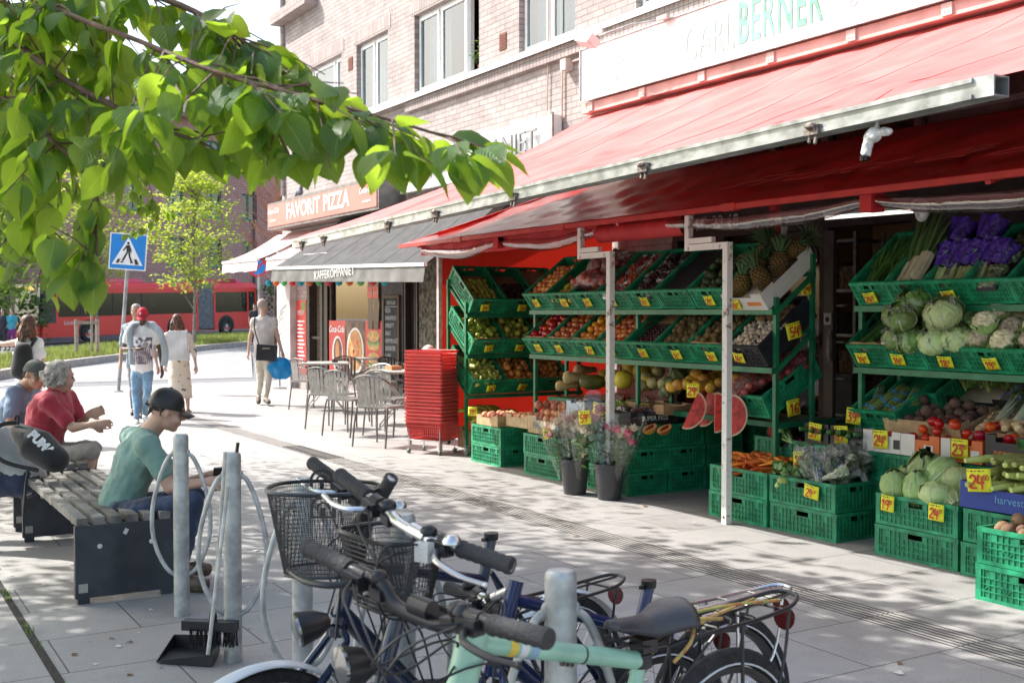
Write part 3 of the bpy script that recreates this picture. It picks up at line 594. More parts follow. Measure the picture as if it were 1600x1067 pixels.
# ---- lower tent roof of the stall ----
m_pvc=M('pvc_red',(.30,.018,.018),.30,var=.3,vs=1.5,bump=.35,bs=3.5,coat=.15)
m_frred=M('frame_red',(.52,.03,.025),.45,var=.12,vs=8)
t=thing('stall_canopy','dark red glossy canopy on a red frame over the fruit racks','canopy',(6.5,5,2.2))
def roof_fn(u,v_):
    y=11.42-13.4*u; x=5.40+2.3*v_; z=2.245+.78*v_ -.035*math.sin(math.pi*v_)+.014*math.sin(y*6+x*4)*math.sin(math.pi*v_)+.01*math.sin(y*15-x*11)*math.sin(math.pi*v_)
    return V((x,y,z))
mb=MB(); mb.grid(roof_fn,220,26); mb.build('roof_sheet',m_pvc,t,smooth=180,solid=.004)
m_ptxt=M('print_pale',(.42,.12,.11),.3)
mb=MB()
rt=frame((0,-1,0),V((2.3,0,.78)).normalized(),V((-.78,0,2.3)).normalized())
mb.text('Frukt & grønt',.5,T(6.05,4.75,2.485)@rt,.002,shear=.4,sx=1.5); mb.build('lettering',m_ptxt,t,smooth=0); mb=MB(); mb.text('UJF',.22,T(5.75,8.3,2.40)@rt,.002,shear=.3); mb.build('lettering',m_ptxt,t,smooth=0)
mb=MB(); mb.bx(5.375,5.42,-2,11.42,2.205,2.243); mb.build('front_bar',m_frred,t,smooth=0)
for y in (10.05,6.06,8.2): mb=MB(); mb.bx(5.368,5.425,y-.07,y+.07,2.198,2.25); mb.build('bar_sleeve',m_frred,t,smooth=0)
for y in (11.4,11.0,7.4,4.0): mb=MB(); mb.bar((5.4,y,2.2+(.025 if y>11.2 else 0)),(7.7,y,2.95+(.05 if y>11.2 else 0)),.035); mb.build('rafter',m_frred,t,smooth=0)
for x,y in ((6.1,6.35),(6.5,4.0)): mb=MB(); mb.bx(x-.03,x+.03,y-.03,y+.03,.0,2.43); mb.build('red_post',m_frred,t,smooth=0)
# rolled up clear side curtains hanging under the bar
m_clear=glassmat('clear_pvc',(.80,.72,.74),1.3,.14,1.5,.16,bump=.6,bs=4)
def swag(ya,yb,drop,parent):
    mb=MB(); n=40
    def fn(i,j):
        y=ya+(yb-ya)*i; s_=math.sin(math.pi*i); a=j*2*math.pi; r=.035+.012*s_
        return V((5.45+r*math.cos(a)*1.1,y,2.16-drop*s_-.02*s_+(r+.01*s_)*math.sin(a)+.004*math.sin(y*8)))
    mb.grid(fn,n,12); return mb.build('rolled_curtain',m_clear,parent,smooth=180)
for ya,yb,dr in ((10.95,9.35,.05),(9.3,7.75,.04),(6.8,4.9,.03),(4.8,3.0,.05),(2.9,1.2,.05)): swag(ya,yb,dr,t)
for y in (9.33,4.85): mb=MB(); mb.tube([(5.45,y-.05,2.2),(5.45,y+.04,2.2)],.055,10); mb.bx(5.39,5.51,y-.05,y+.04,2.1,2.2); mb.build('curtain_strap',M('strap_red',(.5,.02,.025),.7),t)
mb=MB(); mb.grid(lambda i,j:V((5.5+(.085-.05*j*.9)*math.cos(j*18),7.75-1.1*(i-1)*1.0+0*j-1.1,2.14+(.085-.05*j*.9)*math.sin(j*18))),4,60); mb.build('rolled_flap',M('strap_red'),t,smooth=180)
# valance of red cloth over the left bay
mb=MB(); mb.grid(lambda i,j:V((5.44+.01*math.sin(i*50),11.0-3.2*i,2.205-.10*j-.03*math.sin(i*3.1)*j)),50,2); mb.build('cloth_edge',M('strap_red'),t,smooth=180)
# red side wall of the left bay
m_redc=M('red_cloth',(.50,.03,.02),.7,var=.18,vs=2.5,bump=.3,bs=5,trans=.16,tcol=(.7,.03,.015))
mb=MB(); mb.grid(lambda i,j:V((5.66+2.3*i,11.02+.02*math.sin(i*9+j*2),.12+2.25*j+.55*i*j)),30,12); mb.build('side_sheet',m_redc,t,smooth=180)
mb=MB(); mb.bar((5.66,11.0,0),(5.66,11.0,2.2),.045); mb.build('corner_pole',M('pink_white_pole',(.70,.55,.52),.5,var=.15,vs=20),t,smooth=0)
# white poles with cranked brackets
m_pole=M('white_rusty',(.76,.74,.70),.55,col2=(.16,.08,.05),thr=(.28,.42),vs=22,bump=.25,bs=60)
for k,(y,lab) in enumerate(((7.50,'white rust flecked pole standing behind the flower buckets'),(6.10,'white rust flecked pole standing by the corner of the carrot crate'))):
    x=5.41; t=thing('canopy_pole',lab,'pole',(x,y,0),group='white poles holding up the canopy')
    mb=MB(); mb.bx(x-.025,x+.025,y-.025,y+.025,0,1.985); mb.build('shaft',m_pole,t,smooth=0)
    mb=MB(); mb.bx(x-.022,x+.022,y+.0251,y+.40,1.94,1.985); mb.bx(x-.022,x+.022,y+.40,y+.445,1.94,2.20); mb.bx(x-.021,x+.021,y+.15,y+.3999,1.99,2.03); mb.build('crank',m_pole,t,smooth=0)
    mb=MB(); mb.tube([(x-.03,y,.05),(x-.024,y,.05)],.009,8); mb.build('bolt',M('rust',(.12,.05,.03),.9),t)
# fluorescent tube and hanging clear-shaded lamps
t=thing('tube_light','long white fluorescent tube under the canopy by the shop door','light',(6.6,6,2.2))
a=AX(1290,341,6.7); b=AX(1427,330,6.7); mb=MB(); mb.tube([a,b],.014,10); mb.build('tube',M('tube_white',(.80,.80,.70),.3,emit=.75),t); mb=MB(); mb.bar(a+V((0,0,.03)),b+V((0,0,.03)),.05,.03); mb.build('batten',m_wh,t,smooth=0)
t=thing('tube_light','short white fluorescent tube under the canopy above the middle rack','light',(6.6,8.4,2.2))
a=AX(984,352,6.2); b=AX(1014,350,6.2); mb=MB(); mb.tube([a,b],.018,10); mb.build('tube',M('tube_white'),t); mb=MB(); mb.bar(a+V((0,0,.03)),b+V((0,0,.03)),.05,.03); mb.build('batten',m_wh,t,smooth=0)
t=thing('pendant_lamp','small grey cylindrical spotlight hanging by its cord above the pineapples','lamp',AX(1221,360,6.3))
p=AX(1221,366,6.3); mb=MB(); mb.tube([p+V((0,0,-.09)),p+V((.01,-.02,.06))],.028,12); mb.build('housing',m_sill,t); mb=MB(); mb.tube(cr([p+V((.01,-.02,.06)),p+V((.02,-.03,.14)),p+V((0,.1,.28))]),.005,6); mb.build('cord',m_dk,t)
p=AX(1437,322,6.2); t=thing('wrapped_lamp','lamp wrapped in a crumpled white bag at the end of the long tube light','lamp',p)
mb=MB(); mb.ell(p,(.06,.07,.05),None,16,12); mb.ell(p+V((0,-.02,-.05)),(.04,.05,.06),None,16,12); mb.build('bag',M('white_plastic_wrap'),t,remesh=.01)
# ---------------- pizza sign, coffee sign ----------------
m_fsign=M('faded_sign_red',(.66,.20,.16),.5,var=.10,vs=2.5); m_cream=M('cream_print',(.86,.80,.72),.5)
t=thing('shop_sign','faded red pizza shop sign in a grey box above its pale awning','shop sign',(7.7,19.4,3.15))
mb=MB(); mb.bx(7.52,7.99,16.72,22.1,3.15,3.67); mb.build('box',M('sign_grey',(.22,.19,.17),.6,var=.2),t,smooth=0)
mb=MB(); mb.bx(7.505,7.52,16.78,22.04,3.2,3.62); mb.build('panel',m_fsign,t,smooth=0)
mb=MB(); X=T(7.502,0,0)
mb.text('FAVORIT PIZZA',.40,T(7.502,19.42,3.42)@STREET,.003,sx=1.05,bold=.010,space=1.05); mb.build('lettering',m_cream,t,smooth=0)
for y,s_ in ((17.15,1),(21.72,1)):
    mb=MB(); mb.text('Coca-Cola',.15,T(7.502,y,3.5)@STREET,.003,shear=.4,bold=.003); mb.build('logo',m_cream,t,smooth=0); mb=MB(); mb.bx(7.498,7.502,y-.16,y+.16,3.30,3.33); mb.build('logo_line',m_cream,t,smooth=0)
t=thing('shop_sign','white coffee shop sign with raised grey hairline letters','shop sign',(7.85,14.3,3.4))
mb=MB(); mb.bx(7.84,7.98,12.12,16.6,3.4,4.0); mb.build('panel',m_signw,t,smooth=0)
mb=MB(); mb.bx(7.82,7.84,12.09,12.12,3.38,4.02); mb.bx(7.82,7.84,12.12,16.6,3.38,3.4); mb.build('trim',M('sign_grey'),t,smooth=0)
mb=MB(); mb.text('KAFFEKOMPANIET',.42,T(7.80,14.18,3.70)@STREET,.03,sx=1.0,bold=-.004,space=1.02); mb.build('lettering',M('letter_grey',(.30,.30,.30),.5),t,smooth=0)
# pigeon resting on the pizza sign
t=thing('pigeon','grey pigeon perched on top of the pizza sign','pigeon',(7.6,20.55,3.67))
mb=MB(); mb.ell((7.6,20.5,3.78),(.06,.13,.065),RX(.25).to_3x3()); mb.ell((7.6,20.40,3.88),(.03,.035,.035)); mb.cap_((7.6,20.43,3.82),(7.6,20.40,3.88),.04,.025); mb.cap_((7.6,20.58,3.76),(7.6,20.74,3.72),.035,.012,1.5,V((1,0,0))); mb.cap_((7.6,20.375,3.88),(7.6,20.35,3.875),.009,.003); mb.cap_((7.58,20.5,3.73),(7.58,20.5,3.68),.008,.007);mb.cap_((7.62,20.5,3.73),(7.62,20.5,3.68),.008,.007); mb.build('body',M('pigeon_grey',(.16,.17,.20),.7,var=.3,vs=15),t,remesh=.008)
# ---------------- grey awning, pale awnings ----------------
def slope_awning(name,lab,y0,y1,zt,z0,z1,xf,mats,val,group=None,nseam=8,scal=0):
    """y0 far end, y1 near end; z0,z1 front heights at them"""
    t=thing(name,lab,'awning',(7.9,(y0+y1)/2,zt))
    def fn(u,v_):
        y=y0+(y1-y0)*u; zf=z0+(z1-z0)*u; return V((7.93+(xf-7.93)*v_,y,zt+(zf-zt)*v_-.05*math.sin(math.pi*v_)+.006*math.sin(y*7+v_*5)))
    mb=MB(); mb.grid(fn,60,14); mb.build('fabric',mats[0],t,smooth=180)
    mb=MB()
    for k in range(1,nseam): mb.tube([fn(k/nseam,j/10)+V((0,0,.002)) for j in range(11)],.004,4)
    mb.build('seam',mats[2],t)
    mb=MB(); mb.bar((xf-.01,y0,z0-.01),(xf-.01,y1,z1-.01),.05,.045); mb.build('front_bar',mats[1],t,smooth=0)
    mb=MB(); mb.grid(lambda u,v_:V((xf-.015-.012*v_*math.sin(u*(y0-y1)*9)-.02*v_,y0+(y1-y0)*u,(z0+(z1-z0)*u)-.035-(val-.02*abs(math.sin(u*(y0-y1)*scal)))*v_)),120,3); mb.build('valance',mats[3],t,smooth=180)
    for y in (y0-.15,y1+.15):
        mb=MB(); mb.bar((7.9,y,zt-.25),((7.9+xf)/2,y-.3,(zt+z1)/2-.2),.04,.03); mb.bar(((7.9+xf)/2,y-.3,(zt+z1)/2-.2),(xf,y,min(z0,z1)-.02),.04,.03); mb.build('folding_arm',M('arm_dark'),t)
    return t
m_gf=M('awning_grey',(.050,.050,.051),.85,var=.15,vs=3,bump=.1,bs=300,trans=.1,tcol=(.2,.2,.2)); m_gs=M('seam_grey',(.10,.10,.10),.8); m_gv=M('valance_grey',(.20,.195,.18),.9,var=.2,vs=4,trans=.2)
t=slope_awning('grey_awning','charcoal fabric awning with white edge and lettered valance over the coffee tables',18.85,13.0,3.28,2.27,2.12,6.5,(m_gf,m_wh,m_gs,m_gv),.2)
mb=MB(); mb.text('KAFFEKOMPANIET',.19,T(6.455,16.0,2.085)@RX(R(-1.4))@STREET,.002,sx=1.0,bold=-.001); mb.build('lettering',M('valance_white',(.75,.74,.70),.7),t,smooth=0)
m_pf=M('awning_pale',(.76,.56,.53),.8,var=.08,vs=2,trans=.25,tcol=(.8,.2,.15)); m_ps=M('seam_pale',(.72,.5,.47),.8); m_pv=M('valance_pale',(.80,.70,.66),.85,var=.1,trans=.3,tcol=(.8,.4,.35))
slope_awning('pale_awning','sun bleached pale red awning at the building corner under the pizza sign',22.7,20.5,3.1,2.52,2.50,6.8,(m_pf,m_wh,m_ps,m_pv),.2,scal=4)
slope_awning('pale_awning','sun bleached pale red awning partly behind the charcoal one',20.3,17.3,3.1,2.50,2.46,6.9,(m_pf,m_wh,m_ps,m_pv),.2,scal=4)
# string of coloured lantern bulbs
cols=[('turquoise',(.02,.45,.55)),('orange',(.75,.22,.05)),('green',(.15,.55,.22)),('pink red',(.7,.06,.08))]
mb=MB(); P0,P1=V((6.95,20.6,2.14)),V((6.75,14.6,2.02)); n_=13
one(MB().tube([P0.lerp(P1,i/60)-V((0,0,.03*abs(math.sin(i/60*math.pi*6)))) for i in range(61)],.006,5),'light_string',M('arm_dark'),'thin dark cable of the lantern string under the charcoal awning','cable')
protob={}
for i in range(n_):
    cn,cc=cols[i%4]; p=P0.lerp(P1,(i+.5)/n_)-V((0,0,.085))
    if cn not in protob:
        t=thing('bulb_lantern','x','bulb',(0,0,0),group='coloured lantern bulbs on the string'); mb=MB(); mb.ell((0,0,0),(.055,.055,.06)); mb.build('shade',M('bulb_'+cn.replace(' ','_'),cc,.35,trans=.4,tcol=cc),t,local=True); mb=MB(); mb.tube([(0,0,.055),(0,0,.085)],.018,8); mb.build('cap',M('arm_dark'),t,local=True); protob[cn]=t
    place(protob[cn],T(p),f'{cn} round lantern bulb, '+['first','second','third','fourth'][i//4]+f' {cn.split()[0]} one from the street corner along the string')
# ---------------- grocer shop front behind the racks ----------------
t=thing('grocery_entrance','dark framed grocery front with open doorway behind the racks','shop front',(8.0,5,0))
m_brd=M('brown_board',(.055,.04,.035),.6,var=.25,vs=5); m_beige=M('beige_wall',(.80,.62,.38),.8,var=.08,vs=2); m_flr=M('shop_floor',(.12,.10,.09),.5)
F=MB(); 
F.bx(7.98,8.08,-7.5,9.9,2.28,2.55); F.bx(7.98,8.08,-7.5,9.9,3.2,3.55)
for y in (9.85,9.1,8.35,7.66,6.60,5.5,4.6,3.7,2.0,0): F.bx(7.97,8.09,y-.05,y+.05,0,2.28); F.bx(7.975,8.085,y-.04,y+.04,2.55,3.2)
F.build('frame',m_brd,t,smooth=0)
m_dg=glassmat('dark_glass',(.35,.36,.36),.7,.05,1.45,.02)
for a,b_,z0,z1 in ((9.15,9.8,.5,2.28),(8.4,9.05,.5,2.28),(7.71,8.3,.15,2.28),(9.15,9.8,2.55,3.2),(8.4,9.05,2.55,3.2),(7.71,8.3,2.55,3.2),(6.65,7.61,2.55,3.2)): mb=MB(); mb.quad((8.03,a,z0),(8.03,b_,z0),(8.03,b_,z1),(8.03,a,z1)); mb.build('pane',m_dg,t,smooth=0)
mb=MB(); mb.bx(8.02,8.06,-7.5,6.55,0,2.28); mb.bx(8.03,8.05,-7.5,6.55,2.55,3.2); mb.build('panel',m_brd,t,smooth=0)
mb=MB(); mb.bx(8.02,8.06,8.4,9.8,0,.5); mb.build('panel',m_brd,t,smooth=0)
mb=MB(); mb.bx(8.1,12,3.5,10,-.02,.004); mb.build('shop_floor',m_flr,t,smooth=0)
mb=MB(); mb.bx(11.5,11.6,3.5,10,0,3.5); mb.bx(8.1,11.5,3.5,3.6,0,3.5); mb.bx(8.1,11.5,9.9,10,0,3.5); mb.build('inner_wall',m_beige,t,smooth=0)
mb=MB(); mb.bx(8.1,11.5,3.6,9.9,3.3,3.4); mb.build('inner_ceiling',m_beige,t,smooth=0)
mb=MB(); mb.bx(9.6,9.66,7.96,8.52,1.98,2.42); mb.build('partition',m_beige,t,smooth=0)
mb=MB(); mb.text('TLF: 22 68',.19,T(7.96,9.2,2.43)@STREET,.003,sx=.95,bold=.003); mb.build('lettering',M('white_letter',(.70,.72,.68),.5),t,smooth=0)
# door leaf with stickers
mb=MB(); mb.bx(7.93,7.97,7.50,7.61,.05,2.25); mb.build('door_leaf',M('arm_dark'),t,smooth=0)
mb=MB(); mb.tube([(7.92,7.53,1.05),(7.90,7.53,1.10),(7.90,7.53,1.28),(7.92,7.53,1.33)],.012,8); mb.build('door_handle',m_alu,t)
for y,z,h,c in ((7.56,1.38,.11,(.75,.75,.72)),(7.76,1.17,.13,(.75,.72,.68)),(7.88,.95,.12,(.65,.63,.6))):
    mb=MB(); mb.bx(7.922,7.926,y-.045,y+.045,z,z+h); o=mb.build('sticker',M('sticker'+str(z),c,.5),t,smooth=0)
    mb=MB(); mb.lathe([(.025,0),(0,.001)],12,(7.921,y,z+h*.45),RY(R(-90)).to_3x3()); mb.build('mark',m_red if z<1.3 else m_dk,o)
# glass chiller beside the door, seen inside the left pane
mb=MB(); mb.bx(8.4,8.6,7.7,8.3,.1,.9); mb.build('cabinet',M('chiller_grey',(.12,.12,.12),.4),t,smooth=0)
for z in (.5,.85,1.2,1.55):
    mb=MB(); mb.bx(8.3,8.345,7.72,8.28,z,z+.02); mb.build('chiller_shelf',m_wh,t,smooth=0)
# tall steel shelf inside the doorway with goods on it
t=thing('steel_shelf','tall grey steel shelving with boxed goods just inside the doorway','shelf',(8.9,8.2,0))
mb=MB()
for x in (8.75,9.15):
    for y in (7.98,8.71): mb.bx(x-.018,x+.018,y-.018,y+.018,0,2.3)
mb.build('upright',m_alu,t,smooth=0)
for z in (.35,.8,1.25,1.7,2.2): mb=MB(); mb.bx(8.73,9.17,8.0,8.69,z,z+.03); mb.build('shelf',m_alu,t,smooth=0)
gl=['dark carton','brown carton','cream carton','red carton','pale wooden box','grey carton']; gc=[(.06,.05,.045),(.25,.15,.08),(.5,.42,.28),(.30,.05,.04),(.42,.30,.18),(.25,.25,.25)]
lv=['bottom','second','third','fourth']
for i,z in enumerate((.38,.83,1.28,1.73)):
    for j in range(3):
        k=(i*2+j)%6; y=8.66-j*.23; mb=MB(); h=.18+.1*((i+j*2)%3)/2; mb.bx(8.76,9.05,y-.2,y,z,z+h); mb.bx(8.7555,8.76,y-.12,y-.08,z,z+h); mb.bx(8.755,8.76,y-.17,y-.13,z+.03,z+.1)
        one(mb,'carton',M('gl'+str(k),gc[k],.8,var=.3,vs=20),f'{gl[k]} on the {lv[i]} level of the steel shelf, '+['left','middle','right'][j]+' of three','carton','cartons on the steel shelf inside the door')
# ================= CRATES, RACKS, PRODUCE =================
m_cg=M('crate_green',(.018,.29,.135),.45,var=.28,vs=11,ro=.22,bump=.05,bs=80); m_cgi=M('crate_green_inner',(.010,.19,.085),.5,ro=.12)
m_rack=M('rack_green',(.012,.17,.075),.42,var=.2,vs=7); m_card=M('cardboard',(.42,.25,.13),.85,var=.12,vs=10); m_cardw=M('cardboard_white',(.62,.55,.45),.8,var=.1,vs=8)
def crate_proto(col=None,coli=None):
    """folding crate .4 (x) by .6 (y) by .18 high, origin at the middle of the front lower edge"""
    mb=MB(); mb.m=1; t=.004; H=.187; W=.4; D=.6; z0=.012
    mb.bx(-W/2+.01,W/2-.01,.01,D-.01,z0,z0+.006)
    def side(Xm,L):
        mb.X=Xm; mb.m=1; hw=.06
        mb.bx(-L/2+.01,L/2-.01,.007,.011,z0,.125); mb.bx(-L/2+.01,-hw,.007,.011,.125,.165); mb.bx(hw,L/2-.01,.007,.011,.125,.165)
        mb.m=0
        mb.bx(-L/2,L/2,-.002,.014,.163,H); mb.bx(-L/2,L/2,0,.013,0,.02); mb.bx(-L/2,-L/2+.02,0,.013,.02,.163); mb.bx(L/2-.02,L/2,0,.013,.02,.163)
        for z in (.052,.088,.122): mb.bx(-L/2+.02,L/2-.02,.0015,.0069,z-.003,z+.003)
        n=int(L/.033)
        for i in range(1,n):
            x=-L/2+L*i/n
            if abs(x)<hw and False: continue
            mb.bx(x-.0022,x+.0022,.001,.0069,.02,.122 if abs(x)<hw+.005 else .163)
        for i in range(n):      # diagonal braces and solid tabs
            x=-L/2+L*(i+.5)/n
            if i%4<2: mb.box((x,.004,.07),(.004,.005,.045),RY(R(45 if i%2 else -45)).to_3x3())
            elif i%4==2: mb.bx(x-.0155,x+.0155,.002,.0069,.125,.16)
        mb.bx(-.05,.05,-.001,.007,.126,.13)
        mb.X=Matrix.Identity(4)
    side(T(0,0,0),W); side(T(0,D,0)@RZ(math.pi),W); side(T(-W/2,D/2,0)@RZ(-math.pi/2),D-.026); side(T(W/2,D/2,0)@RZ(math.pi/2),D-.026)
    return mb
CR_ME=crate_proto().mesh('plastic_crate',[m_cg,m_cgi],0)
m_cb=M('crate_black',(.02,.022,.03),.5); CB_ME=crate_proto().mesh('black_crate',[m_cb,m_cb],0)
ICR=0
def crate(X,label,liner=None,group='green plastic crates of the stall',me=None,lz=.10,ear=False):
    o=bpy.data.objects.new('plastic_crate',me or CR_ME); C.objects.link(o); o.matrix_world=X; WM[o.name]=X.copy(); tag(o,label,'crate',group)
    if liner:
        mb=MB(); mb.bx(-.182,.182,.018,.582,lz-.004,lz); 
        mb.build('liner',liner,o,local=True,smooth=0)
    if ear:
        mb=MB(); mb.prism([(-.17,.10),(.17,.10),(.185,.185),(.12,.20),(0,.192),(-.12,.203),(-.185,.185)],.004,T(0,.022,0)@RX(math.pi/2)); mb.build('cardboard_lip',m_card,o,local=True,smooth=0)
    return o
# --- produce prototypes (meshes shared between copies) ---
PR={}
def fruit(name,mat,r,squash=.92,dimple=True,stem=True,long=1):
    mb=MB(); prof=[]
    for i in range(9):
        a=math.pi*i/8; rr=r*math.sin(a); z=r*squash*long*math.cos(a)
        if dimple and i==0: z-=r*.18
        if dimple and i==8: z+=r*.12
        prof.append((rr,z))
    mb.lathe(prof,12)
    mats=[mat]
    if stem: mb.m=1; mb.tube([(0,0,r*squash*.75),(r*.08,0,r*squash*1.25)],r*.05,4); mats.append(M('fruit_stem',(.09,.06,.02),.8))
    PR[name]=mb.mesh(name,mats,60); return PR[name]
fm=lambda n,c=None,c2=None,**k: M(n,c,k.pop('rough',.32),var=k.pop('var',.18),vs=k.pop('vs',14),col2=c2,ro=.30,hue=k.pop('hue',.018),**k)
fruit('green_apple',fm('skin_green_apple',(.42,.50,.07),(.26,.36,.04)),.037)
fruit('small_green_apple',fm('skin_small_apple',(.50,.52,.10),(.30,.36,.05)),.026)
fruit('yellow_apple',fm('skin_yellow_apple',(.55,.48,.08),(.34,.36,.05)),.036)
fruit('red_apple',fm('skin_red_apple',(.45,.03,.02),(.50,.18,.04)),.037)
fruit('nectarine',fm('skin_nectarine',(.55,.10,.03),(.70,.34,.08)),.036,stem=False)
fruit('peach',fm('skin_peach',(.72,.38,.20),(.62,.20,.12),rough=.7),.039,stem=False)
fruit('orange',fm('skin_orange',(.78,.30,.02),None,rough=.45,bump=.15,bs=200),.038,stem=False)
fruit('plum',fm('skin_plum',(.06,.012,.03),None,var=.4),.022,1.05,stem=False)
fruit('cherry',fm('skin_cherry',(.05,.004,.01),None,rough=.15),.014)
fruit('kiwi',fm('skin_kiwi',(.17,.11,.04),None,rough=.9,bump=.3),.027,1.2,False,False)
fruit('tomato',fm('skin_tomato',(.62,.035,.012),None,rough=.15),.036,.82)
fruit('cherry_tomato',fm('skin_tomato'),.016,.95)
fruit('onion',fm('skin_onion',(.20,.06,.04),(.30,.16,.08),rough=.4),.034,1.0)
fruit('beetroot',fm('skin_beet',(.10,.045,.04),(.16,.10,.07),rough=.85,bump=.4),.04,.9)
fruit('brown_potato',fm('skin_potato',(.30,.19,.10),None,rough=.9,bump=.3),.034,.8,False,False,1.15)
fruit('avocado',fm('skin_avocado',(.03,.055,.015),None,rough=.6,bump=.5),.035,1.35,False,True)
fruit('honey_melon',fm('skin_melon',(.72,.50,.06),(.62,.40,.04),rough=.5,bump=.3,bs=25),.085,1.05,True,True)
fruit('small_melon',fm('skin_small_melon',(.62,.50,.22),None,rough=.7,bump=.4,bs=30),.055,.95,True,True)
fruit('grapefruit',fm('skin_grapefruit',(.80,.40,.06),None,rough=.45,bump=.12,bs=200),.05,.93,True,False)
# striped cantaloupe: lathe with ribs
mb=MB(); 
for k in range(12):
    mb.m=k%2; rib=[(.075*math.sin(math.pi*i/10)*1.0,.07*math.cos(math.pi*i/10)) for i in range(11)]; mb.lathe(rib,2,(0,0,0),None,k*30+ (0 if k%2 else 3),k*30+(30 if k%2 else 27)) if k%2==0 else mb.lathe([(r_*.96,z_*.98) for r_,z_ in rib],2,(0,0,0),None,k*30-3,k*30+33)
PR['striped_melon']=mb.mesh('striped_melon',[fm('melon_net',(.42,.42,.24),rough=.8,bump=.5,bs=50),fm('melon_groove',(.16,.22,.08),rough=.8)],60)
# pear
mb=MB(); mb.lathe([(0,.055),(.012,.052),(.018,.035),(.024,.015),(.034,-.01),(.036,-.03),(.026,-.048),(0,-.052)],12); mb.m=1; mb.tube([(0,0,.05),(.004,0,.07)],.002,4)
PR['pear']=mb.mesh('pear',[fm('skin_pear',(.52,.52,.12),(.36,.40,.08)),M('fruit_stem')],60)
# mushroom
mb=MB(); mb.lathe([(0,.018),(.014,.016),(.021,.006),(.021,-.002),(.009,-.004),(.008,-.02),(0,-.021)],10); PR['mushroom']=mb.mesh('mushroom',[fm('skin_mushroom',(.66,.56,.44),rough=.8)],60)
# banana hand
def arc_fruit(mb,o,R_,a0,a1,r,plane,n=8):
    pts=[];rr=[]
    for i in range(n+1):
        t=i/n; a=a0+(a1-a0)*t; pts.append(V(o)+plane@V((R_*math.cos(a),0,R_*math.sin(a)))); rr.append(r*min(1,.35+1.6*math.sin(math.pi*(.08+.86*t))))
    mb.tube(pts,rr,7)
mb=MB()
for k in range(6): arc_fruit(mb,(k*.012-.03,(k-2.5)*.026,-.03),.10,R(10),R(140),.019,RZ(R((k-2.5)*9)).to_3x3())
mb.m=1; mb.ell((-.10,0,.045),(.014,.03,.014)); PR['banana_bunch']=mb.mesh('banana_bunch',[fm('skin_banana',(.62,.54,.07),(.34,.42,.06),thr=(.3,.6)),M('banana_stem',(.16,.18,.04),.7)],60)
# carrot, zucchini, parsnip, cucumber
def longveg(nm,mats,prof,top=None):
    mb=MB(); mb.lathe(prof,9,rot=RX(math.pi/2).to_3x3())
    if top: top(mb)
    PR[nm]=mb.mesh(nm,mats,60)
longveg('carrot',[fm('skin_carrot',(.78,.20,.025),rough=.6,bump=.3,bs=90)],[(0,.09),(.013,.085),(.016,.06),(.012,-.02),(.006,-.08),(0,-.095)])
longveg('zucchini',[fm('skin_zucchini',(.55,.58,.20),(.42,.50,.12))],[(0,.10),(.014,.098),(.016,.08),(.021,.03),(.024,-.05),(.017,-.09),(0,-.1)])
longveg('parsnip',[fm('skin_parsnip',(.66,.48,.26),rough=.8)],[(0,.11),(.02,.105),(.024,.09),(.016,.02),(.008,-.07),(0,-.12)])
longveg('cucumber',[fm('skin_cuke',(.03,.10,.02),rough=.4)],[(0,.13),(.018,.122),(.021,.08),(.022,-.08),(.018,-.122),(0,-.13)])
longveg('mango',[fm('skin_mango',(.62,.42,.06),(.30,.40,.06))],[(0,.06),(.022,.05),(.034,.02),(.034,-.02),(.02,-.05),(0,-.058)])
longveg('butternut',[fm('skin_butternut',(.66,.42,.20),rough=.55)],[(0,.14),(.028,.135),(.036,.10),(.038,.03),(.055,-.03),(.066,-.08),(.05,-.125),(0,-.14)])
longveg('green_melon',[fm('skin_gmelon',(.10,.10,.02),(.22,.17,.04),rough=.5)],[(0,.13),(.04,.12),(.07,.06),(.075,0),(.07,-.06),(.04,-.12),(0,-.13)])
def leafy_blob(mb,c,r,n,seed,mi=0,wob=.35,sz=.5):
    q=random.Random(seed)
    for i in range(n):
        d=V((q.gauss(0,1),q.gauss(0,1),q.gauss(0,1))).normalized(); e=d.orthogonal().normalized(); e=(Matrix.Rotation(q.random()*6.3,3,d)@e); f=d.cross(e); s_=r*sz*q.uniform(.7,1.3); p=V(c)+d*r*q.uniform(.75,1.05)
        mb.m=mi; mb.add([p-e*s_,p-f*s_*.6+d*s_*wob*q.uniform(-.5,1),p+e*s_+d*s_*wob*q.uniform(-1,.4),p+f*s_*.6+d*s_*wob*q.uniform(-.5,1)],[(0,1,2,3)])
# pointed cabbage: overlapping wrapped leaves around a cone
def cabbage(nm,mats,h,r,pt,seed,nl=16):
    q=random.Random(seed); mb=MB(); mb.lathe([(0,-.3*h),(r*.7,-.25*h),(r*.95,0),(r*.75,.35*h),(r*.35*pt,.6*h),(0,.68*h)],14)
    for k in range(nl):
        a0=k*2.4; w=q.uniform(.8,1.25); hh=q.uniform(.75,1.0); off=q.uniform(1.03,1.12)+.1*(k>nl*.7)
        def fn(i,j):
            a=a0+(i-.5)*w*1.7*math.sin(math.pi*(.12+.8*j))**.5; z=(-.3+hh*j)*h; prof=math.sin(math.pi*min(1,.12+.80*j))**(.8 if pt<1 else .55); rr=r*off*prof*(1.0+.07*math.sin(i*14+j*9)*j)+.004+.02*(j>.8)*q.random()*(k>nl*.7); return V((rr*math.cos(a),rr*math.sin(a),z))
        mb.grid(fn,6,6)
        mb.m=1; mb.tube([fn(.5,j/6)*1.015 for j in range(6)],[.005,.004,.004,.003,.002,.002],4); mb.m=0
    PR[nm]=mb.mesh(nm,mats,70)
mcab=fm('cabbage_leaf',(.38,.50,.20),(.24,.38,.12),vs=20,bump=.5,bs=60,rough=.5); mrib=M('cabbage_rib',(.62,.68,.45),.5)
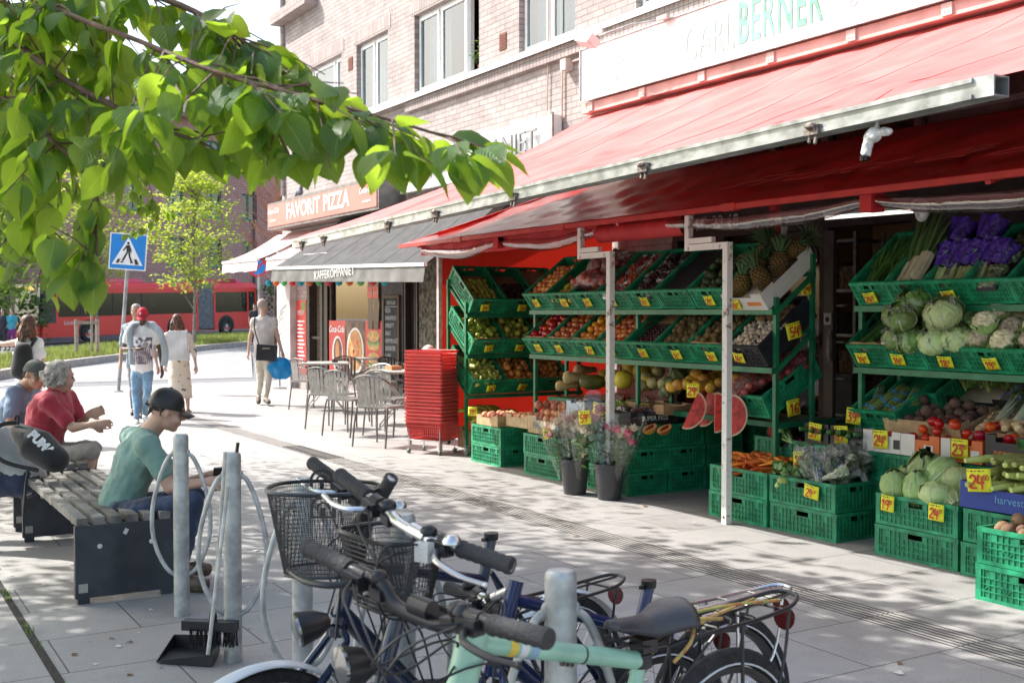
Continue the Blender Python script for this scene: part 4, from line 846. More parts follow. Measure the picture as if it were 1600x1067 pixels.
cabbage('pointed_cabbage',[mcab,mrib],.22,.085,.6,1); cabbage('round_cabbage',[fm('cabbage_pale',(.50,.58,.28),(.36,.48,.18),vs=18,bump=.5,bs=50,rough=.5),mrib],.15,.09,1,2)
cabbage('lettuce_head',[fm('lettuce_green',(.20,.34,.08),(.12,.24,.04),vs=20,bump=.6,bs=50),mrib],.14,.085,1,3)
# cauliflower
mb=MB(); q=random.Random(4)
for i in range(70):
    d=V((q.gauss(0,1),q.gauss(0,1),abs(q.gauss(0,1))+.1)).normalized(); mb.m=0; mb.ell(d*.06+V((0,0,.0)),(.02,.02,.018),None,7,5)
mb.ell((0,0,0),(.062,.062,.055),None,12,8)
for k in range(9):
    a=k*.7; 
    def fn(i,j): aa=a+(i-.5)*.9*math.sin(math.pi*(.15+.7*j)); rr=.035+.055*j**.6+.012*math.sin(i*9+j*7)*j; return V((rr*math.cos(aa),rr*math.sin(aa),-.07+.10*j))
    mb.m=1; mb.grid(fn,4,4)
PR['cauliflower']=mb.mesh('cauliflower',[fm('curd',(.72,.64,.44),rough=.8,bump=.5,bs=150),mcab],60)
# crumpled transparent bag around something
m_bag=glassmat('plastic_bag',(.96,.97,.96),1.6,.14,1.45,.05,bump=.7,bs=22)
def bag_mesh(mb,r,h,seed,mi):
    q=random.Random(seed); ph=[q.random()*6 for _ in range(8)]; mb.m=mi
    def fn(i,j):
        a=i*2*math.pi; t=j; rad=r*(1.08*math.sin(math.pi*min(.5,t*.9+.1)) if t<.55 else 1.08*(1-(t-.55)*1.7)+.12); rad*=1+.10*math.sin(a*5+ph[0]+t*6)+.07*math.sin(a*11+ph[1]-t*9)*t*2
        if t>.85: rad*=1+(t-.85)*5
        return V((rad*math.cos(a),rad*math.sin(a),-h*.42+h*t*1.1+.01*math.sin(a*3+ph[2])))
    mb.grid(fn,36,14)
for nm,src,rr in (('bagged_lettuce','lettuce_head',.095),('bagged_cabbage','round_cabbage',.10)):
    me=PR[src]; mb=MB(); mb.add([p.co.copy() for p in me.vertices],[tuple(p.vertices) for p in me.polygons]); mb.mi=[p.material_index for p in me.polygons]; bag_mesh(mb,rr,.17,5,2); PR[nm]=mb.mesh(nm,list(me.materials)+[m_bag],60)
# bunches: asparagus, celery in purple bags, leek, pineapple, grapes, herbs
mb=MB(); q=random.Random(6)
for i in range(16): a=q.random()*6.3; r=.028*math.sqrt(q.random()); mb.m=0; mb.tube([(r*math.cos(a),-.10,r*math.sin(a)),(r*math.cos(a)*1.2,.07,r*math.sin(a)*1.2),(r*math.cos(a)*1.3,.115,r*math.sin(a)*1.3)],[.006,.006,.002],6)
for y in(-.06,.03): mb.m=1; mb.lathe([(.034,-.008),(.037,0),(.034,.008)],14,(0,y,0),RX(math.pi/2).to_3x3())
PR['asparagus_bunch']=mb.mesh('asparagus_bunch',[fm('asparagus',(.20,.28,.08),(.14,.20,.05)),M('blue_band',(.05,.25,.5),.5)],60)
mb=MB()
for i in range(7):
    a=i*.9; r=.02; mb.m=0; mb.tube([(r*math.cos(a),-.16,r*math.sin(a)*.6),(r*math.cos(a),.0,r*math.sin(a)*.8)],[.016,.014],6); mb.m=1; mb.tube([(r*math.cos(a),.0,r*math.sin(a)*.8),(r*2*math.cos(a),.12,r*2*math.sin(a)),(r*4*math.cos(a),.28,.02+r*3*math.sin(a))],[.014,.02,.006],5,flat=.3,fd=V((math.cos(a+1.5),0,math.sin(a+1.5))))
PR['leek']=mb.mesh('leek',[fm('leek_white',(.62,.60,.40)),fm('leek_green',(.08,.16,.07),(.14,.24,.08))],60)
mb=MB(); q=random.Random(8)
for i in range(9):
    a=i*.7; r=.026*math.sqrt(q.random()+.1); mb.m=0; mb.tube([(r*math.cos(a),-.15,r*math.sin(a)),(r*1.2*math.cos(a),-.02,r*math.sin(a)*1.2)],[.013,.011],6)
mb.m=1; leafy_blob(mb,(0,.09,.01),.055,26,3,1,.5,.5)
def fnb(i,j): a=i*2*math.pi; rr=(.045+.035*j)*(1+.12*math.sin(a*5+j*4)); return V((rr*math.cos(a),-.17+.26*j,rr*math.sin(a)*.85))
mb.m=2; mb.grid(fnb,24,5)
def fnc(i,j): a=i*2*math.pi; rr=(.062+.035*j)*(1+.16*math.sin(a*6+j*5)); return V((rr*math.cos(a),-.02+.16*j,rr*math.sin(a)*.9))
mb.m=3; mb.grid(fnc,24,5)
PR['celery_bag']=mb.mesh('celery_bag',[fm('celery',(.46,.55,.22)),fm('celery_leaf',(.10,.22,.04)),m_bag,M('purple_film',(.075,.03,.34),.25,var=.35,vs=30,bump=.9,bs=40)],60)
# pineapple
mb=MB(); mb.m=0
for i in range(9):
    for j in range(11):
        a=(j+.5*(i%2))*2*math.pi/11; t=(i+.5)/9; rr=.055*math.sin(math.pi*(.12+.76*t))**.6; p=V((rr*math.cos(a),rr*math.sin(a),-.085+.17*t)); mb.ell(p,(.013,.013,.011),None,6,4)
mb.ell((0,0,0),(.054,.054,.085),None,12,8)
for k in range(64):
    a=k*2.4; s_=k/46; L=.20-.10*s_; e=V((math.cos(a),math.sin(a),0)); lean=1.1-1.0*s_; f=V((-math.sin(a),math.cos(a),0))*(.011-.004*s_); b0=V((0,0,.075+.05*s_))+e*.02*(1-s_); m0=b0+e*L*.35*lean+V((0,0,L*.5)); t0=b0+e*L*.85*lean+V((0,0,L*(.95-.45*lean))); mb.m=1; mb.add([b0-f,b0+f,m0+f*.8,m0-f*.8,t0],[(0,1,2,3),(3,2,4)])
PR['pineapple']=mb.mesh('pineapple',[fm('pineapple_skin',(.20,.11,.03),(.09,.07,.02),rough=.8),fm('pineapple_leaf',(.07,.13,.055),(.12,.20,.09),rough=.5)],60)
mb=MB(); q=random.Random(9)
for i in range(40):
    t=q.random(); mb.m=0; mb.ell((q.gauss(0,.03)*(1-t*.6),-.07+.14*t,q.gauss(0,.02)),(.011,.012,.011),None,7,5)
PR['grape_bunch']=mb.mesh('grape_bunch',[fm('skin_grape',(.26,.34,.06),(.16,.24,.03))],60)
# bunch of greens (spring onions, chives), open leaf bunch, packed herbs
mb=MB(); q=random.Random(10)
for i in range(60):
    a=q.random()*6.3; r=.03*q.random(); mb.m=0; e=q.gauss(0,.05); mb.tube([(r*math.cos(a),-.18,r*math.sin(a)),(r*math.cos(a)+e*.4,0,r*math.sin(a)+.02),(e,.18,q.gauss(.03,.03))],[.0035,.004,.0015],4,cap=False)
PR['green_onion_bunch']=mb.mesh('green_onion_bunch',[fm('chive_green',(.10,.24,.06))],60)
mb=MB(); 
for i in range(5): a=i*1.26; mb.m=1; mb.tube([(0,-.05,0),(.03*math.cos(a),.03,.03*math.sin(a))],.006,5)
leafy_blob(mb,(0,.07,0),.06,60,11,0,.6,.35); PR['leafy_bunch']=mb.mesh('leafy_bunch',[fm('bunch_green',(.09,.22,.05),(.16,.30,.08)),fm('celery')],60)
mb=MB(); q=random.Random(12)
for k in range(9):     # bagged salad: stems, leaves and clear sleeve with blue print
    a=k*.7; mb.m=1; mb.tube([(.01*math.cos(a),-.12,.01*math.sin(a)),(.035*math.cos(a),.05,.03*math.sin(a))],[.007,.004],5)
leafy_blob(mb,(0,.06,0),.055,30,13,0,.6,.45)
def fns(i,j): a=i*2*math.pi; rr=(.03+.05*j**.7)*(1+.14*math.sin(a*4+j*5)+.08*math.sin(a*9-j*8)); return V((rr*math.cos(a),-.14+.30*j,rr*math.sin(a)*.8))
mb.m=2; mb.grid(fns,26,8)
for z in range(4): mb.m=3; mb.box((-.02+.012*z,-.02+.03*z,.062),(.012,.022,.002),RZ(.5).to_3x3())
PR['bagged_herb']=mb.mesh('bagged_herb',[fm('herb_green',(.16,.26,.12)),fm('herb_stem',(.58,.60,.42)),glassmat('herb_bag',(.97,.975,.98),1.6,.14,1.45,.07,bump=.8,bs=25),M('blue_print',(.10,.16,.5),.4)],60)
# packs and punnets
def pack(nm,ml,h=.05,wd=.11,dp=.16,dots=None):
    mb=MB(); mb.m=0; mb.bx(-wd/2,wd/2,-dp/2,dp/2,0,.022)
    q=random.Random(len(nm))
    for i in range(26): mb.m=1; r=.013 if dots is None else dots; mb.ell((q.uniform(-wd/2+r,wd/2-r),q.uniform(-dp/2+r,dp/2-r),.02+q.random()*h*.6),(r,r,r),None,7,5)
    mb.m=2; mb.grid(lambda i,j:V((-wd/2+wd*i,-dp/2+dp*j,.022+h*(math.sin(math.pi*i)*math.sin(math.pi*j))**.25+.003*math.sin(i*25+j*17))),12,12)
    PR[nm]=mb.mesh(nm,ml,60)
pack('strawberry_pack',[m_wh,fm('skin_berry',(.50,.03,.02),rough=.4),m_bag]); pack('blueberry_pack',[m_wh,fm('skin_blueberry',(.03,.04,.12),rough=.6),m_bag],.035,.11,.13,.008); pack('fig_pack',[m_cb,fm('skin_plum'),m_bag]); pack('salad_pack',[m_cb,fm('herb_green'),m_bag],.045,.13,.2,.018)
pack('radish_pack',[m_cb,fm('skin_radish',(.45,.03,.08)),m_bag],.04)
# net of red onions / potatoes
mb=MB(); q=random.Random(14)
for i in range(22): mb.m=0; mb.ell((q.gauss(0,.05),q.gauss(0,.07),q.gauss(.02,.02)),(.03,.03,.028),None,9,6)
def fnn(i,j): a=i*2*math.pi; rr=.105*math.sin(math.pi*(.08+.84*j))**.5*(1+.06*math.sin(a*7+j*4)); return V((rr*math.cos(a),-.15+.3*j,.02+rr*math.sin(a)*.62))
mb.m=1; mb.grid(fnn,24,10); PR['net_bag']=mb.mesh('net_bag',[fm('skin_netted',(.34,.05,.05),(.5,.12,.08)),glassmat('red_net',(.95,.45,.45),1.5,.2,1.4,.12,bump=1,bs=60)],60)
# watermelon quarter
mb=MB(); n=14; 
def wm(r,mi,t0,t1):
    mb.m=mi
    vs=[]; 
    for i in range(n+1):
        a=math.pi*i/n
        for s_ in (t0,t1): vs.append((r*math.sin(a)*math.cos(s_)*.72,r*math.cos(a),r*math.sin(a)*math.sin(s_)*.72))
    return vs
Rw=.155
def wedge(mb,a0,a1):
    rings=[(Rw,2),(Rw*.955,1),(Rw*.90,0)]
    for s_ in (a0,a1):
        for k,(r0,mi) in enumerate(rings):
            r1=rings[k+1][0] if k<2 else 0; mb.m=[1,3,0][k]
            for i in range(n):
                A0,A1=math.pi*i/n,math.pi*(i+1)/n
                P=lambda r,a:V((r*math.sin(a)*math.cos(s_)*.78,r*math.cos(a),r*math.sin(a)*math.sin(s_)*.78))
                mb.add([P(r0,A0),P(r0,A1),P(r1,A1),P(r1,A0)],[(0,1,2,3)])
    mb.m=2; mb.grid(lambda i,j:V((Rw*math.sin(math.pi*j)*math.cos(a0+(a1-a0)*i)*.78,Rw*math.cos(math.pi*j),Rw*math.sin(math.pi*j)*math.sin(a0+(a1-a0)*i)*.78)),8,n)
wedge(mb,R(-40),R(40)); PR['watermelon_wedge']=mb.mesh('watermelon_wedge',[M('melon_flesh',(.62,.05,.04),.35,var=.25,vs=30,ro=.05),M('melon_white',(.62,.60,.36),.5),fm('melon_rind',(.04,.12,.03),(.10,.22,.05),vs=12,rough=.35),M('melon_pale',(.72,.28,.2),.4)],60)
mb=MB(); 
for sy in (1,):
    mb.m=0; mb.grid(lambda i,j:V((.05*math.sin(math.pi*j)**.8*math.cos(math.pi*(1+i)),(.15-.30*j),.05*math.sin(math.pi*j)**.8*math.sin(math.pi*(1+i)))),12,14)
    P=[V((.05*math.sin(math.pi*j/14)**.8,.15-.30*j/14,0)) for j in range(15)]; Q=[V((-p.x,p.y,0)) for p in P]
    I=[V((p.x*.5,p.y*.7,-.0)) for p in P]; J=[V((-p.x*.5,p.y*.7,0)) for p in P]; Z=[V((0,p.y*.65,-.022)) for p in P]
    mb.m=1
    for i in range(14):
        mb.add([P[i],P[i+1],I[i+1],I[i]],[(0,1,2,3)]); mb.add([Q[i],Q[i+1],J[i+1],J[i]],[(0,1,2,3)])
        mb.m=2; mb.add([I[i],I[i+1],Z[i+1],Z[i]],[(0,1,2,3)]); mb.add([J[i],J[i+1],Z[i+1],Z[i]],[(0,1,2,3)]); mb.m=1
PR['papaya_half']=mb.mesh('papaya_half',[fm('papaya_skin',(.60,.30,.05)),M('papaya_flesh',(.80,.33,.12),.35),M('papaya_core',(.45,.16,.06),.5,var=.5,vs=60)],60)
CATS={}
def put(nm,X,label,group,cat=None):
    o=bpy.data.objects.new(nm,PR[nm]); C.objects.link(o); o.matrix_world=X; tag(o,label,cat or nm.replace('_',' '),group); return o
def fill(X,nm,r,z,label,group,W=.36,D=.56,layers=1,heap=.35,rotmode='any',y0=.02,y1=None,jit=.42,skip=0,fr=1.0,zs=1,cat=None,maxn=999):
    """rows of produce inside a crate's own frame X, lying on the liner at height z"""
    n=0; D0=y0; D1=y1 or D; nx=max(1,int((W)/(2*r))); ny=max(1,int((D1-D0)/(2*r*.95)))
    for l in range(layers):
        for i in range(nx-(l%2)):
            for j in range(ny-(l%2)):
                if l==layers-1 and l>0 and rnd.random()>heap: continue
                if rnd.random()<skip or n>=maxn: continue
                x=(i-(nx-(l%2)-1)/2)*(W/nx)+rnd.uniform(-jit,jit)*r; y=D0+(j+.5+.5*(l%2))*((D1-D0)/ny)+rnd.uniform(-jit,jit)*r
                zz=z+r*zs+l*r*1.45+rnd.uniform(0,.2)*r
                if rotmode=='any': rr=Euler((rnd.uniform(-.9,.9),rnd.uniform(-.9,.9),rnd.uniform(0,6.3))).to_matrix().to_4x4()
                elif rotmode=='up': rr=Euler((rnd.uniform(-.2,.2),rnd.uniform(-.2,.2),rnd.uniform(0,6.3))).to_matrix().to_4x4()
                elif rotmode=='flat': rr=RZ(rnd.uniform(-.5,.5))@RX(rnd.uniform(-.1,.1))
                else: rr=RZ(rnd.uniform(0,6.3))@RX(rnd.uniform(-.3,.3))@RY(rnd.uniform(0,6.3))
                s_=rnd.uniform(.86,1.12); put(nm,X@T(x,y,zz)@rr@SC(s_),label,group,cat); n+=1
# handwriting strokes for prices
DG={'0':[[(0,.5),(.1,.9),(.3,1),(.5,.9),(.55,.5),(.45,.1),(.25,0),(.08,.15),(0,.5)]],'1':[[(.1,.75),(.3,1),(.28,0)]],'2':[[(.02,.8),(.2,1),(.45,.85),(.4,.55),(.02,.05),(.5,.0)]],'3':[[(.05,.95),(.4,.95),(.2,.6),(.45,.4),(.35,.05),(.02,.05)]],
'4':[[(.12,1),(.02,.42),(.5,.42)],[(.4,.85),(.36,-.05)]],'5':[[(.45,1),(.12,.97),(.08,.58),(.42,.5),(.4,.1),(.04,.03)]],'6':[[(.38,1),(.1,.6),(.05,.2),(.28,0),(.48,.22),(.3,.48),(.08,.3)]],'7':[[(.02,.95),(.5,1),(.2,0)],[(.12,.5),(.42,.52)]],'8':[[(.4,.85),(.2,1),(.06,.8),(.42,.3),(.25,0),(.05,.22),(.42,.75)]],'9':[[(.42,.8),(.2,1),(.04,.75),(.2,.5),(.42,.7),(.4,.3),(.3,0)]],'-':[[(.05,.5),(.4,.5)]],'.':[[(.2,.0),(.22,.05)]]}
def strokes(mb,txt,size,X,wd=.09):
    x=0; zk=0; tot=sum(.62 if ch!='.' else .3 for ch in txt)-.1
    for ch in txt:
        for s_ in DG.get(ch,[]):
            P=cr([(px_,py_,0) for px_,py_ in s_],4) if len(s_)>2 else [V((*p,0)) for p in s_]
            for a,b in zip(P,P[1:]):
                d=(b-a); 
                if d.length<1e-5: continue
                d.normalize(); n_=V((-d.y,d.x,0))*wd*.5; e=d*wd*.35
                zk+=.00012; q=[a-e-n_,b+e-n_,b+e+n_,a-e+n_]; mb.add([X@V(((p.x+x-tot/2)*size,(p.y-.5)*size,zk)) for p in q],[(0,1,2,3)])
        x+=.62 if ch!='.' else .3
m_tag=M('tag_yellow',(.80,.78,.03),.6,var=.04,vs=20); m_ink=M('red_marker',(.55,.03,.02),.5); m_inkb=M('black_marker',(.03,.03,.03),.6)
TAGN=0
ORD=['first','second','third','fourth','fifth','sixth','seventh','eighth','ninth','tenth','eleventh','twelfth','thirteenth','fourteenth','fifteenth']
def price(X,txt,label,w_=.105,h=.085,small='50'):
    """X: frame with x right, y up, z towards the viewer"""
    t=bpy.data.objects.new('price_tag',None); C.objects.link(t); t.matrix_world=X; WM[t.name]=X.copy(); tag(t,label,'price tag','yellow price tags')
    q=rnd.uniform(.004,.012); mb=MB(); mb.grid(lambda i,j:V(((i-.5)*w_,(j-.5)*h,q*math.sin(math.pi*i)*(j)+.002)),6,4); mb.build('card',m_tag,t,local=True,smooth=180,solid=.0012)
    mb=MB(); strokes(mb,txt,h*.55,T(-.006,-.006,q+.0045),.17); strokes(mb,small,h*.2,T(w_*.34,h*.12,q+.0045),.2); mb.build('price',m_ink,t,local=True,smooth=0)
    mb=MB(); 
    for i in range(5): a=-w_*.4+i*w_*.16; mb.box((a,h*.40,q+.0045),(w_*.1,.0035*(1+i%2),.0004),RZ((i%3-1)*.5).to_3x3())
    mb.build('scribble',m_inkb,t,local=True,smooth=0); return t
def tag_on(X,txt,label,dx=0,dz=.085,rot=None,out=-.010,**k):
    """hang a tag on a crate's front side (crate frame X)"""
    return price(X@T(dx,out,dz)@RX(math.pi/2)@RZ(rnd.uniform(-.12,.12) if rot is None else rot)@RX(-.1),txt,label,**k)
# ================= RACKS =================
TILT=R(37)
def rack(lab,X,L,levels,depth,hf,hb,wheels=True,rows=2):
    """rack in its own frame: x along the front, y to the back; levels: front heights"""
    t=bpy.data.objects.new('display_rack',None); C.objects.link(t); t.matrix_world=X; WM[t.name]=X.copy(); tag(t,lab,'rack','green steel display racks')
    n=max(2,round(L/1.5)+1)
    for i in range(n):
        x=L*i/(n-1)
        mb=MB(); mb.bx(x-.016,x+.016,.03,.062,.08,hf); mb.build('post',m_rack,t,local=True,smooth=0)
        mb=MB(); mb.bx(x-.016,x+.016,depth-.03,depth,.08,hb); mb.build('post',m_rack,t,local=True,smooth=0)
    for z in levels:
        mb=MB(); mb.bx(-.02,L+.02,-.012,.029,z-.045,z-.005); mb.build('shelf_rail',m_rack,t,local=True,smooth=0)
        mb=MB(); dz=math.tan(TILT)*depth; mb.bx(-.02,L+.02,depth-.029,depth+.0,z+dz-.08,z+dz-.045); mb.build('shelf_rail',m_rack,t,local=True,smooth=0)
        mb=MB()
        for i in range(n):
            x=L*i/(n-1); mb.bar((x+.018,.03,z-.03),(x+.018,depth-.03,z+dz-.075),.025,.03)
        mb.build('slant_bar',m_rack,t,local=True,smooth=0)
    if wheels:
        for x in (0,L):
            mb=MB(); mb.X=T(x,.045,.045); mb.tube([(-.014,0,0),(.014,0,0)],.045,16); mb.build('wheel',M('wheel_grey',(.22,.27,.22),.6),t,local=True)
            mb=MB(); mb.bx(x-.022,x-.0165,.02,.07,.04,.1); mb.bx(x+.0165,x+.022,.02,.07,.04,.1); mb.bx(x-.022,x+.022,.02,.07,.0865,.105); mb.build('wheel_fork',m_alu,t,local=True,smooth=0)
    return t
def tilted(RX_,x,z,a=TILT): return RX_@T(x,0,z)@RX(a)
gA='green plastic crates of the stall'
LT=['bottom','middle','top']
# ---- rack 1 (faces the camera, against the red sheet) ----
R1=T(5.70,10.42,0); rack('short green rack of three tiers standing against the red side sheet',R1,1.42,[.64,1.06,1.485],.46,1.6,1.85)
def shelf(RXm,z,items,x0,where,a=TILT,w_=.405,tagz=.085):
    sx=w_/.405
    x=x0+w_/2
    for k,(nm,r,lab,grp,txt,kw) in enumerate(items):
        X=tilted(RXm,x,z,a)@RZ(rnd.uniform(-.02,.02)); kw=dict(kw); ear=kw.pop('ear',False); ln=kw.pop('ln',m_card); lz=kw.pop('lz',.10); me=kw.pop('me',None); tl=kw.pop('tl',None)
        crate(X@SC(sx,1,1),f'green crate of {lab} on the {where}',ln,gA,me,lz,ear)
        if nm: fill(X,nm,r,lz,f'{grp} in a slanted crate on the {where}',f'{grp}, {where}',W=.36*sx,**kw)
        if txt: tag_on(X,txt,f'yellow tag reading {txt} on the {lab}, {where}' ,rnd.uniform(-.06,.06),tagz)
        x+=w_
w1='top tier by the red sheet'; w2='middle tier by the red sheet'; w3='bottom tier by the red sheet'
shelf(R1,1.485,[('small_green_apple',.026,'small green apples','small green apple','24',dict(lz=.07,y1=.47)),('plum',.023,'dark plums','dark plum','24',dict(lz=.07,y1=.40)),(None,0,'empty flattened brown board','',"29",dict(lz=.15))],.0,w1)
shelf(R1,1.06,[('green_apple',.036,'round green apples','green apple','18',dict(ear=1,layers=2,y1=.44)),('yellow_apple',.036,'yellow green apples','yellow green apple','19',dict(ear=1,layers=2)),('red_apple',.036,'shaded red apples','shaded red apple','14',dict())],.0,w2)
shelf(R1,.64,[('pear',.033,'green pears','green pear','16',dict(layers=2,y1=.44)),('nectarine',.036,'red and yellow nectarines','nectarine','24',dict(layers=2,heap=.5)),('nectarine',.036,'smaller heap of nectarines','shaded nectarine',None,dict(layers=1))],.0,w3)
# ---- rack 2 (faces the street) ----
R2=T(5.76,9.27,0)@RZ(-math.pi/2); rack('long green rack of tilted fruit crates facing the street',R2,3.24,[1.10,1.52],.42,1.6,1.92)
v1='top tier facing the street'; v2='middle tier facing the street'
shelf(R2,1.52,[('nectarine',.036,'mixed orange fruit','orange red fruit','29',dict(y1=.5)),('mango',.032,'yellow and green mangoes','mango','24',dict(rotmode='flat',y1=.25,ln=None,lz=.06)),('net_bag',.085,'netted red onions','net of red onions','20',dict(maxn=6)),('strawberry_pack',.062,'wrapped strawberries','strawberry pack','24',dict(rotmode='flat',zs=.1,layers=1)),('fig_pack',.062,'wrapped dark figs','fig pack','24',dict(rotmode='flat',zs=.1)),(None,0,'dark packed greens','',None,dict(lz=.15,ln=m_cb)),('avocado',.036,'dark green avocados','avocado','29',dict(layers=2,y1=.42))],.0,v1)
shelf(R2,1.10,[('tomato',.036,'bright red apples','bright red apple','25',dict(ear=1,cat='apple')),('red_apple',.036,'dark red apples','dark red apple','24',dict(ear=1,y1=.45)),('orange',.038,'oranges','orange','20',dict(ear=1,layers=2,heap=.3)),('red_apple',.036,'striped apples','striped apple','29',dict(y1=.5)),('cherry',.0165,'dark cherries','dark cherry','49',dict(y1=.33)),('kiwi',.028,'brown kiwis','brown kiwi','34',dict(layers=2,y1=.5)),('kiwi',.028,'large kiwis','large kiwi','24',dict(ear=1,layers=2))],.0,v2)
# end of rack 2: boxes of pineapple on top, black crate of mushrooms and chestnuts
XP=tilted(R2,3.02,1.52)
def carton_open(X,W,D,H,m,lab,grp='open cardboard boxes of the stall',notch=True,text=None,tm=None,tsize=.05,mark=None,lift=0):
    t=bpy.data.objects.new('open_box',None); C.objects.link(t); t.matrix_world=X; WM[t.name]=X.copy(); tag(t,lab,'box',grp)
    mb=MB(); mb.bx(-W/2,W/2,0,D,0,.006); e=.005
    for x in (-W/2,W/2-e): mb.bx(x,x+e,e,D-e,.006,H*.85); mb.bx(x,x+e,e,D*.25,H*.85,H); mb.bx(x,x+e,D*.75,D-e,H*.85,H)
    for y in (0,D-e): mb.bx(-W/2,W/2,y,y+e,.006,H*(.78 if notch else 1)); 
    if notch:
        for y in (0,D-e): mb.bx(-W/2,-W*.25,y,y+e,H*.78,H); mb.bx(W*.25,W/2,y,y+e,H*.78,H)
    mb.build('walls',m,t,local=True,smooth=0)
    mb=MB(); mb.bx(-W/2+.01,W/2-.01,.01,D-.01,.0062,H*.45); mb.build('packing',m_cb if m in (m_cb,) else m_cardw,t,local=True,smooth=0)
    if text: mb=MB(); mb.text(text,tsize,T(0,-.002,H*.45)@RX(math.pi/2),.0012); mb.build('lettering',tm or m_wh,t,local=True,smooth=0)
    if mark:
        for (x,z,w_,h,mm) in mark: mb=MB(); mb.bx(x-w_/2,x+w_/2,-.0025,-.0002,z,z+h); mb.build('print',mm,t,local=True,smooth=0)
    return t
m_bw=M('box_white',(.66,.64,.60),.6,var=.06); m_bk=M('box_black',(.025,.025,.028),.5,var=.2); m_bo=M('box_orange',(.62,.14,.03),.5,var=.08); m_blue=M('box_blue',(.02,.05,.28),.5,var=.1); m_pal=M('box_wood',(.52,.37,.20),.75,var=.15,vs=20); m_oprint=M('print_orange',(.75,.22,.03),.5)
m_navy=M('print_navy',(.04,.07,.2),.5); m_lime=M('print_green',(.12,.40,.10),.5)
carton_open(XP@T(0,-.02,.0),.42,.6,.14,m_bw,'white and navy pineapple box at the end of the top tier',mark=[(-.1,.03,.12,.06,m_navy),(.1,.04,.14,.03,m_oprint)])
for i,(x,y,z,a) in enumerate(((-.12,.12,.12,.3),(.05,.18,.14,-.4),(-.1,.30,.17,.8),(.1,.34,.15,.1),(-.02,.47,.18,-.6),(.14,.5,.17,1.1),(-.16,.48,.16,.3))):
    put('pineapple',XP@T(x,y,z)@RX(-.6+.3*math.sin(i*2))@RY(a)@SC(1.05),'dark leaved pineapple piled in the box at the end of the top tier','pineapples in the end box','pineapple')
XM=tilted(R2,3.02,1.10); crate(XM,'black slanted crate of pale mushrooms by the white pole',m_cb,'black crates of the stall',CB_ME,.10)
fill(XM,'mushroom',.021,.11,'pale mushroom in the black slanted crate','pale mushrooms',y1=.35,layers=2,heap=.6); fill(XM,'brown_potato',.03,.11,'brown chestnut mushroom at the back of the black crate','chestnut mushrooms',y0=.36,cat='mushroom')
tag_on(XM,'34','yellow tag reading 34 on the front of the black mushroom crate',-.05)
tag_on(XP@T(0,-.02,0),'24','yellow tag reading 24 on the white pineapple box',-.09,.06)
price(T(5.98,6.03,1.36)@RZ(R(-8))@RX(math.pi/2)@RZ(.25),'54','large yellow tag reading 54 stuck on the green rack end',.13,.12)
price(T(6.1,6.03,1.66)@RZ(R(-8))@RX(math.pi/2)@RZ(.1),'29','small dark yellow tag high on the green rack end',.09,.08)
# low counter of rack 2: melons and squashes
zt=.70
t=thing('low_counter','low green counter holding melons and squashes under the long rack','counter',(6.1,7.6,0))
mb=MB(); mb.bx(5.9,6.55,6.1,9.2,zt-.05,zt-.01); mb.build('top',m_rack,t,smooth=0)
for x in (5.93,6.52):
    for y in (6.15,7.6,9.15): mb=MB(); mb.bx(x-.018,x+.018,y-.018,y+.018,0,zt-.05); mb.build('leg',m_rack,t,smooth=0)
def heap(nm,c,n,sx,sy,r,label,grp,z=zt,rm='any',lay=2,cat=None):
    k=0
    for l in range(lay):
        for i in range(n if l==0 else n//2):
            a=i*2.4; rr=math.sqrt((i+.5)/n)*(1-.35*l); put(nm,T(c[0]+sx*rr*math.cos(a),c[1]+sy*rr*math.sin(a),z+r*.9+l*r*1.5)@Euler((rnd.uniform(-.6,.6),rnd.uniform(-.6,.6),rnd.uniform(0,6.3)) if rm=='any' else (rnd.uniform(-.15,.15),0,rnd.uniform(0,6.3))).to_matrix().to_4x4(),label,grp,cat)
def fixed(nm,lst,label,grp,cat=None,rm=0):
    for (px,py,x,s_) in lst:
        p=AX(px,py,x); put(nm,T(p)@Euler((rnd.uniform(-.7,.7),rnd.uniform(-.7,.7),rnd.uniform(0,6.3)) if not rm else (0,0,rnd.uniform(-.6,.6)+rm)).to_matrix().to_4x4()@SC(s_),label,grp,cat)
fixed('butternut',[(901,590,6.15,1),(915,578,6.3,.9),(885,603,6.1,.8)],'tan butternut squash on the counter at its far end','butternut squashes','squash',1.2)
fixed('green_melon',[(926,597,6.1,1)],'dark green oval melon beside the butternut squashes','dark melon','melon',1.0)
fixed('honey_melon',[(986,573,6.35,1),(974,593,6.1,1),(1003,581,6.3,1),(958,590,6.2,.9),(1020,575,6.4,.9),(1013,599,6.15,.8),(944,588,6.4,.8)],'round yellow melon in the pile under the long rack','yellow melons','melon')
fixed('small_melon',[(1003,603,6.0,1),(1020,598,6.05,1),(1029,580,6.3,1.1),(1036,600,6.0,.9),(1010,590,6.2,1)],'small pale netted melon beside the yellow ones','small netted melons','melon')
fixed('striped_melon',[(1044,601,6.05,1),(1058,587,6.2,1),(1071,575,6.35,1.05),(1040,612,5.95,.8),(1056,606,6.05,.8)],'ribbed grey green melon left of the big oranges','ribbed melons','melon')
fixed('grapefruit',[(1049,604,5.92,1),(1060,601,5.9,1),(1072,600,5.95,1),(1088,585,6.1,1.1),(1078,594,6.05,.9),(1100,592,6.1,1),(1098,602,6.0,.9),(1108,597,6.15,.9),(1122,584,6.3,1.05),(1112,589,6.2,.9),(1089,602,5.92,.95),(1124,598,6.1,.9),(1110,606,5.95,.9),(1151,590,6.2,.9),(1158,600,6.1,.9),(1150,606,6.0,.85),(1170,598,6.2,.8)],'large orange grapefruit heaped in the tray under the long rack','large grapefruits','grapefruit')
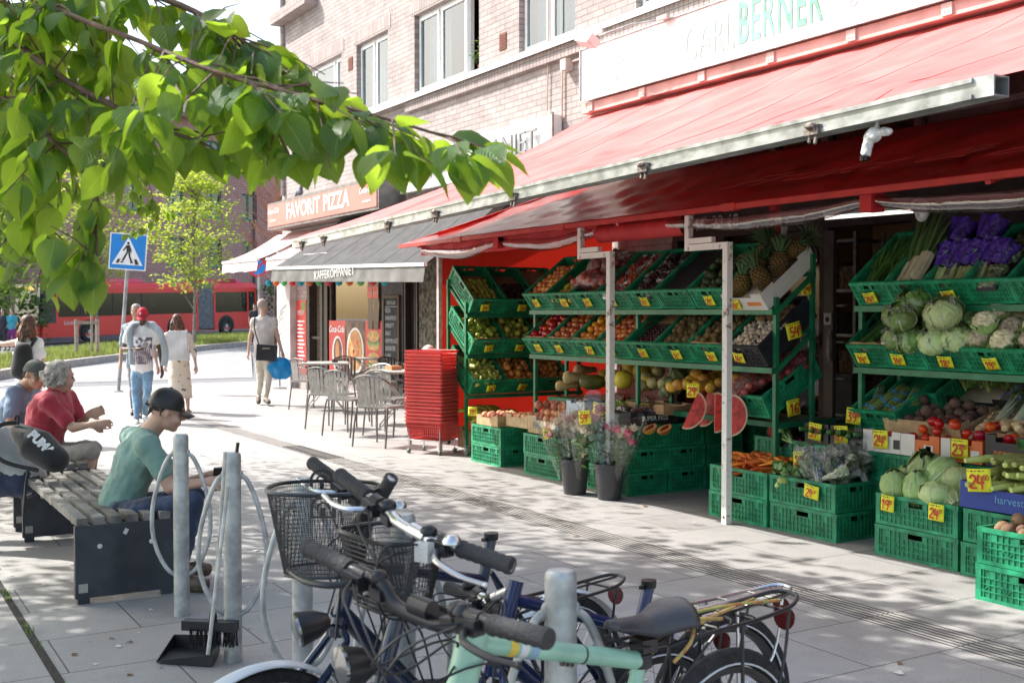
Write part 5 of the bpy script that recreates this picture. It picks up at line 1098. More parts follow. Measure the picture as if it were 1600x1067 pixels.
X=T(5.80,7.55,.66)@RZ(-math.pi/2); carton_open(X,.5,.3,.08,m_card,'shallow brown tray of grapefruits under the long rack',text=None)
# red netted bag crate at the right end
X=T(5.85,6.32,.72)@RZ(R(-90))@RX(R(30)); crate(X,'green tilted crate of red netted bags at the near end of the counter',m_cb)
for i in range(7): put('net_bag',X@T(rnd.uniform(-.1,.1),.08+i*.07,.16+.02*(i%2))@RZ(rnd.uniform(-1,1)),'glossy red netted bag in the tilted crate behind the watermelons','red netted bags','net bag')
price(T(6.02,6.07,.80)@RX(math.pi/2)@RZ(.15),'16','yellow tag reading 16 on the tilted crate of red bags',.13,.12)
# ================= GROUND STACKS =================
def stack(x,y,n,lab,long_side=True,rz=0,top=True,z0=0,liner=None,jit=.008):
    """crates stacked with the long side along the street; x,y = near front corner (smallest x and y)"""
    Xs=None
    for k in range(n):
        pos={0:'bottom',n-1:'top'}.get(k,['','second','third'][min(k,2)]+' from the ground')
        X=T(x+rnd.uniform(-jit,jit),y+.6*0+rnd.uniform(-jit,jit),z0+k*.190)@RZ(rnd.uniform(-.012,.012)+rz)
        X=X@(T(.4,0,0)@T(-.2,0,0))      # origin: front middle
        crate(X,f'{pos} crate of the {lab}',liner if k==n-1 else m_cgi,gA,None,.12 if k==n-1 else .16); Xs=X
    return Xs
TOPZ=lambda n:n*.190
XF_=stack(5.53,9.47,2,'green two crate stack under the peach boxes')
XG_=stack(5.53,8.42,2,'green two crate stack beside the flower buckets')
XH1=stack(5.53,7.42,3,'green stack right beside the flower buckets'); XH2=stack(5.945,7.42,3,'green stack behind the one by the flower buckets'); XH3=stack(6.36,7.42,3,'green stack deepest under the watermelon wedges')
stack(5.97,8.5,2,'shaded stack behind the boxes of small fruit'); stack(5.97,9.2,2,'shaded stack near the bananas'); stack(5.95,8.05,2,'shaded stack between the berry boxes and squashes')
stack(6.9,7.42,3,'shaded stack at the back under the rack')
# peach boxes on F
def obox(x,y,z,W,D,H,m,lab,rz=0,**k):   # W along the street (y), D away from it; front faces the street
    return T(x,y,z)@RZ(-math.pi/2+rz),W,D,H
def boxat(x,y,z,W,D,H,m,lab,rz=0,**k):
    X=T(x,y,z)@RZ(-math.pi/2+rz); carton_open(X,W,D,H,m,lab,**k); return X
zF=TOPZ(2)+.002
X=boxat(5.54,9.75,zF,.42,.38,.10,m_pal,'pale wooden tray of peaches on the leftmost green stack'); fill(X,'peach',.039,.05,'pale peach in the wooden tray on the leftmost green stack','peaches in the left tray',W=.38,D=.34,layers=1)
price(T(5.53,10.02,zF+.12)@RZ(-math.pi/2+.6)@RX(math.pi/2),'39','yellow tag at the corner of the leftmost peach tray',.1,.09)
X=boxat(5.60,9.28,zF+.02,.40,.34,.12,m_pal,'pale wooden tray of apricots behind the first peach tray'); fill(X,'peach',.034,.06,'sunlit yellow apricot in the second pale tray','apricots',W=.34,D=.3,cat='apricot')
X=boxat(5.56,8.73,zF,.56,.38,.16,m_pal,'wooden fruit box lettered in navy between two crate stacks',text='FRUINALL',tm=m_navy,tsize=.085,mark=[(.20,.03,.10,.08,M('print_sky',(.1,.3,.55),.5))]); fill(X,'peach',.041,.09,'rosy peach heaped in the box lettered in navy','peaches in the lettered box',W=.5,D=.34,layers=3,heap=.5)
boxes=[(5.62,8.12,.22,.3,.17,'pale upright carton behind the lettered box',m_cardw),(5.72,8.38,.2,.3,.2,'tall pale carton beside the upright one',m_pal)]
price(AX(854,672,5.49) and T(AX(854,677,5.46))@RZ(-math.pi/2)@RX(math.pi/2)@RZ(.2),'34','yellow tag on the left corner of the crate stack by the flowers',.11,.10)
X=boxat(5.98,8.95,zF+.0,.55,.38,.12,m_card,'brown tray of onions and potatoes behind the peaches'); fill(X,'nectarine',.033,.07,'reddish onion in the tray behind the peaches','onions behind the peaches',W=.5,D=.34,layers=2,cat='onion')
z2=TOPZ(2)+.002
X=boxat(5.98,8.30,z2,.4,.3,.14,m_cardw,'pale carton of blueberry punnets with blue rim',mark=[(0,.09,.36,.03,m_blue)]); fill(X,'blueberry_pack',.06,.10,'blueberry punnet in the pale carton','blueberry punnets',W=.36,D=.28,rotmode='flat',zs=.1)
X=boxat(5.62,8.02,.40,.32,.3,.14,m_cardw,'cream carton of berries beside the price flag'); fill(X,'blueberry_pack',.06,.10,'blueberry punnet in the cream carton','blueberry punnets in the cream carton',W=.28,D=.28,rotmode='flat',zs=.1)
mb=MB(); mb.bx(5.6,5.95,7.86,8.2,.0,.40); one(mb,'carton',m_card,'large closed brown carton supporting the berry boxes','carton')
price(AX(828,1,5.6) and T(AX(935,643,5.55))@RZ(-math.pi/2)@RX(math.pi/2)@RZ(-.1),'39','large yellow flag tag standing between the berry boxes',.15,.15)
z3=TOPZ(3)+.002
# boxes along the top of stacks H (facing the camera and street)
X=boxat(5.55,7.86,z3-.0,.3,.26,.10,m_bk,'small black tray of kumquats on the crate stack edge'); fill(X,'peach',.026,.05,'orange kumquat in the small black tray','kumquats',W=.26,D=.22,cat='kumquat')
X=T(5.80,7.44,z3)@RZ(0); carton_open(X@T(.02,0,0),.5,.3,.11,m_bk,'black fig box with white capitals on the crate stack',text='SUPER FIGS',tm=m_wh,tsize=.055); fill(X,'fig_pack',.06,.07,'wrapped figs in the lettered black box','fig packs in the lettered box',W=.4,D=.26,rotmode='flat',zs=.1)
X=T(5.86,7.76,z3); carton_open(X,.3,.26,.13,M('box_teal',(.10,.30,.26),.5),'teal carton of grapes behind the fig box'); 
for i in range(4): put('grape_bunch',X@T(-.09+.06*i,.1+.03*(i%2),.13)@RZ(i),'pale green grape bunch in the teal carton','grapes','grapes')
X=T(6.18,7.76,z3); carton_open(X,.3,.26,.12,M('box_magenta',(.30,.03,.22),.5),'small magenta carton beside the teal one'); fill(X,'plum',.022,.06,'dark plum in the small magenta carton','plums in magenta carton',W=.26,D=.22)
X=T(5.62,7.78,z3+.0); 
X=T(5.72,8.10,.58); carton_open(X,.3,.28,.14,M('box_pale_blue',(.45,.55,.62),.5),'pale blue printed carton of punnets near the white pole',mark=[(0,.04,.2,.05,m_navy)]); fill(X,'blueberry_pack',.06,.09,'punnet in the pale blue carton','punnets in blue carton',W=.28,D=.26,rotmode='flat',zs=.1)
for (p,s_) in (((957,640),1),((985,638),1.0),((1010,630),.9),((965,625),1)):
    q=AX(*p,5.95 if p[1]>630 else 6.1); put('net_bag',T(q)@RZ(rnd.uniform(-1,1))@SC(s_*.8),'reddish bag of shallots heaped behind the berry boxes','bags of shallots','net bag')
for k,(px,py) in enumerate(((1015,668),(1038,669))):
    put('papaya_half',T(AX(px,py,5.56+.07*k)+V((0,0,.0)))@RZ(R(-55))@RX(.15),'halved papaya lying cut side up on the crate corner','papaya halves','papaya')
price(AX(1090,1,6) and T(AX(1006,640,5.9))@RZ(-1.2)@RX(math.pi/2),'34','yellow tag standing behind the teal carton',.11,.11); price(T(AX(1083,610,5.75))@RZ(-1.2)@RX(math.pi/2),'29','green yellow tag between the grapefruits and watermelon',.11,.11); price(T(AX(766+0,660-306,5.6)+V((0,0,-.0)))@RZ(-1.2)@RX(math.pi/2),'16','tiny tag') if False else None
for k,(px,py,x,rz,ln_) in enumerate(((1078,636,5.70,6,.42),(1100,636,5.95,-25,.22),(1118,636,5.72,14,.02),(1142,636,5.66,2,.05),(1096,622,6.3,20,.1))):
    p=AX(px,py,x); p.z=z3+.165; put('watermelon_wedge',T(p)@RZ(R(-31))@RY(ln_)@RZ(R(31))@RZ(R(rz))@RX(math.pi/2),['leaning red watermelon quarter leftmost of the row','narrow watermelon quarter second from the left','wide upright watermelon quarter left of the white pole','watermelon quarter just right of the white pole','watermelon quarter half hidden behind the others'][k],'cut watermelons','watermelon')
# banana box under rack 1
X=T(5.82,10.45,.05); mb=MB(); carton_open(T(6.0,10.35,.06),.5,.4,.22,m_card,'brown banana carton under the short rack')
for i in range(11): put('banana_bunch',T(5.83+(i%4)*.13+rnd.uniform(-.02,.02),10.42+(i//4)*.12,.30+.05*(i//4)+rnd.uniform(0,.03))@RZ(rnd.uniform(-1.,1.)-.9)@RX(rnd.uniform(-.25,.25)),'green yellow banana hand in the carton under the short rack','bananas in the carton','bananas')
mb=MB(); mb.bx(6.35,6.75,10.35,10.7,.02,.3); one(mb,'carton',m_card,'plain brown carton right of the bananas under the rack','carton')
# ================= RIGHT HAND RACK =================
R3=T(6.05,5.50,0)@RZ(-math.pi/2); rack('right hand green rack of vegetables beside the shop door',R3,3.2,[1.12,1.54],.45,1.6,1.95)
u1='top tier right of the door'; u2='middle tier right of the door'
shelf(R3,1.54,[('green_onion_bunch',.05,'green onions','green onion bunch','24',dict(rotmode='flat',y0=.1,y1=.5,lz=.04,ln=m_cgi)),(None,0,'leeks','','34',dict(lz=.06,ln=m_cgi)),(None,0,'celery in purple bags','','24',dict(lz=.06,ln=m_cgi)),('salad_pack',.07,'packed salads','salad pack',None,dict(rotmode='flat',zs=.1)),('salad_pack',.07,'more packed salads','small salad pack',None,dict(rotmode='flat',zs=.1)),(None,0,'stacked empties','',None,{})],.02,u1,tagz=.07,w_=.305)
X=tilted(R3,.48,1.54)
for i in range(5): put('leek',X@T(-.11+i*.045,.24+.03*(i%2),.15+.02*i)@RX(.25)@RY(i)@SC(1.25),'long white and green leek leaning in its slanted crate','leeks in the crate','leek')
for k,dx in ((0,.76),(1,.98)):
    X=tilted(R3,dx,1.54)
    for i in range(4): put('celery_bag',X@T(-.10+(i%3)*.085,.20+.16*(i//3)+.03*(i%2),.15+.06*(i//3))@RX(.35)@RY(i*.9),'celery in a purple plastic bag in the slanted crate','bagged celery','celery')
shelf(R3,1.12,[(None,0,'cucumbers in the shade','','14',dict(ear=1)),('bagged_lettuce',.067,'bagged green lettuces','bagged lettuce','14',dict(ear=1,layers=3,rotmode='up',heap=.6)),('bagged_cabbage',.067,'bagged cabbages','bagged cabbage','18',dict(ear=1,layers=3,rotmode='up',heap=.6)),('cauliflower',.067,'pale cauliflowers','cauliflower','19',dict(rotmode='up',layers=2,heap=.8,ln=m_cgi)),('cauliflower',.067,'more cauliflowers','shaded cauliflower','24',dict(rotmode='up'))],.0,u2,w_=.305)
X=tilted(R3,.15,1.12); fill(X,'cucumber',.026,.1,'dark cucumber in the shaded slanted crate','cucumbers in the crate',rotmode='flat',D=.5,W=.22,maxn=6,y0=.12,y1=.3)
# third level: tilted crates of asparagus, fennel, root vegetables
X=T(6.12,5.36,.66)@RZ(-math.pi/2)@RX(R(28)); crate(X,'green tilted crate of asparagus below the right rack',m_cgi)
fill(X,'asparagus_bunch',.045,.10,'asparagus bunch with blue band in the tilted crate','asparagus bunches',rotmode='flat',y0=.08,y1=.3,W=.36)
X2=T(6.42,5.28,.78)@RZ(-math.pi/2)@RX(R(28)); crate(X2,'empty green crate behind the asparagus',None)
price(T(AX(1334,650,6.05))@RZ(-1.3)@RX(math.pi/2)@RZ(-.1),'39','yellow tag reading 39 below the asparagus crate',.11,.11)
X=T(6.5,4.85,.80)@RZ(-math.pi/2)@RX(R(25)); carton_open(X,.5,.4,.14,m_bk,'black box of leafy fennel under the right rack')
for i in range(5): put('leafy_bunch',X@T(-.18+i*.09,.16+.05*(i%2),.17)@RX(1.3)@SC(1.2),'feathery green bunch in the black box under the right rack','green bunches','greens'); 
for i in range(3): put('lettuce_head',X@T(-.16+i*.15,.22,.17)@RX(1)@SC(.7),'pale fennel bulb among the feathery bunches','fennel','fennel')
X=T(6.10,4.98,.64)@RZ(-math.pi/2)@RX(R(16)); carton_open(X,.60,.42,.15,m_pal,'pale wooden tray of brown beetroots and celeriac',notch=False); fill(X,'beetroot',.042,.08,'muddy brown beetroot in the wooden tray','beetroots in the tray',W=.54,D=.38,layers=2)
X=T(6.10,4.40,.64)@RZ(-math.pi/2)@RX(R(14)); carton_open(X,.52,.42,.12,m_card,'brown tray of parsnips at the right edge',notch=False); fill(X,'parsnip',.035,.06,'long pale parsnip in the brown tray','parsnips',W=.44,D=.4,rotmode='flat',layers=2,heap=.7)
for i in range(3): put('bagged_herb',X@T(-.1+i*.12,.3,.2)@RX(.3)@SC(1.4),'clear bag of pale roots behind the parsnips','bags of roots','bag')
# supports for the box row: crate stacks
for k,y in enumerate((5.18,4.56,3.94)): stack(5.93,y,3,['green stack under the vine tomato box','green stack under the middle tomato boxes','green stack under the green bean box'][k])
stack(6.36,4.6,3,'shaded green stack under the beetroot tray'); stack(6.36,3.96,3,'shaded green stack under the parsnips'); stack(6.36,5.2,3,'shaded green stack under the asparagus')
zb=TOPZ(3)+.004
def cbox(y,W,m,lab,nm,r,plab,grp,txt=None,tlab=None,H=.14,x=5.915,lay=2,text=None,tm=None,ts=.05,mark=None,rm='any',tx=0,small='50',W2=None,z=.07):
    X=T(x,y,zb)@RZ(-math.pi/2); carton_open(X,W,.40,H,m,lab,text=text,tm=tm,tsize=ts,mark=mark)
    if nm: fill(X,nm,r,z,plab,grp,W=W-.03,D=.37,layers=lay,rotmode=rm)
    if txt: price(X@T(tx,-.012,.085)@RX(math.pi/2)@RZ(rnd.uniform(-.12,.12)),txt,tlab,.12,.12,small)
    return X
cbox(5.74,.22,m_bk,'small dark carton of cucumbers at the left of the box row','cucumber',.024,'cucumber in the small dark carton','cucumbers in small carton','39','yellow tag reading 39 on the small cucumber carton',rm='flat',lay=1)
cbox(5.47,.28,m_bk,'black carton of dark courgettes in the box row','cucumber',.024,'dark courgette in the black carton','courgettes','89','yellow tag reading 89 on the black courgette carton',rm='flat',lay=1,tx=-.03)
cbox(5.16,.32,m_bw,'white carton of cherry tomatoes on the vine','cherry_tomato',.018,'small vine tomato in the white carton','vine tomatoes','24','yellow tag reading 24 on the white vine tomato carton',lay=1,z=.09,mark=[(.12,.03,.05,.06,m_cb)])
cbox(4.86,.30,m_bo,'orange and white carton of round tomatoes','tomato',.037,'large red tomato in the first orange carton','tomatoes in first carton',mark=[(-.09,.0,.11,.139,m_bw),(.07,.03,.07,.05,m_bw),(.07,.035,.04,.04,m_cb)],lay=3)
cbox(4.55,.30,m_bo,'second orange and white tomato carton under the tag','tomato',.037,'large red tomato in the second orange carton','tomatoes in second carton','23','yellow tag reading 23 on the second tomato carton',mark=[(-.11,.0,.07,.139,m_bw),(.1,.03,.06,.05,m_bw)],lay=3,tx=.0)
cbox(4.24,.28,m_bk,'black vegetable carton lettered in orange script','tomato',.036,'red tomato half hidden behind the black lettered carton','tomatoes behind the black carton',text='presty',tm=m_oprint,ts=.065,lay=2,H=.19)
cbox(3.90,.34,m_pal,'plain pale carton of green beans at the right edge','green_onion_bunch',.05,'bundle of green beans in the plain pale carton','green beans','64','large yellow tag reading 64 on the bean carton',rm='flat',lay=1,tx=.02,z=.12,H=.15)
# brown paper sack on the ground crate
t=thing('paper_sack','crumpled brown paper sack beside the shop door','sack',(6.35,6.4,0)); p=AX(1222,668,6.3)
mb=MB(); mb.grid(lambda i,j:V((p.x+(.13-.05*j+.02*math.sin(i*31+j*5)+.04*(j>.8))*math.cos(i*6.283),p.y+(.13-.05*j+.02*math.sin(i*22+j*9))*math.sin(i*6.283),.34+.36*j)),30,10); mb.build('paper',M('kraft',(.28,.15,.07),.9,var=.25,vs=8,bump=.8,bs=14),t,smooth=25)
stack(6.2,6.08,2,'small stack under the brown paper sack')
# ---- ground crates in front of the right rack ----
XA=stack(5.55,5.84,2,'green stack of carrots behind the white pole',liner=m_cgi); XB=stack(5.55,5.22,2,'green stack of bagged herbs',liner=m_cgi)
def inner(X): return X@T(0,0,0)
def fillc(X,*a,**k): fill(X,*a,**k)
fill(XA,'carrot',.030,.13,'orange carrot heaped in the ground crate','carrots in the crate',layers=3,heap=.8,rotmode='roll',W=.34)
fill(XB,'zucchini',.035,.12,'pale turnip root among greens at the crate edge','pale roots',layers=1,y0=.42,cat='root'); 
for i in range(5): put('leafy_bunch',XB@T(-.14+.03*i,.50-.05*i,.19)@RZ(i)@RX(.5),'loose green tops at the left of the bagged herbs','loose green tops','greens')
for i in range(26):
    c=rnd.uniform(.02,.40); put('bagged_herb',XB@T(rnd.uniform(-.15,.15),c+.03,.20+.10*rnd.random())@RZ(rnd.uniform(0,6.3))@RX(R(50)+rnd.uniform(-.6,.5))@SC(.9),'herbs in a shiny clear bag piled in the ground crate behind the pole','bagged herbs','herbs')
price(T(AX(1268,768,5.535))@RZ(-math.pi/2)@RX(math.pi/2)@RZ(-.12),'29','yellow tag reading 29 on the long side of the herb crate',.13,.09); price(T(AX(1252,718,5.62))@RZ(-1.2)@RX(math.pi/2),'29','pale yellow tag standing behind the bagged herbs',.11,.11)
XR=stack(5.97,5.82,2,'green stack of radishes behind the carrots'); X=crate(T(5.97+.2,5.82,.38),'top green crate of radish bunches behind the carrots',m_cgi,gA,None,.12); X=T(6.17,5.82,.38); fill(X,'radish_pack',.06,.12,'radish pack in the crate behind the carrots','radish packs',rotmode='flat',zs=.1)
for i in range(3): put('leafy_bunch',X@T(.0-.1*i,.45-.1*i,.19)@RX(.5),'radish greens in the crate behind the carrots','radish greens','greens')
XC=stack(5.54,4.28,2,'green stack of pointed cabbages',liner=m_cgi)
cab=[(-.12,.52,.21,-.3,.9),(-.1,.36,.20,-.2,1.0),(.05,.42,.28,-.5,1.25),(-.13,.20,.20,.2,.95),(-.02,.28,.30,.9,1.05),(.1,.26,.24,.2,1),(.08,.10,.22,-1.2,1.0),(-.1,.08,.19,1.1,.9),(.12,.50,.22,.3,.95),(.0,.14,.28,.5,1.0),(.02,.55,.22,.1,.85)]
for i,(x,y,z,a,s_) in enumerate(cab): put('pointed_cabbage' if i not in (3,5,9) else 'round_cabbage',XC@T(x,y,z)@RY(a)@RX(-a*.7+(.9 if i in(4,6) else 0))@RZ(i*2)@SC(s_),'pale pointed cabbage piled in the ground crate' if i not in (3,5,9) else 'round pale cabbage among the pointed ones','pointed cabbages' if i not in (3,5,9) else 'round cabbages','cabbage')
price(T(AX(1387,786,5.525))@RZ(-math.pi/2)@RX(math.pi/2)@RZ(-.05),'19','yellow tag reading 19 on the left end of the cabbage crate',.10,.10); price(T(AX(1463,800,5.52))@RZ(-math.pi/2)@RX(math.pi/2)@RZ(-.02),'24','yellow tag reading 24 on the cabbage crate',.11,.10)
price(T(AX(1530,750,5.50))@RZ(-1.4)@RX(math.pi/2)@RZ(.1),'24','yellow tag reading 24 on the blue box',.14,.13)
stack(5.52,3.63,2,'green stack under the blue courgette box'); 
X=T(5.53,3.94,.385)@RZ(-math.pi/2+.03); carton_open(X,.62,.4,.15,m_blue,'deep blue cardboard box of pale courgettes with lettering',text='harvest',tm=M('print_skyblue',(.15,.35,.6),.5),tsize=.06); fill(X,'zucchini',.045,.09,'pale green courgette in the blue box','pale courgettes',W=.54,D=.38,layers=3,rotmode='flat',heap=.9)
mb=MB(); fill(T(5.56,4.45,.40)@RZ(-math.pi/2),'bagged_herb',.07,.02,'dark aubergine bag beside the blue box','bags beside the blue box',W=.3,D=.3,rotmode='any',maxn=0)
XE=stack(5.10,3.22,2,'sunlit green stack at the right edge of the pavement',liner=m_cgi); fill(XE,'brown_potato',.036,.14,'sunlit potato in the nearest green crate','potatoes in the nearest crate',layers=2)

# ================= FLOWER BUCKETS =================
m_bkt=M('bucket_black',(.055,.055,.058),.45,var=.1,vs=4)
m_cel=glassmat('cellophane',(.98,.985,.99),1.5,.07,1.45,.03,bump=.5,bs=10)
ros=[('pink',(.86,.46,.46)),('cream',(.86,.78,.62)),('deep pink',(.72,.12,.22))]
mrose={n_:M('petal_'+n_.replace(' ','_'),c_,.7,var=.15,vs=30,trans=.3,tcol=c_) for n_,c_ in ros}
mgl=M('flower_leaf',(.07,.17,.04),.6,var=.3,vs=20,trans=.25,tcol=(.2,.4,.05)); mst=M('flower_stem',(.09,.20,.06),.6)
bk=[(5.25,7.77,'black flower bucket standing furthest from the camera'),(5.33,7.40,'black flower bucket at the front, nearer the camera')]
bp=thing('flower_bucket','x','bucket',(0,0,0),group='black flower buckets'); mb=MB(); mb.lathe([(0,.002),(.088,.002),(.092,.01),(.118,.262),(.126,.264),(.127,.285),(.119,.287),(.113,.262),(.087,.012),(0,.012)],36); mb.build('body',m_bkt,bp,local=True,smooth=40)
mb=MB(); mb.tube([(.122*math.cos(a),.122*math.sin(a),.262-.035*math.sin(a/1)) for a in [math.pi*i/16 for i in range(17)]],.003,5); mb.build('handle',m_alu,bp,local=True)
for x,y,l in bk: place(bp,T(x,y,0),l)
def rose(mb,c,r,q):
    for k in range(9):
        a=k*2.4; rr=r*(.25+.09*k); 
        def fn(i,j): aa=a+(i-.5)*1.5; r2=rr*(.5+.55*j)+.004*math.sin(i*6)*j; return c+V((r2*math.cos(aa),r2*math.sin(aa),r*(-.6+1.2*j-.08*k*j)))
        mb.grid(fn,4,3)
def bouquet(base,tip,col,lab,seed,w_=.13,nf=7):
    q=random.Random(seed); base=V(base); tip=base.lerp(V(tip),.88); d=(tip-base); L=d.length; d.normalize(); t=thing('bouquet',lab,'bouquet',base,group='wrapped bouquets in the buckets'); e=d.orthogonal().normalized(); f=d.cross(e)
    st=MB(); lf=MB(); heads=[MB() for _ in col]
    for i in range(nf):
        a=i*2.4; r=w_*.62*math.sqrt((i+.3)/nf); p=base+d*L*q.uniform(.78,.97)+(e*math.cos(a)+f*math.sin(a))*r
        st.tube([base+(e*math.cos(a)+f*math.sin(a))*.02,(base+p)/2+d*.02,p],.003,5); rose(heads[i%len(col)],p,.050,q)
        for k in range(9):
            s_=q.uniform(.25,.9); c=base.lerp(p,s_); u=V((q.gauss(0,1),q.gauss(0,1),q.gauss(.3,.5))).normalized(); v_=u.cross(d).normalized()*.021; lf.add([c,c+u*.035+v_,c+u*.08,c+u*.035-v_],[(0,1,2,3)])
    st.build('stems',mst,t); lf.build('leaves',mgl,t)
    for k,h in enumerate(heads):
        if h.v: h.build('blossom',mrose[col[k]],t,smooth=60)
    mb=MB()
    def fn(i,j):
        a=i*2*math.pi; r=(.030+(w_-.02)*j**.9)*(1+.05*math.sin(a*3+seed)+.06*j*math.sin(a*7)); top=L*(.98+.12*abs(math.cos(a*1+seed))**3); return base+d*(.0+top*j)+(e*math.cos(a)+f*math.sin(a))*r
    mb.grid(fn,32,10); mb.build('wrap',m_cel,t,smooth=180)
    # printed rim of the sleeve
    return t
B1=V((5.25,7.77,.05)); B2=V((5.33,7.40,.05))
bouquet(B1+V((-.05,.03,0)),AX(858,640,5.12)+V((0,0,.0)),['cream','pink'],'leftmost bouquet of pale pink roses leaning out of its bucket',1)
bouquet(B1+V((.03,.03,0)),AX(897,625,5.25),['cream','pink'],'cream and pink roses in clear film in the left bucket',2)
bouquet(B1+V((.02,-.03,0)),AX(912,640,5.15),['cream'],'cream roses in clear film between the two buckets',5,.11,5)
bouquet(B2+V((.0,.05,0)),AX(925,610,5.4),['pink'],'tall pink roses in clear film beside the white pole',3,.12,6)
bouquet(B2+V((.04,-.01,0)),AX(985,650,5.35),['deep pink','cream'],'bouquet with deep pink roses leaning right out of its bucket',4)
bouquet(B2+V((.03,.02,0)),AX(955,645,5.45),['pink','deep pink'],'pink roses low in the middle of the right bucket',6,.11,5)
price(T(AX(914,652,5.1))@RZ(-1.2)@RX(math.pi/2)@RZ(.15),'59','green yellow tag on the wrapped cream roses',.11,.11)
# ================= STREET FURNITURE =================
m_slat=M('bench_wood',(.20,.19,.17),.8,var=.3,vs=7,bump=.4,bs=30); m_bpan=M('bench_panel',(.055,.06,.07),.55,var=.3,vs=9,bump=.15,bs=40,col2=(.03,.033,.04))
def bench(y0,L,lab,lab2=None,x0=1.05,W=.50):
    t=thing('park_bench',lab,'bench',(x0+W/2,y0+L/2,0),group='slatted benches in a row')
    for k,y in enumerate((y0,y0+L-.05)):
        mb=MB(); mb.bx(x0,x0+W,y,y+.04,.03,.40); mb.bx(x0+.012,x0+.07,y+.002,y+.038,0,.0295); mb.bx(x0+W-.07,x0+W-.012,y+.002,y+.038,0,.0295); o=mb.build('side_panel',m_bpan,t,smooth=0)
        for x in (x0+.12,x0+.38): mb=MB(); mb.lathe([(.013,0),(.012,.006),(0,.010)],12,(x,y,.29),RX(math.pi/2).to_3x3()); mb.build('bolt',M('bolt_white',(.7,.7,.68),.4),o)
        mb=MB(); mb.bx(x0+.015,x0+.06,y-.003,y-.0005,.06,.105); mb.build('sticker',M('sticker_grey',(.42,.40,.36),.7),o,smooth=0)
        if k==0 and y0<7: mb=MB(); mb.box((x0+.25,y-.0015,.355),(.02,.002,.03),RY(.5).to_3x3()); mb.build('torn_label',M('bolt_white'),o,smooth=0)
    n=6; g=W/n
    for i in range(n):
        mb=MB(); mb.bx(x0+i*g+.008,x0+(i+1)*g-.02,y0+.0,y0+L,.401,.44); mb.build('slat',m_slat,t,smooth=0)
    for y in (y0+.25,y0+L/2,y0+L-.3): mb=MB(); mb.bx(x0+.03,x0+W-.03,y,y+.03,.375,.4005); mb.build('cross_bar',m_alu,t,smooth=0)
bench(6.08,1.9,'slatted grey bench with black end panels where the man in green sits'); bench(8.35,2.0,'slatted bench further up the street where the two men talk')
# bike racks
m_post=M('post_galv',(.56,.57,.55),.5,.45,col2=(.36,.37,.36),thr=(.4,.6),vs=14,bump=.12,bs=50)
pp=[(XD(-1.624+.434*k,5.57-.741*k)) for k in range(5)]; LP=['farthest steel bike post beside the man in green','steel bike post with the broom leaning on it','steel bike post behind the round wire basket','steel bike post behind the small square basket','nearest steel bike post, in front of the mint bicycle']
proto=thing('bike_post',LP[0],'bike rack',(0,0,0),group='steel bike rack posts'); mb=MB(); mb.lathe([(0,0),(.0375,0),(.0375,.872),(.036,.885),(.030,.892),(0,.893)],24); mb.build('post',m_post,proto,local=True,smooth=40)
for s_ in (-1,1):
    mb=MB(); mb.tube(cr([(0,.030*s_,.80),(0,.062*s_,.775),(0,.10*s_,.69),(0,.137*s_,.55),(0,.142*s_,.42),(0,.115*s_,.31),(0,.07*s_,.23),(0,.030*s_,.20)],5),.0105,10); mb.ell((0,.034*s_,.80),(.015,.013,.02)); mb.build('hoop',m_post,proto,local=True)
for k in range(5): place(proto,T(pp[k])@RZ(R([-121,-118,-95,-100,-112][k])),LP[k])
mb=MB(); p=pp[1]+V((.02,-.0,.893)); mb.bar(p,p+V((.006,0,.04)),.012); one(mb,'cable_tie',m_dk,'short black cable stub sticking up from the broom post','cable tie')
# broom and long-handled dustpan leaning on post 1
m_pvcw=M('handle_white',(.62,.60,.54),.5,var=.2,vs=20); m_blk=M('black_plastic',(.02,.02,.022),.45,var=.2)
t=thing('broom','black headed broom with white handle leaning on the bike post','broom',AD(337,985,4.75)); a=AD(352,706,4.72); b=AD(333,978,4.78); mb=MB(); mb.tube([a,b],.0085,8); mb.build('handle',m_pvcw,t); mb=MB(); mb.bar(b+V((-.02,.05,0))+CR*-.09,b+CR*.10,.05,.04); mb.cap_(b+V((0,0,.05)),b,.016,.018); mb.build('head',m_blk,t,smooth=30)
mb=MB(); 
for i in range(90): q=b+CR*rnd.uniform(-.10,.10)+CF*rnd.uniform(-.02,.02)+V((0,0,-.01)); mb.tube([q,q+V((rnd.uniform(-.012,.012),rnd.uniform(-.012,.012),-.075))],.0022,3,cap=False)
mb.build('bristles',m_blk,t)
t=thing('dustpan','black long handled dustpan standing by the bike post','dustpan',G(310,1036)); d0=G(248,1030); d1=G(342,1036); h_=AD(328,1000,4.62)
mb=MB(); mb.tube([AD(356,760,4.66),AD(325,1022,4.58)],.0085,8); mb.build('handle',m_pvcw,t)
mb=MB(); P=[G(245,1034,.008),G(332,1040,.008),G(343,1018,.008),G(272,1010,.008)]; U=[p+V((0,0,z)) for p,z in zip(P,(.006,.05,.075,.055))]; mb.add(P+U,[(0,1,2,3),(1,5,6,2),(2,6,7,3),(0,3,7,4),(0,4,5,1)]); mb.build('pan',m_blk,t,smooth=0,solid=.004)
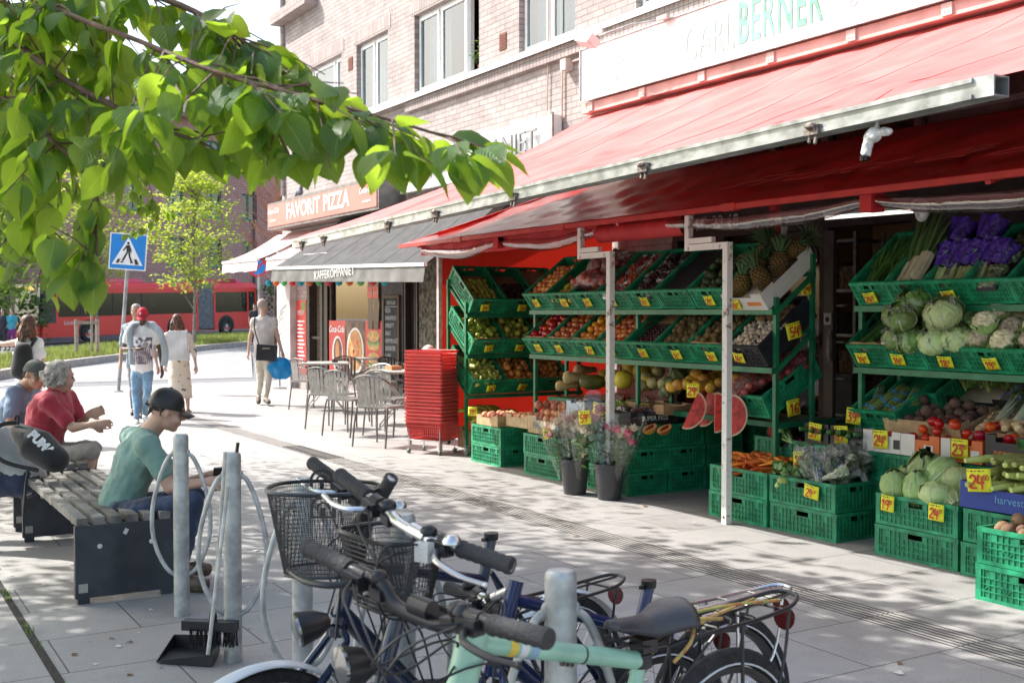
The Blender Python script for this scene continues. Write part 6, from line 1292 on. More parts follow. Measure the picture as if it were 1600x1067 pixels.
# cafe chairs and tables
m_cm=M('chair_metal',(.20,.195,.185),.35,.8,var=.2,vs=12); m_seat=M('chair_slat',(.36,.35,.33),.4,.6,var=.15,vs=14)
cp=thing('cafe_chair','x','chair',(0,0,0),group='metal cafe chairs')   # faces +y
def tub(nm,pts,r=.011,m=m_cm): mb=MB(); mb.tube(cr(pts,5),r,8); return mb.build(nm,m,cp,local=True)
for s_ in (-1,1):
    tub('leg',[(s_*.235,.24,0),(s_*.232,.235,.30),(s_*.225,.22,.45),(s_*.24,.15,.62),(s_*.245,.0,.67)]); tub('leg',[(s_*.225,-.24,0),(s_*.22,-.20,.30),(s_*.205,-.17,.44)])
tub('back_frame',[(-.245,.0,.67),(-.24,-.14,.695),(-.19,-.235,.76),(0,-.27,.80),(.19,-.235,.76),(.24,-.14,.695),(.245,0,.67)])
mb=MB(); 
for i in range(9): a=(i-4)*.045; mb.bx(a-.019,a+.019,-.20,.21,.445,.453)
mb.tube([(-.21,-.19,.44),(-.21,.21,.44),(.21,.21,.44),(.21,-.19,.44)],.009,6,True); mb.build('seat',m_seat,cp,local=True,smooth=0)
mb=MB()
for i in range(7):
    a=(i-3)*.048; mb.quad((a-.02,-.20-.02*(1-abs(i-3)/3),.46),(a+.02,-.20-.02*(1-abs(i-3)/3),.46),(a*1.15+.021,-.262+.010*abs(i-3),.775),(a*1.15-.021,-.262+.010*abs(i-3),.775))
mb.build('backrest',m_seat,cp,local=True,smooth=0,solid=.004)
cl=[((480,642),-75,'metal chair nearest the street corner beside the first table'),((512,672),-62,'second metal chair from the corner with its back to the street'),((541,683),-64,'metal chair just in front of the second one from the corner'),((592,700),-60,'metal chair at the end of the front row, nearest the red baskets'),((605,682),-60,'metal chair behind the one nearest the red baskets'),((575,665),115,'metal chair facing the street across the middle table'),((618,640),200,'metal chair against the window near the chalkboard'),((545,638),180,'metal chair against the poster window')]
for (px,py),rz,l in cl: p=G(px,py); place(cp,T(p+CF*.25)@RZ(R(rz)),l)
tp=thing('cafe_table','x','table',(0,0,0),group='pale cafe tables'); mb=MB(); mb.bx(-.35,.35,-.35,.35,.72,.745); mb.build('tabletop',M('table_pale',(.52,.48,.42),.5,var=.1),tp,local=True,smooth=0)
for s_ in (-1,1):
    for e in (-1,1): mb=MB(); mb.tube([(s_*.30,e*.32,.0),(-s_*.28,e*.32,.72)],.010,6); mb.build('leg',M('table_leg',(.50,.49,.46),.45,.5),tp,local=True)
for e in (-1,1): mb=MB(); mb.tube([(e*.30,-.32,.012),(e*.30,.32,.012)],.01,6); mb.build('foot_bar',M('table_leg'),tp,local=True)
for (px,py),rz,l in (((508,642),-20,'pale folding table nearest the street corner'),((628,668),-25,'pale table in the middle of the coffee terrace'),((585,628),-25,'pale table closest to the poster window')): place(tp,T(G(px,py))@RZ(R(rz)),l)
p=G(628,668)+V((0,0,.745)); q=p+V((.05,-.1,0)); mb=MB(); mb.lathe([(0,.002),(.05,.002),(.07,.09),(.075,.10),(.06,.10),(0,.09)],16,q); one(mb,'flower_pot',M('pot_brown',(.16,.06,.04),.6),'small brown pot on the middle coffee table','pot')
mb=MB(); mb.bx(p.x-.1,p.x+.05,p.y+.1,p.y+.3,.747,.80); one(mb,'napkin_box',M('napkin_orange',(.55,.22,.10),.6),'orange napkin box on the middle coffee table','box')
p=G(508,642)+V((0,0,.745)); mb=MB(); mb.lathe([(0,.002),(.045,.002),(.05,.04),(.0,.045)],12,p+V((.1,-.15,0))); one(mb,'ashtray',m_blk,'small black ashtray on the corner coffee table','ashtray')
# shopping baskets on a trolley
m_bask=M('basket_red',(.90,.13,.12),.38,var=.08,vs=5,ro=.06,trans=.25,tcol=(.9,.05,.04))
mb=MB(); H=.20; Wt,Dt,Wb,Db=.235,.155,.205,.13
def P_(t,x,y): w_=Wb+(Wt-Wb)*t; d_=Db+(Dt-Db)*t; return V((x*w_,y*d_,H*t))
for (ax,ay,bx_,by,n) in ((-1,-1,1,-1,17),(1,-1,1,1,11),(1,1,-1,1,17),(-1,1,-1,-1,11)):
    for i in range(n+1): f=i/n; x=ax+(bx_-ax)*f; y=ay+(by-ay)*f; mb.bar(P_(.0,x,y),P_(.9,x,y),.005 if 0<i<n else .012,.005)
    for tt in (.27,.54,.75): mb.bar(P_(tt,ax,ay),P_(tt,bx_,by),.004,.005)
    a0,a1,b1,b0=P_(.89,ax,ay),P_(.89,bx_,by),P_(1,bx_,by),P_(1,ax,ay); o_=V((ax+bx_,ay+by,0))*.003; mb.quad(a0,a1,b1,b0); mb.bar(b0+o_,b1+o_,.014,.012)
mb.bx(-Wb,Wb,-Db,Db,0,.005); rim=mb
bpz=thing('shopping_basket','x','basket',(0,0,0),group='stacked red shopping baskets'); rim.build('body',m_bask,bpz,local=True,smooth=0,solid=0); mb=MB(); mb.tube([(-.24,0,.19),(-.235,.13,.205),(.235,.13,.205),(.24,0,.19)],.006,6); mb.build('handle',m_bask,bpz,local=True)
bc=V((5.22,10.98,0)); nb=21; OD2=ORD+['sixteenth','seventeenth','eighteenth','nineteenth','twentieth']
bc=XD(-.855,12.12)
for k in range(nb):
    l='lowest red shopping basket, resting on the wire trolley' if k==0 else 'topmost red shopping basket of the tall stack' if k==nb-1 else f'{OD2[k]} red shopping basket up from the trolley in the stack'
    place(bpz,T(bc+V((rnd.uniform(-.004,.004),rnd.uniform(-.004,.004),.15+k*.037)))@RZ(R(-62)+rnd.uniform(-.02,.02)),l)
t=thing('basket_trolley','low wire trolley on small wheels carrying the red baskets','trolley',bc); X=T(bc)@RZ(R(-62))
mb=MB(); mb.X=X; mb.tube([(-.2,-.14,.145),(.2,-.14,.145),(.2,.14,.145),(-.2,.14,.145)],.006,6,True); 
for sx in (-1,1):
    for sy in (-1,1): mb.tube([(sx*.2,sy*.14,.36),(sx*.2,sy*.14,.05)],.005,6)
mb.build('frame',m_alu,t)
for sx in (-1,1):
    for sy in (-1,1): mb=MB(); mb.X=X; mb.tube([(sx*.2-.01,sy*.14,.026),(sx*.2+.01,sy*.14,.026)],.026,12); mb.build('wheel',M('wheel_grey'),t)
# ---- road signs ----
m_sb=M('sign_blue',(.01,.22,.62),.4,var=.03); m_sp=M('sign_pole',(.36,.37,.38),.5,.6,var=.2)
g=G(185,612); D0=(g-V((0,0,CAMZ))).dot(CF); sx=(200-800)/FPX*D0; c=AD(200,393.5,D0); face=RZ(YAW+R(4))@RX(math.pi/2)
t=thing('crossing_sign','blue square pedestrian crossing sign leaning slightly on its grey pole','road sign',g)
w_=57/FPX*D0/2; X=T(c)@face@RZ(R(-4)); mb=MB(); mb.X=X; mb.bx(-w_,w_,-w_,w_,-.01,0); mb.build('plate',m_wh,t,smooth=0)
mb=MB(); mb.X=X; k=w_*.94; mb.bx(-k,k,-k,k,.0005,.002); mb.build('blue_field',m_sb,t,smooth=0)
mb=MB(); mb.X=X; mb.add([(-w_*.83,-w_*.72,.004),(w_*.83,-w_*.72,.004),(0,w_*.80,.004)],[(0,1,2)]); mb.build('white_triangle',m_signw,t,smooth=0)
mb=MB(); mb.X=X@SC(w_,w_,1); z_=.006
mb.prism([(.0+.075*math.cos(a),.47+.075*math.sin(a)) for a in [i*math.pi/6 for i in range(12)]],.001,T(0,0,z_))
for i,po in enumerate(([(-.09,.36),(.09,.37),(.11,.0),(-.08,-.02)],[(-.07,-.022),(.02,-.021),(-.10,-.30),(-.22,-.53),(-.31,-.50),(-.19,-.25)],[(.021,-.021),(.108,-.002),(.16,-.28),(.26,-.50),(.17,-.55),(.06,-.27)],[(-.36,-.56),(-.20,-.54),(-.24,-.62),(-.38,-.62)],[(.16,-.56),(.27,-.51),(.33,-.60),(.16,-.62)],[(-.091,.35),(-.085,.22),(-.22,.02),(-.27,.06)],[(.091,.35),(.20,.08),(.16,-.1),(.112,.1)],[(.36,-.40),(.50,-.40),(.62,-.68),(.44,-.68)],[(-.5,-.42),(-.38,-.42),(-.46,-.64),(-.62,-.64)])): mb.prism(po,.001,T(0,0,z_+i*.0013))
mb.build('walking_figure',m_blk,t,smooth=0)
mb=MB(); mb.tube([g,c+V((0,.03,.0))-CF*-.05],.035,10); mb.lathe([(.09,0),(.09,.02),(.05,.03)],12,g); mb.build('pole',m_sp,t)
g=G(408,590); D0=(g-V((0,0,CAMZ))).dot(CF); c=AD(403,418,D0); t=thing('parking_sign','round red and blue no stopping sign under the pale awning','road sign',g); X=T(c)@face; rr=15/FPX*D0
mb=MB(); mb.X=X; mb.lathe([(rr,-.004),(rr,.004),(rr*.78,.005)],28); mb.build('ring',m_red,t,smooth=0); mb=MB(); mb.X=X; mb.lathe([(rr*.77,.006),(0,.006)],28); mb.build('disc',m_sb,t,smooth=0); mb=MB(); mb.X=X@RZ(R(45)); mb.bx(-rr*.8,rr*.8,-rr*.1,rr*.1,.008,.010); mb.build('bar',m_red,t,smooth=0)
mb=MB(); mb.tube([g,c-CF*-.03+V((0,0,rr))],.03,8); mb.build('pole',m_sp,t)
g=G(447,585); mb=MB(); mb.lathe([(.14,0),(.14,.03),(.05,.05),(0,.05)],14,G(437,607)); mb.tube([G(437,607),G(437,607)+V((0,0,.9))],.02,8); one(mb,'stand',m_alu,'low grey stand with round foot beside the corner pilaster','stand')
# ================= BICYCLES =================
m_tyre=M('tyre',(.022,.022,.023),.75,var=.3,vs=30,bump=.6,bs=90); m_reflw=M('reflective_white',(.75,.76,.78),.3); m_bsteel=M('bike_steel',(.62,.63,.65),.25,.9,var=.1); m_bblk=M('bike_black',(.018,.018,.02),.35,var=.2,vs=8); m_rub=M('grip_rubber',(.04,.04,.042),.7,bump=.5,bs=120,var=.2)
m_fend=M('fender_white',(.70,.73,.76),.35,var=.06)
def wheel(t,X,r=.335,fend=None,fa=(10,170),spokes=28,tw=.021,refl=True,name='wheel'):
    mb=MB(); mb.X=X; mb.tube([(r-tw)*V((math.cos(a),0,math.sin(a))) for a in [2*math.pi*i/56 for i in range(56)]],tw,10,True); o=mb.build(name,m_tyre,t)
    for s_ in (-1,1):
        if refl: mb=MB(); mb.X=X; q=[V(((r-tw*1.7)*math.cos(a),s_*tw*.92,(r-tw*1.7)*math.sin(a))) for a in [2*math.pi*i/56 for i in range(56)]]; mb.tube(q,.0028,5,True); mb.build('reflective_strip',m_reflw,o)
    mb=MB(); mb.X=X; mb.lathe([(r-tw*2.1,-.012),(r-tw*2.9,-.010),(r-tw*3.0,.010),(r-tw*2.1,.012)],56,rot=RX(math.pi/2).to_3x3()); mb.build('rim',m_bblk,o,smooth=40)
    mb=MB(); mb.X=X
    for i in range(spokes):
        a=2*math.pi*i/spokes; b=a+(.5 if i%2 else -.5); s_=(-1 if i%4<2 else 1)*.028; mb.tube([(.02*math.cos(b),s_,.02*math.sin(b)),((r-tw*2.9)*math.cos(a),0,(r-tw*2.9)*math.sin(a))],.0012,3,cap=False)
    mb.tube([(0,-.035,0),(0,.035,0)],.02,12); mb.tube([(0,-.06,0),(0,.06,0)],.008,8); mb.build('spokes',m_bsteel,o)
    if fend:
        mb=MB(); mb.X=X; a0,a1=R(fa[0]),R(fa[1]); mb.grid(lambda i,j:V(((r+.018-.010*abs(j-.5)*2)*math.cos(a0+(a1-a0)*i),(j-.5)*.056,(r+.018-.010*abs(j-.5)*2)*math.sin(a0+(a1-a0)*i))),36,6); mb.build('mudguard',fend,t,smooth=180,solid=.002)
def frame_bike(rear,front,lab,paint,seat_h,bar_c,bL,bR,opts):
    """rear, front: ground points under the axles; bar_c stem clamp, bL/bR grip ends"""
    r=opts.get('r',.30); rear=V(rear); front=V(front); d=(front-rear); wb=d.length; d.normalize(); n=V((-d.y,d.x,0)); up=V((0,0,1)); X=frame(d,n,up,rear)
    t=bpy.data.objects.new('bicycle',None); C.objects.link(t); t.matrix_world=T(rear); WM[t.name]=T(rear); tag(t,lab,'bicycle','bicycles parked at the rack')
    P=lambda x,z,y=0: X@V((x,y,z))
    axR=P(0,r); axF=P(wb,r); bb=P(.44,.29); st=P(.295,seat_h-.08); hd_t=P(wb-.30,.78+opts.get('hd',0)); hd_b=P(wb-.235,.62+opts.get('hd',0)); 
    fr=MB(); fr.tube([hd_t+up*.02,hd_b-up*.02],opts.get('ht',.021),14); fr.tube([bb,st],.017,12)
    low=opts.get('low',0)
    fr.tube([hd_b+up*.02,bb],opts.get('dt',.024),14); fr.tube([hd_t-up*.03,P(.44-.145*(opts.get('tt',seat_h-.2)-.29)/(seat_h-.08-.29),opts.get('tt',seat_h-.20))] ,opts.get('ttr',.017),14)
    for s_ in (-1,1): fr.tube([st-up*.10,P(.02,r+.02,s_*.055)],.008,8); fr.tube([bb+n*s_*.03,P(0,r,s_*.055)],.009,8)
    fr.tube([bb-n*.04,bb+n*.04],.022,12); fr.build('frame',paint,t)
    fk=MB(); 
    for s_ in (-1,1): fk.tube(cr([hd_b-up*.03+n*s_*.02,hd_b-up*.08+n*s_*.045+d*.02,axF+n*s_*.052+up*.12-d*.02,axF+n*s_*.052],4),.011,8)
    fk.tube([hd_b-up*.02,hd_b-up*.05],.024,10); fk.build('fork',opts.get('forkm',paint),t)
    wheel(t,T(axR)@X.to_3x3().to_4x4(),r,opts.get('fend'),(20,175)); wheel(t,T(axF)@X.to_3x3().to_4x4(),r,opts.get('fend'),(5,150))
    # stem, handlebar, grips, levers
    bar_c,bL,bR=V(bar_c),V(bL),V(bR); sm=MB(); sm.tube([hd_t,hd_t.lerp(bar_c,.6)+(bar_c-hd_t).normalized()*0],.0145,12); sm.tube([hd_t.lerp(bar_c,.55),bar_c],.016,12); bd=(bR-bL).normalized(); sm.tube([bar_c-bd*.024,bar_c+bd*.024],.019,12); sm.build('stem',opts.get('stemm',m_bsteel),t)
    for e in (bL,bR): pass
    hb=MB(); sw=opts.get('sweep',.04); mL=bar_c.lerp(bL,.35); mR=bar_c.lerp(bR,.35); rise=opts.get('rise',.02)
    path=cr([bL,bar_c.lerp(bL,.62),mL+up*rise*.2-d*0,bar_c-bd*.06-up*rise*.6,bar_c-up*rise*.6+bd*.06,mR+up*rise*.2,bar_c.lerp(bR,.62),bR],6); hb.tube(path,opts.get('hr',.0125),12); hb.build('handlebar',opts.get('barm',m_bsteel),t)
    fwd=V((0,0,1)).cross(bd).normalized()*(1 if V((0,0,1)).cross(bd).dot(d)>0 else -1)
    for e in (bL,bR):
        i_=(bar_c-e).normalized(); g=MB(); pts=[e+i_*.13*k/14 for k in range(15)]; g.tube(pts,[.017+.0016*(k%2)+(.001 if k in(0,1,13,14) else 0) for k in range(15)],14); g.build('grip',m_rub,t)
        c=e+i_*.165; lv=MB(); lv.box(c+fwd*.016-up*.006,(.045,.030,.028),frame(i_,fwd,up).to_3x3()); lv.tube([c-i_*.014,c+i_*.014],.019,12); lv.ell(c+i_*.045+up*.012,(.02,.017,.016)); lv.box(c+i_*.055-up*.012,(.03,.04,.02),frame(i_,fwd,up).to_3x3()); lv.build('brake_mount',m_bblk,t,smooth=40)
        lv=MB(); lv.tube(cr([c+fwd*.03-up*.01,c+fwd*.062-up*.018-i_*.03,c+fwd*.066-up*.03-i_*.09,c+fwd*.056-up*.034-i_*.145],4),[.007]*9+[.0055]*4,8); lv.ell(c+fwd*.056-up*.034-i_*.147,(.007,.007,.007),None,8,6); lv.build('brake_lever',opts.get('levm',m_bsteel),t)
    cb=MB(); 
    for e,k in ((bL,0),(bR,1)):
        i_=(bar_c-e).normalized(); c=e+i_*.17+fwd*.03; cb.tube(cr([c,c+fwd*.07+i_*.06-up*.01,bar_c+fwd*.10-up*.09+i_*.02,hd_t+d*.05-up*.02,hd_b+d*.03-up*.05+n*.03*(1 if k else -1)],6),.0026,6); cb.tube(cr([c,c+fwd*.05+i_*.10-up*.06,bar_c+fwd*.06-up*.17+i_*.04,hd_t-d*.02-up*.07+n*.04*(1 if k else -1),bb.lerp(hd_b,.6)],6),.0026,6)
    cb.build('cables',m_bblk,t)
    # bell, saddle
    c=bar_c+bd*.10+up*.022; bl=MB(); bl.lathe([(.0,.016),(.012,.014),(.020,.004),(.021,-.004),(0,-.005)],14,c); bl.build('bell',opts.get('bell',m_bsteel),t)
    if opts.get('saddle',1):
        sp=MB(); sd=P(.285,seat_h); sp.tube([st-up*.03,sd-up*.05],.0135,12); sp.lathe([(.026,0),(.026,.03),(.018,.032)],16,st-up*.018); sp.build('seat_post',m_bblk,t)
        s2=MB()
        def sf(i,j):
            x=.12-.25*i; w_=(min(1,i/.05)**.5)*.020+.054*max(0,min(1,(i-.25)/.6))**1.3*(1 if i<.88 else math.sqrt(max(0,1-((i-.88)/.125)**2))); a=math.pi*j; drop=.035*math.sin(0); return P(.285+x,seat_h+.012+.02*abs(i-.5)*2*(.5 if i<.5 else 1)-.042*(1-math.sin(a))**1.3*min(1,.35+i*1.3),w_*math.cos(a)*(1.0))
        s2.grid(sf,26,12); s2.build('saddle',M('saddle_vinyl',(.05,.052,.058),.38,var=.15,vs=10,bump=.15,bs=150),t,smooth=180,solid=.006)
        s3=MB(); 
        for s_ in (-1,1): s3.tube(cr([P(.40,seat_h-.01,s_*.01),P(.33,seat_h-.045,s_*.022),P(.25,seat_h-.045,s_*.022),P(.17,seat_h-.01,s_*.035)],4),.0035,6)
        s3.box(P(.285,seat_h-.05),(.04,.05,.03)); s3.build('saddle_rails',m_bblk,t)
    else:
        q=MB(); q.lathe([(.0,.0),(.021,0),(.022,.02),(.0,.022)],16,st-up*.004); q.box(st+up*.0+d*.022,(.03,.012,.010),RZ(.5).to_3x3()); q.build('seat_clamp',m_bblk,t,smooth=30)
    if opts.get('rack',1):
        rk=MB(); z=opts.get('rackz',r+.40); m=opts.get('rackm',m_bblk)
        for s_ in (-1,1):
            rk.tube(cr([P(.22,z-.02,s_*.02),P(.16,z,s_*.055),P(-.05,z,s_*.065),P(-.20,z+.005,s_*.06),P(-.27,z+.015,s_*.035),P(-.285,z+.018,0)],4),.0055,8); rk.tube([P(.0,z-.005,s_*.062),P(.005,r+.02,s_*.072)],.005,6); rk.tube(cr([P(-.20,z,s_*.06),P(-.15,z-.16,s_*.068),P(.0,r+.03,s_*.072)],4),.0045,6); rk.tube([P(.1,z-.005,s_*.06),P(.2,z-.12,s_*.02)],.004,6)
        rk.tube([P(.18,z+.003,0),P(-.27,z+.015,0)],.004,6)
        for x in (.08,-.05,-.18): rk.tube([P(x,z+.002,-.06),P(x,z+.002,.06)],.004,6)
        rk.build('rear_rack',m,t); q=MB(); q.lathe([(0,.012),(.028,.010),(.032,0),(0,-.002)],16,P(-.265,z-.045),frame(n,up,d*-1).to_3x3()); q.build('rear_light',M('rear_light_red',(.10,.01,.01),.15),t)
    cr_=MB(); cr_.tube([bb-n*.06,bb+n*.06],.012,8); cr_.tube([bb+n*.065,bb+n*.065-up*.17*math.cos(.7)+d*.17*math.sin(.7)],.010,6); cr_.tube([bb-n*.065,bb-n*.065+up*.17*math.cos(.7)-d*.17*math.sin(.7)],.010,6); cr_.lathe([(.055,-.003),(.095,-.003),(.095,.003),(.055,.003)],30,bb-n*.05,frame(d,up,n).to_3x3()); cr_.build('crankset',m_bsteel,t,smooth=40)
    ch=MB(); ch.tube([bb-n*.05+up*.094,axR-n*.05+up*.04],.004,6); ch.tube([bb-n*.05-up*.094,axR-n*.05-up*.04],.004,6); ch.build('chain',m_bblk,t)
    return t,P,d,n
def basket(t,cx,w_,dp,h,z,P,m,rnd_=False,taper=.78,lab='basket'):
    """wire mesh basket in bike frame coordinates (x forward, y side)"""
    fr=MB(); ws=MB(); N=64
    def rim(f,zz):
        out=[]
        for i in range(N):
            a=2*math.pi*i/N; c_,s_=math.cos(a),math.sin(a); e=.5 if not rnd_ else .75; x=math.copysign(abs(c_)**e,c_)*dp/2*f; y=math.copysign(abs(s_)**e,s_)*w_/2*f; out.append(P(cx+x,z+zz,y))
        return out
    top=rim(1,h+ (0)); fr.tube(top,.0055,6,True); fr.build('basket_rim',m_bblk,t); fr=MB(); fr.tube(rim(taper,0),.004,6,True); fr.build('basket_base',m_bblk,t)
    K=int(h/.0105)
    for k in range(0,K): ws.tube(rim(taper+(1-taper)*k/K,h*k/K),.0010,3,True)
    B=rim(taper,0); Tt=rim(1,h)
    M2=130
    def ipol(L,f): f=f*N; i=int(f)%N; return L[i].lerp(L[(i+1)%N],f-int(f))
    for i in range(M2):
        ws.tube([ipol(B,i/M2),ipol(Tt,((i+2)%M2)/M2)],.0010,3,cap=False)
    for k in range(-6,7): ws.tube([P(cx+k/7*dp/2*taper*.95,z,-w_/2*taper*.85),P(cx+k/7*dp/2*taper*.95,z,w_/2*taper*.85)],.001,3,cap=False)
    for k in range(-9,10): ws.tube([P(cx-dp/2*taper*.85,z,k/10*w_/2*taper),P(cx+dp/2*taper*.85,z,k/10*w_/2*taper)],.001,3,cap=False)
    return ws.build('wire_basket',M('basket_wire',(.05,.05,.052),.4,.5),t)
def lamp(t,c,fw,r=.04,m=None):
    fw=V(fw).normalized(); R3=fw.to_track_quat('Z','Y').to_matrix(); mb=MB(); mb.lathe([(0,-.075),(.018,-.07),(r*.8,-.04),(r,0),(r*1.04,.006)],20,c,R3); o=mb.build('headlamp',m or m_bblk,t); mb=MB(); mb.lathe([(r*1.02,.0062),(r*.98,.012),(r*.5,.018),(0,.02)],20,c,R3); mb.build('lamp_lens',glassmat('lamp_lens_glass',(.75,.8,.82),1.5,.1,1.5,.25),o); return o
m_mint=M('mint_paint',(.33,.58,.43),.32,var=.12,vs=9,coat=.3); m_nv=M('navy_paint',(.007,.018,.05),.22,var=.2,vs=4,coat=.6); m_bl=M('blue_paint',(.010,.028,.11),.25,coat=.5)
# nearest: mint bicycle with black bar
hd=AD(652,985,2.12)
rear=XD(.505,2.735); frw=(hd-rear); frw.z=0; fwd=frw.normalized(); front=rear+fwd*1.08
t,P,d,n=frame_bike(rear,front,'mint green bicycle with black handlebar and rear carrier nearest the camera',m_mint,.79,AD(660,948,2.06),AD(478,853,2.26),AD(858,998,1.86),dict(r=.335,stemm=m_bblk,barm=m_bblk,levm=m_bblk,hr=.0132,rise=.03,bell=m_bblk,tt=.705,ttr=.0205,dt=.030,rackz=.745,hd=.09,ht=.031))
ha,hb_=P(1.08-.30,.78+.09)-V((0,0,.03)),P(.3,.705); hx=(hb_-ha).normalized()
for k,(cc,o_) in enumerate((((.75,.55,.08),.075),((.75,.76,.76),.105),((.30,.45,.62),.135),((.06,.07,.09),.30))): q=MB(); q.tube([ha+hx*o_,ha+hx*(o_+(.022 if k<3 else .006))],.0212,14,cap=False); q.build('decal',M('decal%d'%k,cc,.4),t)
q=MB(); 
for e in (.24,.255,.27): q.tube([ha+hx*(e+.001)+V((0,0,-.024)),ha+hx*(e+.006)+V((0,0,-.024))],.006,6)
q.build('cable_guide',m_bblk,t)
# elastic cords on the mint bicycle's carrier
cd=MB(); q0=P(.18,.76,.03)
for k,(a,b) in enumerate((((.20,.05),(-.16,-.02)),((.20,-.04),(-.20,.03)),((.28,.02),(.05,.04)),((.26,-.05),(.10,-.05)))): cd.tube(cr([P(a[0],.765,a[1]),P((a[0]+b[0])/2,.772+.004*k,(a[1]+b[1])/2+.01),P(b[0],.762,b[1])],8),.0045,7)
cd.tube(cr([P(.24,.70,.05),P(.20,.74,.065),P(.16,.77,.04),P(.15,.78,0),P(.17,.75,-.05),P(.22,.70,-.03),P(.26,.73,.0),P(.20,.77,.03)],6),.0045,7)
m_el=brickmat('elastic_cord',(.62,.34,.10),(.50,.08,.05),(.35,.42,.12),.012,.006,.0012,'XY',0,.5,.8,.2,60); o=one(cd,'elastic_cord',m_el,'orange and red elastic cords wound over the mint bicycle carrier','cord')
# second: silver bar, small square basket, navy frame
r2=XD(-.02+.40,3.05); f2=XD(-.44,2.44); dd=(f2-r2).normalized(); r2=r2; f2=r2+dd*1.08
t2,P2,d2,n2=frame_bike(r2,f2,'navy bicycle with silver handlebar and small black mesh basket',m_nv,.86,AD(655,835,2.42),AD(530,742,2.66),AD(800,884,2.30),dict(hr=.0125,rise=.0,sweep=.05,saddle=0,rackm=m_bblk,rackz=.60,stemm=m_bsteel,hd=.05))
Pb=lambda x,z,y=0: AD(612,900,2.50)+d2*x+n2*y+V((0,0,z)); basket(t2,.0,.25,.17,.155,-.06,Pb,m_bblk,False,.72)
mb=MB(); mb.box(AD(663,862,2.36),(.022,.036,.04),RZ(.4).to_3x3()); mb.build('front_reflector',M('reflector_clear',(.60,.60,.57),.2,bump=.4,bs=200),t2,smooth=30)
lamp(t2,AD(538,1043,2.35),d2*.6-CR*.8-CF*.4,.046)
# third: big round basket
r3=XD(.15,3.55); f3=XD(-.62,2.80); dd=(f3-r3).normalized(); f3=r3+dd*1.08
t3,P3,d3,n3=frame_bike(r3,f3,'dark navy bicycle with a large round mesh basket behind the others',m_nv,.90,AD(585,795,2.96),AD(487,722,3.15),AD(612,746,2.9),dict(fend=m_fend,hr=.012,saddle=0,rackm=m_bblk,rackz=.60,rise=0,hd=.07))
Pc=lambda x,z,y=0: AD(506,822,2.95)+CR*y+CF*x+V((0,0,z)); w3=basket(t3,0,.285,.24,.215,-.115,Pc,m_bblk,True,.70)
for k,(px,py) in enumerate(((505,795),(503,752))):   # arch badges on the basket
    c=AD(px,py,2.815 if k==0 else 3.055); mb=MB(); mb.X=T(c)@RZ(YAW)@RX(math.pi/2); mb.bx(-.032,-.024,-.018,.006,0,.002); mb.bx(.024,.032,-.018,.006,0,.002); mb.bx(-.032,.032,-.022,-.018,0,.002); mb.bx(-.006,.006,-.0179,.004,0,.002)
    for i in range(12): a0,a1=math.pi*i/12,math.pi*(i+1)/12; mb.add([(.024*math.cos(a0),.006+.020*math.sin(a0),.001),(.024*math.cos(a1),.006+.020*math.sin(a1),.001),(.032*math.cos(a1),.006+.027*math.sin(a1),.001),(.032*math.cos(a0),.006+.027*math.sin(a0),.001)],[(0,1,2,3)]); mb.add([(.010*math.cos(a0),.004+.009*math.sin(a0),.001),(.010*math.cos(a1),.004+.009*math.sin(a1),.001),(.016*math.cos(a1),.004+.014*math.sin(a1),.001),(.016*math.cos(a0),.004+.014*math.sin(a0),.001)],[(0,1,2,3)])
    mb.build('badge',m_bblk,w3,smooth=0)
lamp(t3,AD(470,982,2.75),-CR*.9-CF*.4-V((0,0,.2)),.042)
# fourth: blue-framed with silver carrier, behind the nearest post
r4=XD(.46,3.20); f4=XD(-.30,2.44)
mb=MB()
t4,P4,d4,n4=frame_bike(XD(.62,3.35),XD(.62,3.35)+(d2*1.06),'dark blue bicycle with silver rear carrier half hidden behind the nearest post',m_bl,.80,AD(760,880,3.0)+V((0,0,-.1)),AD(700,850,3.15)+V((0,0,-.12)),AD(800,905,2.9)+V((0,0,-.1)),dict(rackm=m_bsteel,saddle=0,rackz=.62,barm=m_bblk))
# lettering on the navy frames' down tubes
for PP,dd,tt,bb_,hb_ in ((P2,d2,t2,P2(.44,.29),P2(1.08-.235,.69)),):
    a=(bb_-hb_).normalized(); u_=V((0,0,1)); nn=n2 if n2.dot(CF)<0 else -n2; xx=a if a.dot(CR)>0 else -a; yy=nn.cross(xx).normalized(); mid=hb_.lerp(bb_,.42)+nn*.0262
    mb=MB(); mb.text('YOSEMITE',.036,frame(xx,yy,nn,mid),.001,sx=1.1,space=1.1); mb.build('lettering',m_bsteel,tt,smooth=0)
